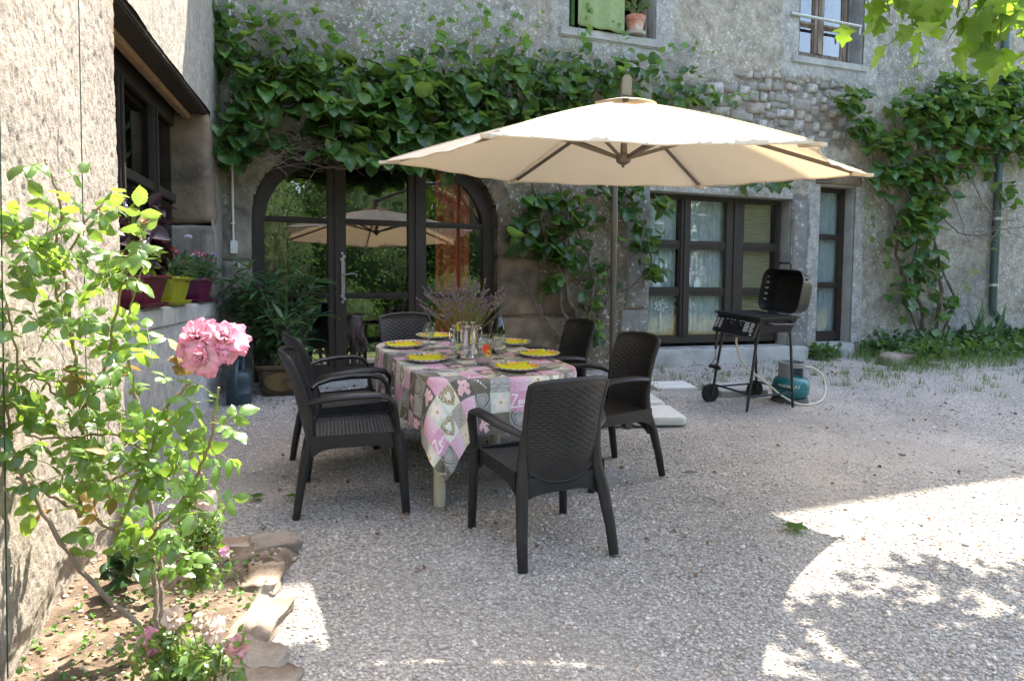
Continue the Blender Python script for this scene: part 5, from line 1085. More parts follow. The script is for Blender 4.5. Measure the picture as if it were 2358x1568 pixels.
# curtains behind the glass
def curtain(name, u0,u1,z0,z1,d,mat,lbl,amp=.02,fr=70):
    nu = max(24,int((u1-u0)*160)); V=[wall(u, z, d+amp*math.sin(u*fr)+amp*.4*math.sin(u*fr*2.3)) for u in np.linspace(u0,u1,nu) for z in (z0,z1)]
    return obj(name, mesh_from(name,V,[(2*i,2*i+1,2*i+3,2*i+2) for i in range(nu-1)],[mat],True), label=lbl, cat='curtain')
REDC = M('red_curtain',(.66,.10,.035),.9,.15,6,transl=.25)
curtain('curtain',2.14,2.50,.62,2.95,-.33,REDC,'rust red curtain inside the arched door, right side',.03,46)
curtain('curtain',.40,.62,.62,2.95,-.45,M('brown_curtain',(.22,.10,.05),.9,.2,6),'brown curtain inside the arched door, left side',.03,46)
def M_lace():
    m, nt, out = new_mat('lace'); n = N(nt); tc = n('TexCoord'); O = tc.outputs['Object']; sp = n('SeparateXYZ'); n.l(O, sp.inputs[0])
    w = n('TexWave', i_Scale=60., i_Distortion=1.5); n.l(O, w.inputs['Vector']); mot = n.ramp(n.noise(7,5,.75,O,.8), [(.46,0.),(.52,1.)])
    c = n.mix(w.outputs['Fac'], (.50,.57,.60), (.72,.78,.80)); c = n.mix(n.mix(.6,(0,0,0),mot), c, (.88,.90,.90))
    d = n('BsdfDiffuse'); n.l(c, d.inputs[0]); t = n('BsdfTranslucent'); n.l(c, t.inputs[0]); mx = n('MixShader', i_0=.3); n.l(d.outputs[0],mx.inputs[1]); n.l(t.outputs[0],mx.inputs[2])
    tr = n('BsdfTransparent'); m2 = n('MixShader', i_0=.16); n.l(mx.outputs[0],m2.inputs[1]); n.l(tr.outputs[0],m2.inputs[2]); n.l(m2.outputs[0], out.inputs[0]); return m
LACE = M_lace()
curtain('lace_curtain',4.55,5.10,1.02,2.66,-.25,LACE,'pale lace curtain in the left column of the wide window',.006,90); curtain('lace_curtain',5.13,5.86,1.02,2.66,-.25,LACE,'pale lace curtain in the middle column of the wide window',.006,90)
fr_ = MB()
for k in range(95):
    u = 4.56+1.30*k/95
    if 5.09<u<5.13: continue
    fr_.box((u,-.262,.99),(u+.005,-.258,1.03+.015*abs(math.sin(k*.33))), wfun)
fr_.build('curtain_fringe', M('fringe',(.62,.66,.66),.9,.05,10), None, label='white fringe along the foot of the lace curtains', cat='fringe')
# raised lace figures: cypress, houses, scalloped border
LW = M('lace_white',(.88,.92,.92),.9,.05,10)
def lace_fig(uc, z, kind, s=1.):
    mb = MB(); f = lambda x,y,zz: wall(uc+x*s, z+y*s, -.240+zz)
    if kind=='cypress':
        for k in range(3): mb.prism([(-.035+.07*k-.02,0),(-.035+.07*k+.02,0),(-.035+.07*k+.024,.12),(-.035+.07*k,.33-.05*abs(k-1)),(-.035+.07*k-.024,.12)], 0,.002,f)
    elif kind=='house': mb.prism([(-.08,0),(.08,0),(.08,.10),(0,.16),(-.08,.10)],0,.0015,f)
    elif kind=='tree':
        mb.prism([(-.008,0),(.008,0),(.006,.12),(-.006,.12)],0,.002,f)
        for k in range(14): a=k*2.4; q=.018*math.sqrt(k); mb.prism([(q*math.cos(a)*1.3+.016*math.cos(b),.17+q*math.sin(a)+.016*math.sin(b)) for b in np.linspace(0,6.283,7)[:-1]],0,.002,f)
    elif kind=='cloud': mb.prism([(-.07,0),(.07,0),(.05,.02),(.02,.035),(-.02,.025),(-.05,.02)],0,.002,f)
    return mb
for i,(u,z,kd,s) in enumerate(((4.86,1.62,'cypress',1),(4.84,1.54,'house',.7),(5.20,1.60,'cypress',.9),(5.42,1.56,'house',.6),(4.90,1.15,'tree',1.1),(5.3,1.2,'tree',.9),(4.86,2.3,'cloud',1),(5.46,2.42,'cloud',1),(4.93,2.2,'cloud',.6))):
    lace_fig(u,z,kd,s).build('lace_motif', LW, None, label='woven lace '+kd+' figure on curtain, '+('left column' if u<5 else 'middle column')+(' upper' if z>2.25 else ' lower' if z<1.4 else ' middle'), cat='lace', group='lace figures')
BLIND = M('straw_blind',(.40,.33,.21),.9,.3,4,.6,120,stretch=(1,1,30)); mb = MB()
for k in range(75): mb.box((5.92,-.255,1.02+.0213*k),(6.52,-.25,1.037+.0213*k), wfun)
mb.build('straw_blind', BLIND, None, label='straw slat blind in the right column of the wide window', cat='blind')
curtain('curtain',7.0,7.62,.95,2.84,-.25,M('grey_voile',(.50,.56,.60),.9,.1,10,transl=.3),'plain grey voile curtain in the tall narrow window',.008,60)
curtain('curtain',6.66,6.80,4.42,5.8,-.30,M('white_voile',(.6,.62,.66),.9,.1,10,transl=.3),'white voile inside the upper right window',.008,60)
# ------------------------------------------------------------------ plants
R = random.Random(5)
def rv(s=1.): return np.array([R.gauss(0,s),R.gauss(0,s),R.gauss(0,s)])
UP = np.array([0,0,1.])
BARK = M('vine_bark',(.115,.088,.066),.92,.35,14,.8,60,col2=(.20,.17,.14),c2scale=9); GREENSTEM = M('green_stem',(.16,.19,.05),.6,.2,14); TWIG = M('dry_twig',(.17,.14,.115),.9,.3,20,.5,60)
KT = [leaf_template(kiwi_w,10,.10+.05*k,.22+.06*k,.025+.01*k,0.,k,7) for k in range(5)]
KIWI = M_leaf('kiwi_leaf',(.042,.112,.028),(.13,.20,.06),.36,.30,(.20,.36,.05),vscale=3.0,yellow=(.17,.17,.05)); KIWIY = M_leaf('young_kiwi_leaf',(.085,.175,.035),(.16,.25,.07),.42,.40,(.28,.46,.06),vscale=3.0)
def crinkle_path(P, amp, n=5):
    P = smooth_path(P, n); return [p + rv(amp) for p in P]
def leaf_on(pos, out, size, upw=.75, spread=.55):
    nrm = out*.42+UP*(upw+.25)+rv(.30); ax = out*.75-UP*R.uniform(.0,.45)+rv(spread*.95); return frame(pos, ax, nrm, size)
def wall_vine(name, label, clusters, stems, shoots, mat, dscale=1.):
    v = thing(name, label, 'vine'); pl = []; py = []
    for (cx,cy,rx,ry,cnt,d0,d1,sz) in clusters:
        for k in range(cnt):
            while True:
                a,b = R.gauss(0,.55), R.gauss(0,.55)
                if a*a+b*b < 1.3: break
            d = d0+(d1-d0)*R.random(); u,z = wpx(cx+a*rx, cy+b*ry, d); (py if R.random() < (.30 if b < -.25 and cy < 330 else .05) else pl).append(leaf_on(wall(u,z,d), WN, sz*(R.uniform(.38,1.0) if R.random()<.6 else R.uniform(.7,1.0))))
    for P,r0,r1,d0,d1 in stems:
        Q = []
        for i,(x,y) in enumerate(P): t=i/(len(P)-1); d=d0+(d1-d0)*t; u,z=wpx(x,y,d); Q.append(wall(u,z,d))
        Q = crinkle_path(Q,.008+.3*r1,7); n_=len(Q); mb=MB(); mb.tube(Q,[r0+(r1-r0)*i/(n_-1) for i in range(n_)],7); mb.build('stem', BARK if r0>.006 else TWIG, v, smooth=True)
    for P,d0,d1,s0 in shoots:
        Q=[]
        for i,(x,y) in enumerate(P): t=i/(len(P)-1); d=d0+(d1-d0)*t; u,z=wpx(x,y,d); Q.append(wall(u,z,d))
        Q = crinkle_path(Q,.006,12); n_=len(Q); mb=MB(); mb.tube(Q,[.0065*(1-.75*i/(n_-1)) for i in range(n_)],6); mb.build('shoot', GREENSTEM, v, smooth=True)
        for i in range(1,n_,2):
            t=i/n_; sd = WT*(1 if i%4 else -1); p = Q[i]; off = sd*.05+UP*.03+WN*.03+rv(.02); sz = s0*(1-.72*t)*R.uniform(.7,1.1); py.append(frame(p+off, off+rv(.03)-UP*.02, WN*.5+UP*.7+rv(.35), sz))
    foliage(v, py, KT, KIWIY, leafname='young_leaf', restname='young_foliage', limit=150, key=lambda m: np.linalg.norm(m[:3,1]))
    foliage(v, pl, KT, mat, limit=300, key=lambda m: np.dot(m[:3,3]-W0, WN)+.6*np.linalg.norm(m[:3,1])+R.random()*.15); return v
mainC = [(520,110,45,70,42,.05,.35,.17),(620,215,90,70,75,.1,.5,.19),(560,280,90,45,42,.1,.5,.18),(520,345,70,35,26,.1,.45,.19),(450,300,25,30,9,.15,.4,.18),(740,180,90,55,70,.1,.5,.19),(800,265,120,65,105,.1,.6,.20),(905,205,110,65,95,.1,.6,.20),(850,330,110,30,42,.1,.5,.19),
 (965,290,100,60,80,.1,.6,.20),(1030,200,100,55,70,.1,.5,.19),(1100,265,110,50,85,.1,.55,.19),(1180,185,110,50,62,.08,.45,.18),(1205,250,100,45,66,.08,.45,.18),(1290,195,100,50,55,.05,.4,.17),(1330,245,90,40,50,.05,.35,.17),(1400,185,85,50,42,.05,.3,.165),(1480,165,70,50,30,.05,.25,.155),(1550,215,80,35,26,.05,.25,.155),(1640,230,60,14,10,.05,.2,.14),
 (500,40,35,45,22,.05,.3,.16),(590,130,80,50,40,.08,.35,.16),(700,120,80,40,26,.08,.3,.15),(860,150,90,35,26,.1,.4,.16),(1000,130,90,40,34,.08,.35,.15),(1120,130,80,45,34,.05,.3,.15),(1240,130,70,40,24,.05,.25,.14),(1350,150,60,50,26,.05,.25,.14),(1580,160,60,30,10,.05,.2,.13),(640,70,45,40,12,.05,.3,.15),(1000,330,60,30,16,.2,.6,.20),(1030,400,14,8,2,.3,.5,.21),(880,350,30,20,7,.3,.55,.21),
 (1720,428,45,8,8,.1,.3,.16),(1790,425,25,10,6,.1,.3,.16),
 (1240,470,60,40,24,.05,.25,.20),(1220,540,50,35,22,.05,.25,.21),(1290,580,50,45,26,.05,.28,.21),(1330,500,55,55,26,.05,.28,.20),(1440,480,45,50,20,.05,.25,.18),(1480,560,42,55,20,.08,.3,.17),(1505,630,26,32,15,.1,.35,.17),(1420,435,60,18,18,.05,.25,.18),(1525,470,25,22,9,.08,.25,.17),(1350,690,18,60,9,.05,.2,.15),(1265,650,25,25,8,.05,.25,.19),(1390,620,40,50,10,.05,.15,.13),(1360,780,25,20,6,.05,.2,.14)]
mainC = [(a,b+(6 if b<170 else 0),c,d,int(e*(.72 if b<170 else 1.3)),f,g,h*.86) for a,b,c,d,e,f,g,h in mainC] + [(800,345,60,22,18,.2,.55,.17),(880,355,50,20,18,.25,.6,.17),(970,350,55,22,20,.25,.6,.17),(1060,345,50,20,18,.3,.65,.17),(760,345,40,20,12,.3,.6,.165),(850,372,50,14,14,.4,.7,.17),(950,372,55,14,15,.4,.7,.17),(1030,365,35,14,10,.4,.65,.17),(620,335,60,22,14,.2,.45,.16)]
mainS = [([(1335,800),(1315,700),(1262,560),(1235,450),(1190,340),(1100,300)],.028,.014,.06,.22),([(1345,795),(1365,650),(1335,540),(1290,440),(1260,330)],.024,.012,.07,.2),([(1350,800),(1290,700),(1300,600),(1310,480),(1350,380)],.020,.010,.06,.18),([(1370,800),(1385,700),(1450,660),(1500,610),(1470,480)],.018,.008,.08,.2),([(1325,800),(1260,740),(1200,650),(1170,560)],.012,.006,.05,.12),([(1355,800),(1400,680),(1400,560),(1440,430)],.014,.008,.06,.16),
 ([(1250,345),(1000,300),(820,335),(660,310),(520,285)],.022,.010,.15,.25),([(1200,330),(960,350),(800,385),(700,370),(580,330)],.016,.008,.2,.3),([(1150,320),(900,260),(760,240),(620,180),(520,120)],.016,.007,.1,.2),([(560,300),(500,280),(440,300)],.009,.005,.2,.3),
 ([(1000,310),(1050,220),(1120,140),(1150,80)],.010,.005,.15,.2),([(1250,340),(1330,260),(1440,230),(1560,235)],.012,.006,.12,.12),([(1330,390),(1480,410),(1640,430),(1800,425)],.012,.006,.1,.15)]
for k in range(34):                                                     # bare twigs over the door
    x0,y0 = R.uniform(600,820), R.uniform(285,340); mainS.append(([(x0,y0),(x0+R.gauss(20,45),y0+R.uniform(5,40)),(x0+R.gauss(30,80),y0+R.uniform(10,75))],.005,.002,R.uniform(.15,.4),R.uniform(.2,.5)))
mainS += [([(820,350),(790,380),(720,400),(690,480)],.005,.002,.3,.35)]
mainH = [([(560,200),(520,90),(590,10)],.25,.2,.15),([(720,190),(660,90),(640,20)],.25,.2,.14),([(880,200),(850,110),(880,40)],.3,.25,.14),([(1060,190),(1000,90),(960,20)],.25,.2,.14),([(1140,190),(1200,90),(1240,40)],.2,.15,.13),([(1400,200),(1430,110),(1400,60)],.15,.1,.12),([(960,230),(900,120),(920,60)],.3,.3,.14),([(780,190),(820,90),(800,30)],.3,.25,.14),([(640,190),(600,110),(560,60),(535,-10)],.25,.2,.16),([(825,235),(765,130),(720,60),(705,30)],.3,.3,.17),([(930,270),(965,160),(1000,75),(1035,42)],.35,.4,.17),([(1010,250),(1075,110),(1035,0)],.3,.25,.15),([(1185,200),(1110,70),(1085,-10)],.25,.2,.15),([(1340,220),(1322,140),(1335,60),(1345,0)],.15,.12,.14),([(1440,240),(1500,150),(1570,115),(1660,135)],.15,.1,.13),([(1540,235),(1640,238),(1725,228)],.15,.1,.15),([(1260,190),(1190,110),(1150,60)],.2,.15,.13),([(680,250),(690,180),(700,135)],.35,.35,.12),([(1110,170),(1160,70),(1190,30)],.2,.15,.13),([(480,120),(490,40),(520,0)],.1,.1,.14),([(1350,780),(1365,690),(1372,630)],.15,.2,.13),([(560,80),(640,60),(690,20)],.15,.12,.12)]
wall_vine('kiwi_vine','large leafy kiwi vine trained over the arched door and behind the parasol',mainC,mainS,mainH,KIWI)
rC = [(1955,235,35,35,22,.05,.25,.17),(1985,300,40,35,20,.05,.25,.18),(2040,335,55,32,30,.05,.3,.18),(2120,250,75,45,72,.05,.4,.18),(2225,235,95,50,100,.05,.45,.18),(2200,305,110,45,92,.05,.4,.18),(2300,275,65,55,66,.05,.4,.18),(2330,195,45,35,36,.05,.35,.17),(2095,395,80,45,56,.05,.3,.18),(2170,395,70,35,40,.05,.3,.18),(2255,375,50,28,18,.05,.25,.17),(2110,510,52,52,36,.05,.28,.19),(2135,600,40,45,16,.05,.25,.18),(2085,680,45,30,12,.05,.25,.18),(2150,700,40,35,9,.05,.2,.18),(2340,345,35,35,14,.05,.25,.17),(2190,190,60,25,22,.05,.3,.16),(2310,450,35,25,8,.1,.3,.17)]
rC = [(a,b,c,d,int(e*1.45),f,g,h) for a,b,c,d,e,f,g,h in rC] + [(2345,260,35,60,40,.05,.4,.17),(2370,330,30,40,22,.05,.3,.17),(2050,420,50,40,20,.05,.25,.17),(2150,460,60,40,30,.05,.25,.17),(2080,560,40,50,16,.05,.25,.17),(2120,650,40,40,14,.05,.25,.16),(2280,330,60,30,30,.05,.3,.17)]
rS = [([(2130,790),(2118,700),(2072,620),(2062,500),(2035,420),(1990,330)],.030,.010,.06,.12),([(2150,785),(2165,650),(2142,520),(2130,400),(2160,290),(2240,220)],.028,.010,.06,.15),([(2172,765),(2195,690),(2165,600),(2150,480),(2200,340)],.020,.009,.07,.15),([(2125,790),(2090,690),(2110,560),(2080,430)],.018,.008,.05,.12),([(2160,300),(2220,280),(2330,300)],.012,.006,.15,.2),([(2050,470),(1990,410),(1960,380),(1900,420),(1780,395)],.011,.005,.1,.15),([(2200,330),(2250,440),(2300,520),(2358,550)],.009,.004,.1,.15),([(2140,470),(2220,540),(2300,530),(2400,515)],.010,.005,.12,.15),([(2180,420),(2210,500),(2230,560)],.007,.003,.1,.12)]
for k in range(20): x0,y0=R.uniform(2220,2320),R.uniform(470,560); rS.append(([(x0,y0),(x0+R.gauss(10,30),y0+R.gauss(0,18)),(x0+R.gauss(20,60),y0+R.gauss(0,35))],.004,.0015,.12,.2))
rH = [([(2080,740),(2030,620),(1990,500),(1978,470)],.1,.15,.15),([(2130,770),(2220,650),(2330,480),(2400,420)],.15,.25,.15),([(2120,260),(2110,150),(2100,110)],.15,.1,.14),([(2240,190),(2260,150),(2240,110)],.2,.2,.13)]
wall_vine('kiwi_vine','dark leafy vine climbing the right end of the wall by the drainpipe',rC,rS,rH,KIWI)

# oleander
OT = [leaf_template(lambda t:lance_w(t)*1.15,6,.3,.12+.12*k,.0,.25,k,3) for k in range(4)]; OLE = M_leaf('oleander_leaf',(.050,.130,.045),(.12,.18,.07),.42,.22,(.14,.26,.05),vscale=4.)
ole = thing('oleander', 'bushy oleander with narrow leaves growing in the glazed pot', 'shrub', mat4=yard(px_,py_,0,.25)); pl=[]
for k in range(26):
    a=R.uniform(0,6.28); le=R.uniform(.5,1.0); sp=R.uniform(.05,.62); p=np.array([R.gauss(0,.07),R.gauss(0,.07),0]); d=np.array([math.cos(a)*sp,math.sin(a)*sp*.8,1.]); d/=np.linalg.norm(d); Q=[p.copy()]
    for i in range(9): d=d+rv(.06)+np.array([math.cos(a),math.sin(a),0])*.02; d/=np.linalg.norm(d); p=p+d*le/9; Q.append(p.copy())
    mb=MB(); mb.tube(Q,[.007*(1-.06*i) for i in range(10)],5); mb.build('stem', TWIG if k%3 else GREENSTEM, ole, smooth=True)
    for i in range(2,10):
        for j in range(3 if i<9 else 8):
            b=R.uniform(0,6.28); s_=np.array([math.cos(b),math.sin(b),0]); ax=s_*R.uniform(.5,1)+d*R.uniform(.3,.9)-UP*R.uniform(0,.45); pl.append(frame(Q[i]+rv(.008), ax, UP+rv(.3), R.uniform(.13,.21)))
foliage(ole, pl, OT, OLE, limit=300, key=lambda m:-m[1,3]+.3*m[2,3]+R.random()*.2)

# planters' plants
def sill_m4(s,z=1.402+.19*.88): 
    m4=np.eye(4); m4[:3,0]=LT; m4[:3,1]=LN if np.dot(np.cross(LT,LN),UP)>0 else -LN; m4[:3,3]=wing(s,z,-.10); return Matrix(m4.tolist())
OV = [leaf_template(ovate_w,6,.15,.25+.1*k,.02,0.,k,5) for k in range(3)]
COL_ = M_leaf('coleus_leaf',(.022,.009,.014),(.04,.012,.022),.45,.10,(.05,.010,.02),vscale=9.,yellow=None); COLG = M_leaf('coleus_lime',(.20,.28,.02),(.22,.30,.05),.5,.3,(.3,.42,.04),vscale=9.)
cl = thing('coleus_plant','dark purple and lime coleus filling the nearest planter','plant',mat4=sill_m4(2.63)); pl=[]; pg=[]
for k in range(210):
    x,y=R.uniform(-.28,.28),R.uniform(-.10,.10); h=R.uniform(.02,.46)*(1-.6*abs(x)/.3)+.02; p=np.array([x,y,h]); o=np.array([x*1.5,y*3+R.gauss(0,.1)-.0,.2]); m_=frame(p, o+rv(.25)-UP*.25, UP*.8+o+rv(.3), R.uniform(.07,.125)); (pg if (h<.12 and k%3==0) or k%9==0 else pl).append(m_)
foliage(cl,pl,OV,COL_,limit=200); foliage(cl,pg,OV,COLG,leafname='lime_leaf',limit=80)
mb=MB()
for k in range(8): x=R.uniform(-.2,.2); mb.tube([(x,0,-.02),(x+R.gauss(0,.03),R.gauss(0,.03),.15),(x+R.gauss(0,.05),R.gauss(0,.04),.32)],[.006,.005,.003],5)
mb.build('stems', GREENSTEM, cl, smooth=True)
mb=MB(); sp_=[]
for sx in (-.05,.07):
    Q=[(sx,-.02,.2),(sx*1.4,-.02,.36),(sx*2.6,-.03,.47)]; mb.tube(Q,[.003,.002,.001],4); sp_ += [frame(np.array(Q[1])*(1-t)+np.array(Q[2])*t+rv(.006), rv(1), rv(1), .018) for t in np.linspace(0,1,24)]
mb.build('flower_spike', GREENSTEM, cl); v_,f_=soup(sp_,OV[0]); obj('spike_florets',mesh_from('spike_florets',v_,f_,[M('blue_white',(.42,.40,.55),.8,.2,30)]),cl,kind='stuff')
VT=[leaf_template(lance_w,4,.2,.2,0,0,k,3) for k in range(2)]; VG=M_leaf('verbena_leaf',(.06,.13,.05),(.10,.17,.07),.6,.25,(.16,.3,.08),vscale=9.)
PET=(np.array([(0,0,0),(.5,.5,.1),(0,1,.0),(-.5,.5,.1)]),np.array([(0,1,2,3)]))
def verbena(s, lbl, flowers, n=420, spread=.26, h=.17):
    t=thing('verbena_plant',lbl,'plant',mat4=sill_m4(s)); m_=[]
    for k in range(n): x,y=R.uniform(-spread,spread),R.uniform(-.13,.12); z=R.uniform(0,h)*(1-.4*abs(x)/spread); m_.append(frame((x,y,z), np.array([x,y*2,.15])+rv(.15), UP+rv(.6), R.uniform(.045,.075)*1.6))
    foliage(t,m_,VT,VG,limit=0)
    for i,(x,y,z,col,c2,r_) in enumerate(flowers):
        mm=[]; 
        for k in range(70): d=rv(1); d/=np.linalg.norm(d); d[2]=abs(d[2]); p=np.array([x,y,z])+d*r_*np.array([1,1,.6]); mm.append(frame(p, d*.3+rv(.8), d+rv(.2), .014))
        v_,f_=soup(mm,PET); cc_=np.repeat(np.where(rng.random(70)[:,None]<.72,np.array(col),np.array(c2)),4,0); obj('flower_head',mesh_from('flower_head',v_,f_,[FLW],False,cc_),t)
    mb=MB()
    for k in range(16): x=R.uniform(-spread,spread)*.8; mb.tube([(x*.6,R.gauss(0,.04),-.02),(x,R.gauss(0,.05),.12)],[.003,.002],4)
    mb.build('stems',GREENSTEM,t)
FLW=M('petals',(1,1,1),.7,.1,40,attr=True,transl=.25)
verbena(1.87,'red verbena in the lime green planter',[(-.16,.0,.20,(.62,.02,.03),(.45,.01,.05),.045),(-.02,.03,.18,(.40,.02,.08),(.62,.3,.4),.04),(.12,.0,.19,(.65,.03,.02),(.6,.03,.03),.04),(-.1,.08,.12,(.45,.02,.08),(.6,.25,.3),.03),(-.23,-.02,.16,(.6,.02,.03),(.5,.02,.05),.03),(.02,-.02,.24,(.6,.03,.02),(.5,.02,.05),.03)])
verbena(.88,'white speckled red and purple verbena in the far planter',[(.12,.06,.20,(.50,.02,.09),(.75,.6,.65),.055),(-.05,.10,.15,(.50,.02,.09),(.75,.6,.65),.045),(-.2,.08,.16,(.26,.18,.50),(.75,.72,.85),.045),(-.27,.10,.22,(.24,.16,.48),(.7,.68,.85),.045),(-.12,.12,.08,(.26,.18,.5),(.75,.72,.85),.035),(.2,.0,.34,(.6,.6,.75),(.7,.7,.8),.025)])

# terracotta plant in the upper window
t=thing('pot_plant','small leafy plant in the terracotta pot upstairs','plant',mat4=Matrix.Translation(wall(4.345,4.50,-.02).tolist())); pl=[]; mb=MB()
for k in range(7):
    a=k*.9; Q=[(0,0,0),(.05*math.cos(a),.05*math.sin(a),.12),(.15*math.cos(a),.15*math.sin(a),.16+.05*(k%3))]; mb.tube(Q,[.005,.004,.002],5); pl+=[frame(np.array(Q[1])*(1-t_)+np.array(Q[2])*t_+rv(.01), np.array(Q[2])+rv(.1), UP+rv(.4), R.uniform(.05,.08)) for t_ in np.linspace(0,1,6)]
mb.build('stems',GREENSTEM,t); foliage(t,pl,OV,M_leaf('pot_leaf',(.07,.16,.03),(.12,.2,.06),.5,.3))

# ------------------------------------------------------------------ bed and roses
def bed_z(X,Y): return .03+.03*fbm(np.stack([X*3,Y*3,0*X],-1),3)+.012*fbm(np.stack([X*14,Y*14,0*X],-1),3)-.09*np.clip((X+1.03-.10*np.clip((2.9-Y)*3,0,1))/.10,0,1)
BSOIL=M('bed_soil',(.13,.09,.06),.95,.45,14,1.,80,col2=(.22,.165,.12),c2scale=7)
obj('garden_bed', grid_mesh('garden_bed', lines((-2.2,-.86,.02)), lines((1.6,3.42,.02)), bed_z, BSOIL), mat4=GM, kind='structure')
BST=M('border_stone',(.30,.25,.205),.95,.35,9,1.,60,col2=(.17,.125,.09),c2scale=5); BST2=M('mossy_stone',(.28,.20,.14),.95,.3,9,.9,60,col2=(.40,.34,.27),c2scale=5)
for i,(p,sx,sy,sz,a,m_,lb) in enumerate((((632,1268),.22,.15,.15,20,BST,'grey border stone at the back corner of flower bed'),((606,1345),.14,.22,.14,10,BST2,'reddish mossy border stone behind the long pale one'),((592,1452),.15,.34,.13,-6,BST,'long pale border stone along flower bed'),((572,1560),.20,.30,.14,0,BST,'pale border stone at the bottom edge, beside pink roses'),((560,1650),.26,.3,.15,0,BST,'border stone cut off by the lower frame edge'),((545,1262),.20,.12,.09,5,BST2,'low brown stone at the back of flower bed'))):
    x,y,_=gnd(*p); obj('border_stone', rough_stone(sx*1.05,sy*1.15,sz*.8,60+i,.38,9,m_,'border_stone',.22), mat4=yard(x,y,math.radians(a),.0), label=lb, cat='stone', group='stones edging the flower bed')
C_=np.stack([rng.uniform(-2,-.9,700),rng.uniform(2,3.4,700)],1); stone_soup('bed_pebbles',C_,rng.uniform(.004,.014,700),None,GM,PEB,palette=[(.40,.33,.26),(.30,.24,.18),(.48,.42,.35),(.2,.15,.1)],zs=bed_z(C_[:,0],C_[:,1]),label='small stones and crumbs scattered over the flower bed soil',cat='stones')
RT=[leaf_template(lambda t:rose_w(t)*(1+.05*math.cos(t*44)),14,.04,.22+.14*k,.03,.30,k,5) for k in range(4)]
ROSE=M_leaf('rose_leaf',(.075,.155,.030),(.16,.24,.09),.36,.38,(.34,.54,.06),vscale=7.,spec=.9,yellow=None); ROSEY=M_leaf('rose_leaf_old',(.24,.17,.05),(.27,.18,.08),.6,.3,(.42,.26,.08),vscale=9.)
CANE=M('rose_cane',(.20,.20,.07),.55,.3,12,.3,60,col2=(.22,.13,.08),c2scale=6); CANE2=M('old_cane',(.26,.21,.17),.85,.3,12,.5,60); THORN=M('thorn',(.35,.15,.07),.5,.2,20)
def path_at(P): return [at_y(x,y,d) for x,y,d in P]
def compound(pos, out, pl, size=.06, n=5, old=None):
    ax=out/np.linalg.norm(out); nrm=np.array([.34,-.20,.80])+rv(.30); F_=frame((0,0,0),ax,nrm,1.); x=F_[:3,0]; z=F_[:3,2]; L=size*1.6; tgt=pl if (old is None or R.random()>.04) else old
    for k in range(n):
        if k==0: p=pos+ax*L*1.0; a_=ax
        else: s=1 if k%2 else -1; t=.75 if k<3 else .35; p=pos+ax*L*t; a_=ax*.45+x*s*.9
        sz=size*(1. if k==0 else .85)*R.uniform(.8,1.15); tgt.append(frame(p, a_+rv(.18)-UP*.12, z+rv(.28), sz))
    return pos+ax*L
def rose_bush(name,label,canes,mat_leaf,size,dens,extra=(),thorns=True,limit=300):
    v=thing(name,label,'rose bush'); pl=[]; old=[]; pet=MB(); th=MB(); nth=0
    for P,r0,r1,lf in canes:
        Q=smooth_path(path_at(P),7); Q=[q+rv(.003) for q in Q]; n_=len(Q); mb=MB(); mb.tube(Q,[r0+(r1-r0)*i/(n_-1) for i in range(n_)],8); mb.build('cane', CANE if r0<.009 else CANE2, v, smooth=True)
        for i in range(1,n_-1):
            if thorns and i%2==0:
                d=rv(1); t_=Q[i+1]-Q[i-1]; d-=t_*np.dot(d,t_)/np.dot(t_,t_); d/=np.linalg.norm(d); th.tube([Q[i],Q[i]+d*(r0+.004),Q[i]+d*(r0+.011)-UP*.004],[.0032,.0018,.0003],4)
            if R.random()<lf and i>1:
                o=rv(.6)+UP*.25+np.array([.15,-.3,0]); e=compound(Q[i],o,pl,size*R.uniform(.75,1.15),R.choice((3,5,5)),old); pet.tube([Q[i],e],[.0013,.001],4,cap=False)
    for (cx,cy,rx,ry,y0,y1,cnt) in extra:
        for k in range(cnt):
            p=at_y(cx+R.gauss(0,.5)*rx, cy+R.gauss(0,.5)*ry, R.uniform(y0,y1)); o=rv(.6)+UP*.2+np.array([.1,-.3,0]); e=compound(p,o,pl,size*R.uniform(.7,1.1),R.choice((3,5,5)),old); pet.tube([p-o/np.linalg.norm(o)*.03-UP*.02,p,e],[.0014,.0013,.001],4,cap=False)
    if len(th.V): th.build('thorns',THORN,v,kind='stuff')
    pet.build('petioles',GREENSTEM,v,kind='stuff')
    foliage(v,pl,RT,mat_leaf,limit=limit,key=lambda m:-m[1,3]+R.random()*.4); 
    if old: foliage(v,old,RT,ROSEY,leafname='withered_leaf',limit=80)
    return v
b_=2.62
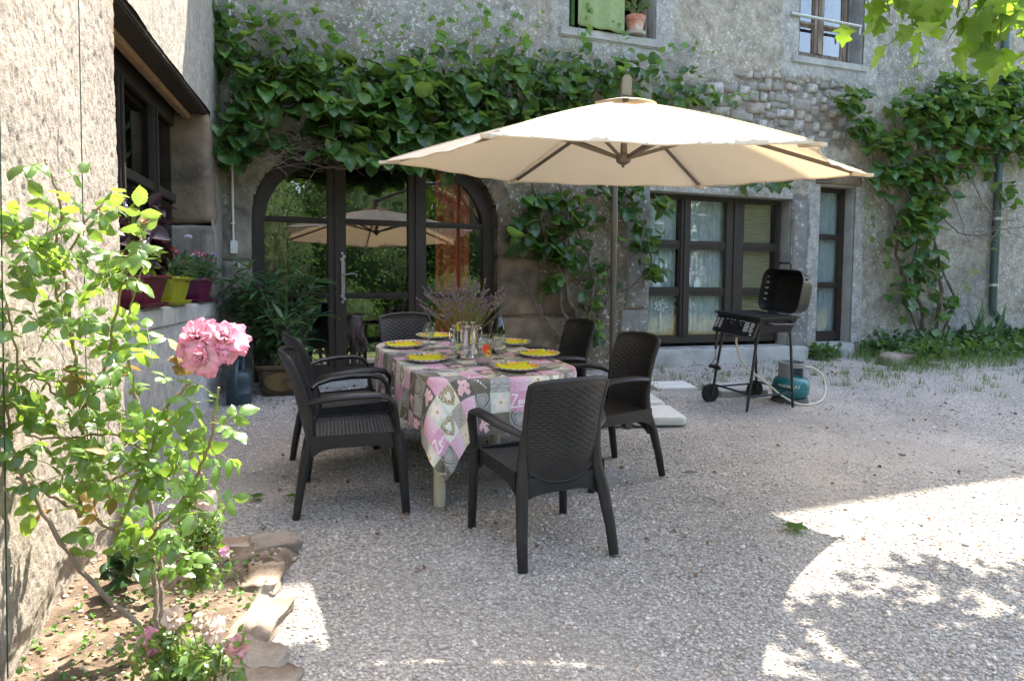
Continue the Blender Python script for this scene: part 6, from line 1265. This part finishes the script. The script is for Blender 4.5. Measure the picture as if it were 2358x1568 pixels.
canes=[([(335,1448,2.60),(200,1330,2.58),(100,1180,2.5),(35,1065,2.45),(5,975,2.4)],.0095,.006,.10),
 ([(362,1445,2.62),(356,1335,2.64),(320,1272,2.66),(260,1220,2.66),(190,1180,2.6),(120,1140,2.55),(40,1100,2.45)],.0105,.006,.10),
 ([(372,1440,2.66),(368,1300,2.7),(345,1160,2.74),(330,1000,2.76),(305,880,2.76)],.011,.007,.22),
 ([(182,1190,2.6),(190,1080,2.58),(188,950,2.58),(168,800,2.55),(150,650,2.52),(128,560,2.5),(140,470,2.45),(100,365,2.4)],.008,.003,.42),
 ([(268,1228,2.66),(300,1150,2.6),(345,1040,2.55),(390,930,2.5),(440,880,2.46)],.0075,.0045,.35),([(400,1180,2.56),(450,1100,2.5),(490,1000,2.46),(500,890,2.44)],.006,.004,.5),([(330,1262,2.64),(370,1210,2.6),(400,1180,2.56)],.006,.005,.3),
 ([(188,950,2.58),(240,850,2.55),(270,700,2.5),(300,600,2.45),(335,545,2.42)],.006,.0025,.45),([(168,790,2.55),(120,640,2.5),(60,590,2.45),(5,545,2.4)],.005,.003,.5),([(150,600,2.5),(205,500,2.48),(235,470,2.45)],.004,.002,.55),
 ([(35,1065,2.45),(18,950,2.42),(40,850,2.4),(15,700,2.38)],.005,.003,.5),([(345,1040,2.55),(250,1000,2.5),(150,1010,2.45),(60,1000,2.4)],.005,.003,.55),([(190,1000,2.58),(120,900,2.5),(50,830,2.42)],.005,.003,.5),([(305,880,2.7),(290,760,2.62),(320,640,2.55)],.005,.003,.45),([(240,1120,2.6),(320,1080,2.52),(420,1130,2.48),(480,1180,2.44)],.005,.003,.55)]
extra=[(80,560,80,70,2.35,2.6,20),(200,650,90,70,2.35,2.6,22),(290,580,60,50,2.35,2.55,12),(110,760,90,80,2.35,2.6,16),(250,830,80,80,2.4,2.65,20),(60,920,70,80,2.3,2.55,18),(190,980,100,70,2.35,2.6,26),(300,960,60,70,2.4,2.7,14),(100,1080,80,60,2.3,2.5,18),(230,1100,90,50,2.35,2.6,20),(360,1020,60,60,2.4,2.6,12),(440,1070,50,50,2.35,2.55,12),(470,980,40,60,2.35,2.5,9),(340,1120,70,60,2.4,2.6,14),(420,1190,60,40,2.4,2.55,10),(330,1260,60,50,2.45,2.6,8),(400,1290,50,40,2.5,2.7,8)]
rose=rose_bush('climbing_rose','tall pink climbing rose against the sunlit stone on the left',canes,ROSE,.058,.5,[e[:6]+(int(e[6]*.52),) for e in extra])
# blooms
def petal_template(seed, flare):
    r_=random.Random(seed); n,m=7,7; V=[];F=[]
    for i in range(n):
        t=i/(n-1); hw=.52*math.sin(math.pi*(t*.84+.09))**.8*(1.08)
        for j in range(m): s=-1+2*j/(m-1); V.append((s*hw, t*(1-.10*s*s), -.30*s*s*hw*(1-flare) + .42*(t**1.5)*(1-flare)*.0 - flare*.42*t*t + .09*math.sin(5*s+seed)*t))
    F=[(i*m+j,i*m+j+1,(i+1)*m+j+1,(i+1)*m+j) for i in range(n-1) for j in range(m-1)]; return np.array(V),np.array(F)
def bloom_cols(V, core, edge): t=np.clip(np.hypot(V[:,0]*1.1,V[:,1]-.15),0,1)[:,None]**2.3; return np.array(core)*(1-t)+np.array(edge)*t
PETM=M('rose_petal',(1,1,1),.6,.06,30,attr=True,transl=.35,spec=.3)
def bloom(parent,pos,axis,size,core,edge,seed,layers=((5,.25,.55),(6,.55,.75),(7,.85,.95),(8,1.15,1.0),(7,1.45,.9)),split=True):
    r_=random.Random(seed); f=part_root('flower',parent); ax=np.array(axis,float); ax/=np.linalg.norm(ax); x=np.cross(ax,(.2,.5,.8)); x/=np.linalg.norm(x); y=np.cross(ax,x); allm=[]
    for li,(n,tilt,ln) in enumerate(layers):
        for k in range(n):
            a=2*math.pi*k/n+li*.7+r_.gauss(0,.22); rad=x*math.cos(a)+y*math.sin(a); tl=tilt*r_.uniform(.8,1.2); d=ax*math.cos(tl)+rad*math.sin(tl); nr=ax*math.sin(tl)-rad*math.cos(tl); allm.append((frame(np.array(pos)+rad*.04*size*li*.5-ax*size*.05*li, d, nr, size*.54*ln*r_.uniform(.82,1.15)), min(1,li/3)))
    tm=[petal_template(q,fl) for q,fl in ((0,.15),(1,.5),(2,.9))]; mesh_=[mesh_from('petal',V,F,[PETM],True,bloom_cols(V,core,edge)) for V,F in tm]
    if split:
        for m_,q in allm: o=bpy.data.objects.new('petal',mesh_[min(2,int(q*3))]); COL.objects.link(o); o.parent=f; o.matrix_local=Matrix(m_.tolist())
    else:
        v_,f_=soup([m_ for m_,q in allm],tm[1]); obj('petals',mesh_from('petals',v_,f_,[PETM],True,np.tile(bloom_cols(tm[1][0],core,edge),(len(allm),1))),f)
    mb=MB(); mb.tube([np.array(pos)-ax*size*.45,np.array(pos)-ax*size*.1],[.004,.010],7); mb.build('sepal',GREENSTEM,f,smooth=True)
PK=((.80,.58,.60),(.74,.11,.33))
for i,(x,y,d,s,ax) in enumerate(((452,772,2.44,.122,(-.1,-.6,.7)),(520,777,2.44,.128,(.3,-.6,.65)),(464,822,2.40,.112,(-.2,-.95,.1)))): bloom(rose,at_y(x,y,d),ax,s,*PK,i)
bloom(rose,at_y(475,1155,2.46),(.2,-.6,.5),.075,(.82,.74,.72),(.74,.45,.52),9,((4,.5,1.),(5,1.1,1.)),False); bloom(rose,at_y(390,972,2.6),(0,-.6,.5),.05,(.55,.10,.2),(.6,.12,.25),10,((4,.4,1.),(5,1.0,1.)),False); bloom(rose,at_y(332,515,2.42),(.1,-.3,.9),.04,(.75,.55,.35),(.7,.3,.3),11,((4,.3,1.),(3,.6,1.)),False)
# low rose in front
low=[]
for k in range(16): x=420+R.gauss(0,55); low.append(([(430+R.gauss(0,12),1640,2.30),((430+x)/2+R.gauss(0,10),1570,2.32),(x+R.gauss(0,25),1500+R.gauss(0,25),2.32+R.gauss(0,.06))],.004,.002,.75))
lowb=rose_bush('low_rose','low pink rose at the bottom edge of the picture',low,ROSE,.030,.6,[(330,1510,40,30,2.25,2.4,16),(430,1530,70,35,2.25,2.4,34),(520,1530,45,30,2.25,2.4,18),(400,1470,50,20,2.3,2.4,10),(540,1490,25,20,2.28,2.38,7)],True,200)
for i,(x,y,s,c,e) in enumerate(((345,1478,.085,(.80,.45,.52),(.70,.28,.42)),(490,1452,.08,(.82,.72,.66),(.72,.55,.50)),(545,1492,.075,(.80,.52,.52),(.72,.30,.40)),(400,1422,.07,(.70,.60,.50),(.60,.42,.34)),(470,1425,.06,(.72,.62,.5),(.55,.4,.3)))): bloom(lowb,at_y(x,y,2.3),(R.gauss(0,.3),-.75,.6),s,c,e,20+i,((5,.35,.7),(6,.85,.95),(7,1.3,1.)),False)
midb=rose_bush('small_rose','small shaded rose behind the climbing rose canes',[([(450,1350,2.95),(455,1280,2.95),(470+q*14,1190-abs(q)*8,2.95)],.004,.002,.8) for q in range(-4,5)],ROSE,.030,.6,[(450,1200,50,45,2.85,3.05,26),(480,1270,35,35,2.85,3.,16),(420,1280,35,40,2.9,3.05,14)],False,120)
bloom(midb,at_y(517,1272,2.85),(.3,-.7,.3),.045,(.78,.45,.58),(.70,.3,.48),31,((5,.9,1.),),False); bloom(midb,at_y(412,1118,2.9),(.1,-.7,.3),.05,(.7,.3,.4),(.7,.25,.4),32,((5,.6,1.),(5,1.1,1.)),False)
# bergenia-like dark leaves at the foot of the stone and small weeds in the bed
lf=thing('broad_leaf_plant','dark glossy low plant at the foot of the stone pier','plant'); foliage(lf,[frame(at_y(285+R.gauss(0,28),1305+R.gauss(0,26),2.95+R.random()*.2), rv(.6)+UP*.3+np.array([.2,-.4,0]), UP+rv(.4)+np.array([0,-.5,0]), R.uniform(.06,.10)) for k in range(32)],OV,M_leaf('dark_leaf',(.02,.06,.018),(.06,.1,.04),.35,.2))
def ground_leaves(name,label,cat,pts,tmpl,mat,s0,s1,up=.8,h=.05,mat4=GM,zf=None):
    ms_=[]
    for (x,y) in pts:
        z=R.random()*h; ms_.append(frame((x,y,(yard_bump(np.array([x]),np.array([y]))[0] if zf is None else zf)+.005+z), rv(.7)+UP*.35, UP*up+rv(.4), R.uniform(s0,s1)))
    v_,f_=soup(ms_,tmpl); return obj(name,mesh_from(name,v_,f_,[mat],True),mat4=mat4,label=label,cat=cat,kind='stuff')
WEED=M_leaf('weed_leaf',(.065,.155,.030),(.12,.20,.06),.5,.3,(.2,.36,.05),vscale=5.); GRASS=M_leaf('grass_blade',(.10,.19,.045),(.13,.20,.06),.6,.25,(.2,.33,.06),vscale=5.)
ground_leaves('bed_weeds','tiny weeds sprouting on the flower bed soil','weeds',[(R.uniform(-1.7,-1.0),R.uniform(2.2,3.3)) for k in range(420)],OV[0],WEED,.012,.03,.8,.03,zf=.03)
def strip(n,u0,u1,d0,d1,p=1.6):
    o=[]
    for k in range(n):
        u=R.uniform(u0,u1); d=d0+(d1-d0)*R.random()**p; w=wall(u,0,d); q=w2g((w[0],w[1],gz(w[0],w[1]))); o.append((q[0],q[1]))
    return o
ground_leaves('wall_weeds','dense green weeds and ivy along the foot of right wall','weeds',strip(2600,7.75,14,.05,.9),OV[1],WEED,.04,.11,.9,.22)
ground_leaves('wall_weeds','green nettles growing below the tall narrow window','weeds',strip(150,6.85,7.25,.06,.30),OV[1],WEED,.04,.08,.9,.16)
ground_leaves('wall_weeds','taller weeds crowding round the foot of the right vine','weeds',strip(600,7.9,10.8,.05,.4),OV[2],M_leaf('weed_dark',(.04,.105,.025),(.08,.14,.05),.45,.25),.05,.11,.8,.28)
BL=(np.array([(-.03,0,0),(.03,0,0),(.022,.5,.04),(-.022,.5,.04),(.0,1,-.08)]),np.array([(0,1,2,3),(3,2,4,4)]))
BLt=(np.array([(-.03,0,0),(.03,0,0),(.022,.55,.03),(-.022,.55,.03),(.004,1,-.08),(-.004,1,-.08)]),np.array([(0,1,2,3),(3,2,4,5)]))
def grass(name,label,pts,mat,h0,h1,mat4=GM,zoff=0.):
    ms_=[frame((x,y,zoff),UP+rv(.28),np.array([R.gauss(0,1),R.gauss(0,1),.1]),R.uniform(h0,h1)) for x,y in pts]; v_,f_=soup(ms_,BLt); return obj(name,mesh_from(name,v_,f_,[mat]),mat4=mat4,label=label,cat='grass',kind='stuff')
grass('grass','grass fringe between gravel and the right wall',strip(5200,7.3,14,.1,1.25,1.2),GRASS,.05,.17)
grass('grass','sparse grass tufts in gravel behind the grill',[(x+R.gauss(0,.03),y+R.gauss(0,.03)) for x,y in [gnd(R.uniform(1500,2358),R.gauss(862,20))[:2] for k in range(150)] for j in range(16)],GRASS,.03,.10)
grass('grass','scattered tiny grass blades in the gravel',[(x+R.gauss(0,.015),y+R.gauss(0,.015)) for x,y in [(R.uniform(-1.2,5),R.uniform(2.6,8)) for k in range(60)] for j in range(7)],GRASS,.015,.04)
ir=thing('iris_plant','upright sword leaved iris beside the drainpipe foot','plant'); ib=[]
for k in range(16):
    u,z=wpx(2262+R.gauss(0,22),742,.35); p=wall(u,z-.12,.35+R.gauss(0,.1)); ib.append(frame(p,UP+WT*R.gauss(0,.35)+WN*R.gauss(.1,.15),WN+rv(.4),R.uniform(.3,.46)))
IT=[leaf_template(lambda t:.055*max(.05,(1-t)**.6),6,.1,.15,0,.2,0,3)]; foliage(ir,ib,IT,M_leaf('iris_leaf',(.07,.15,.05),(.1,.18,.07),.5,.25))
for i,(p,s,lb) in enumerate((((2065,838),(.40,.26,.17),'angular grey rock among weeds by the right wall'),((2150,842),(.16,.10,.06),'small flat rock among weeds by the right wall'),((2078,1050),(.035,.03,.025),'single dark stone lying on the open gravel'))):
    x,y,_=gnd(*p); obj('rock',rough_stone(*s,90+i,.25,3,BST,'rock',.3),mat4=yard(x,y,.5,s[2]*.25),label=lb,cat='rock')
LIT=M('leaf_litter',(.15,.075,.035),.9,.5,20); ms_=[]
for k in range(900):
    if R.random()<.62: q=strip(1,-.1,7.2,.10,1.1,1.3)[0]
    else: q=(R.uniform(-1.6,4.5),R.uniform(3.2,8))
    ms_.append(frame((q[0],q[1],.014),rv(1)*np.array([1,1,.25]),UP+rv(.45),R.uniform(.010,.034)))
v_,f_=soup(ms_,OV[1]); obj('leaf_litter',mesh_from('leaf_litter',v_,f_,[LIT],True),mat4=GM,label='brown crumbs of dead leaves scattered over the gravel',cat='leaf litter',kind='stuff')
# fallen leaves and twigs
def mul_w(t): return .44*max(.02,math.sin(math.pi*min(1,t**.72*.97+.02))**.8)*(1+.34*math.cos(t*17.5+.6)+.07*math.cos(t*75))*(1.05-.25*t)
MT=[leaf_template(mul_w,20,.06,.18+.14*k,.02,.16,k,7) for k in range(4)]
MUL=M_leaf('mulberry_leaf',(.045,.115,.018),(.10,.18,.04),.42,.42,(.34,.56,.045),vscale=5.)
fm=mesh_from('fallen_leaf',*MT[1],[MUL],True)
for p,s,a,lb in (((1858,1229),.125,60,'large green leaf fallen on gravel at edge of the sun patch'),((590,1158),.09,10,'green leaf lying on gravel left of front chair'),((1870,995),.05,40,'tiny green leaf on gravel behind the sun patch'),((685,1150),.07,120,'small green leaf by the left chair leg')):
    x,y,_=gnd(*p); obj('fallen_leaf',fm,mat4=yard(x,y,math.radians(a),.03) @ Matrix.Rotation(.25,4,'X') @ Matrix.Scale(s,4),label=lb,cat='leaf',group='fallen leaves on the gravel')
for p,a,L,lb in (((1640,1155),-60,.08,'short brown twig on gravel right of front chair'),((1588,1091),10,.11,'thin brown twig on gravel beyond front chair')):
    x,y,_=gnd(*p); mb=MB(); mb.tube([(-L/2,0,.012),(0,.004,.015),(L/2,-.002,.012)],.004,6); mb.build('twig',TWIG,None,mat4=yard(x,y,math.radians(a)),label=lb,cat='twig')

# ------------------------------------------------------------------ mulberry tree on the right, its crown overhead, and unseen leaves added for shade
tree=thing('mulberry_tree','mulberry tree whose sunlit leaves hang into the top right corner','tree'); TB=M('tree_bark',(.16,.13,.10),.92,.3,8,.9,30)
tb=np.array([5.4,2.2,gz(5.4,2.2)-.05]); fork=tb+np.array([-.1,.1,2.5])
mb=MB(); mb.tube(smooth_path([tb,tb+np.array([.05,.05,.8]),tb+np.array([-.05,.1,1.7]),fork],5),[.24,.22,.21,.2,.19,.185,.18,.18,.175,.17,.17,.165,.165,.165,.16,.16],12); mb.build('trunk',TB,tree,smooth=True)
tips_=[(.2,4.0,3.30),(1.3,3.85,3.26),(3.6,4.6,3.6),(2.4,4.2,3.75),(1.2,3.6,4.3),(3.2,3.4,4.2),(4.6,4.8,3.9),(6.5,3.5,4.6),(5,1,4.8),(2.6,2.4,4.8),(6.8,1.5,4.5)]  # first two limbs added to carry the unseen shading leaves
for k,tp_ in enumerate(tips_):
    e=np.array(tp_); Q=smooth_path([fork,fork+(e-fork)*.35+UP*.45,fork+(e-fork)*.7+UP*.35,e],5); n_=len(Q); mb=MB(); mb.tube(Q,[.085*(1-.88*i/(n_-1)) for i in range(n_)],8); mb.build('limb',TB,tree,smooth=True)
pl=[]
def tleaf(p,s=1.): return frame(p, rv(.45)-UP*R.uniform(.5,1.1), rv(.6)+np.array([0,-.5,.5]), R.uniform(.10,.165)*s)
# leaves hanging into view
sprays=[((2010,40),(1985,-10),4.3),((2050,70),(2040,-20),4.3),((2110,40),(2090,-60),4.2),((2040,130),(2100,60),4.2),((2150,100),(2170,-10),4.1),((2180,120),(2230,20),4.0),((2200,60),(2220,-40),3.9),((2260,110),(2270,0),3.9),((2250,60),(2300,-40),3.8),((2300,130),(2310,20),3.8),((2340,60),(2330,-40),3.7),((2350,110),(2370,0),3.7),((2120,90),(2140,0),4.1),((2310,60),(2280,-60),3.9),((2290,90),(2260,-20),3.85),((2075,20),(2060,-50),4.3),((2170,30),(2150,-60),4.0)]
twm=MB()
for (a,b,y0) in sprays:
    a=(a[0],a[1]-22); A=at_y(*a,y0); B=at_y(*b,y0+.05); twm.tube([B+UP*.25,B,A],[.007,.005,.002],5)
    for t in (.0,.3,.62,.9): p=A*(1-t)+B*t; pl.append(tleaf(p+rv(.055),.98))
nv=len(pl)
def clump(c,rx,ry,rz,n,s=1.):
    for k in range(n):
        while True:
            q=np.array([R.uniform(-1,1) for _ in range(3)])
            if np.dot(q,q)<1: break
        pl.append(tleaf(np.array(c)+q*np.array([rx,ry,rz]),s))
for c,rx,ry,rz,n in (((2.9,4.65,3.85),.8,.5,.35,150),((3.6,4.4,3.9),.9,.7,.45,230),((2.5,4.1,4.0),.65,.55,.4,130),((3.3,3.2,4.2),.9,.8,.6,150),((2.3,3.1,4.5),.5,.6,.5,80),((4.6,3.6,4.3),1.0,1.,.7,190),((5.4,2.2,4.9),1.4,1.3,.8,220),((4.2,1.6,4.8),1.,1.,.7,140),((-.05,3.96,3.32),.17,.2,.10,200),((2.3,4.4,3.5),.5,.35,.15,170),((2.9,4.9,3.6),.6,.3,.15,110),((3.4,4.3,3.5),.5,.4,.15,110),((1.2,2.9,4.7),.9,.6,.4,150)): clump(c,rx,ry,rz,n)  # leftmost clump added out of view to shade the gravel beside the bed
for k in range(2300):  # unseen sheet of sun-facing leaves, added to shade the near gravel
    x=R.uniform(-.15,2.0); y=3.965-.03*(x-.9)+.062*max(0,1-((x-.95)/.85)**2)-.40*R.random()**1.3; s_n=np.array(SUN_TO)
    pl.append(frame((x,y,3.2+R.uniform(-.04,.05)), rv(1.)*np.array([1,1,.2]), s_n+rv(.25), R.uniform(.065,.10)))
twm.build('twigs',TWIG,tree,kind='stuff'); order={id(m):i for i,m in enumerate(pl)}
foliage(tree,pl,MT,MUL,limit=300,key=lambda m:-order[id(m)],restname='crown')  # the rest part holds the added shading leaves too

# ------------------------------------------------------------------ trees behind the photographer and on the right (reflected in the glass)
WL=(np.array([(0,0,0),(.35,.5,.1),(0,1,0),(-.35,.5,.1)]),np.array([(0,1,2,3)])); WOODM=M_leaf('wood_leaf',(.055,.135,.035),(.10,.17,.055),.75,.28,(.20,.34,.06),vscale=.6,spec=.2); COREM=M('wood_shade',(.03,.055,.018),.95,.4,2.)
ms_=[]; cores=[]; wr=np.random.default_rng(4); _b=bmesh.new(); bmesh.ops.create_icosphere(_b,subdivisions=3,radius=1.); icoV2=np.array([v.co[:] for v in _b.verts]); icoF2=np.array([[v.index for v in f.verts] for f in _b.faces]); _b.free()
def crown(c,r,h,n,s):
    q=wr.normal(size=(n,3)); q/=np.linalg.norm(q,axis=1,keepdims=True); lump=1+.34*fbm(q*2.6+np.array(c)*.7,4,1)[:,None]; rad=(wr.random((n,1))**.25)*lump; P=np.array(c)+q*rad*np.array([r,r,h])
    y=wr.normal(size=(n,3))-np.array([0,0,.4]); y/=np.linalg.norm(y,axis=1,keepdims=True); z=wr.normal(size=(n,3))+np.array([0,.3,.9]); z-=y*np.sum(z*y,1,keepdims=True); z/=np.linalg.norm(z,axis=1,keepdims=True); x=np.cross(y,z)
    S=s*wr.uniform(.6,1.2,(n,1)); m=np.zeros((n,4,4)); m[:,:3,0]=x*S; m[:,:3,1]=y*S; m[:,:3,2]=z*S; m[:,:3,3]=P; m[:,3,3]=1; ms_.append(m)
for (x,y,r,hh,n) in ((19,6,3.2,4.2,2600),(21,1,3.5,5,3000),(18,-4,3.4,4.6,3000),(15,-8,3.2,4.4,3000),(11,-11,3.2,4.8,3000),(6.5,-12,3.4,4.4,2600),(1.5,-14,3.5,5,1800),(24,9,4,5,1500),(-4,-15,4,5,1200),(14.5,-2.5,1.5,1.4,1500),(11.5,-6,1.6,1.5,1500),(8.5,-8.5,1.4,1.3,1300),(16.5,1.5,1.4,1.2,1200)): 
    g_=gz(x,y); cores.append(((x,y,g_+hh*.85),r,hh)); crown((x,y,g_+hh*.85),r,hh,int(n*6),.15 if r>2 else .085)
cb=MB()  # dark cores added inside the crowns so no sky shows between leaves
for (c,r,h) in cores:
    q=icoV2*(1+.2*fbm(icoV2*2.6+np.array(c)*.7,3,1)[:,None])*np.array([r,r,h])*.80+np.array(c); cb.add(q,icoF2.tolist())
obj('woodland',cb.mesh('woodland',COREM,True),label='dark cores added inside the trees across the yard to hide sky gaps',cat='trees',kind='stuff')
v_,f_=soup(np.concatenate(ms_),WL); obj('woodland',mesh_from('woodland',v_,f_,[WOODM]),label='sunlit trees across the yard mirrored in the door panes',cat='trees',kind='stuff')
grass('tall_grass','tall dry grass mirrored in the wide window panes',[(R.uniform(9,16),R.uniform(-4,8)) for k in range(5000)],M_leaf('dry_grass',(.30,.27,.12),(.3,.27,.13),.8,.3,(.5,.45,.2),vscale=.6),.35,.9,GM)
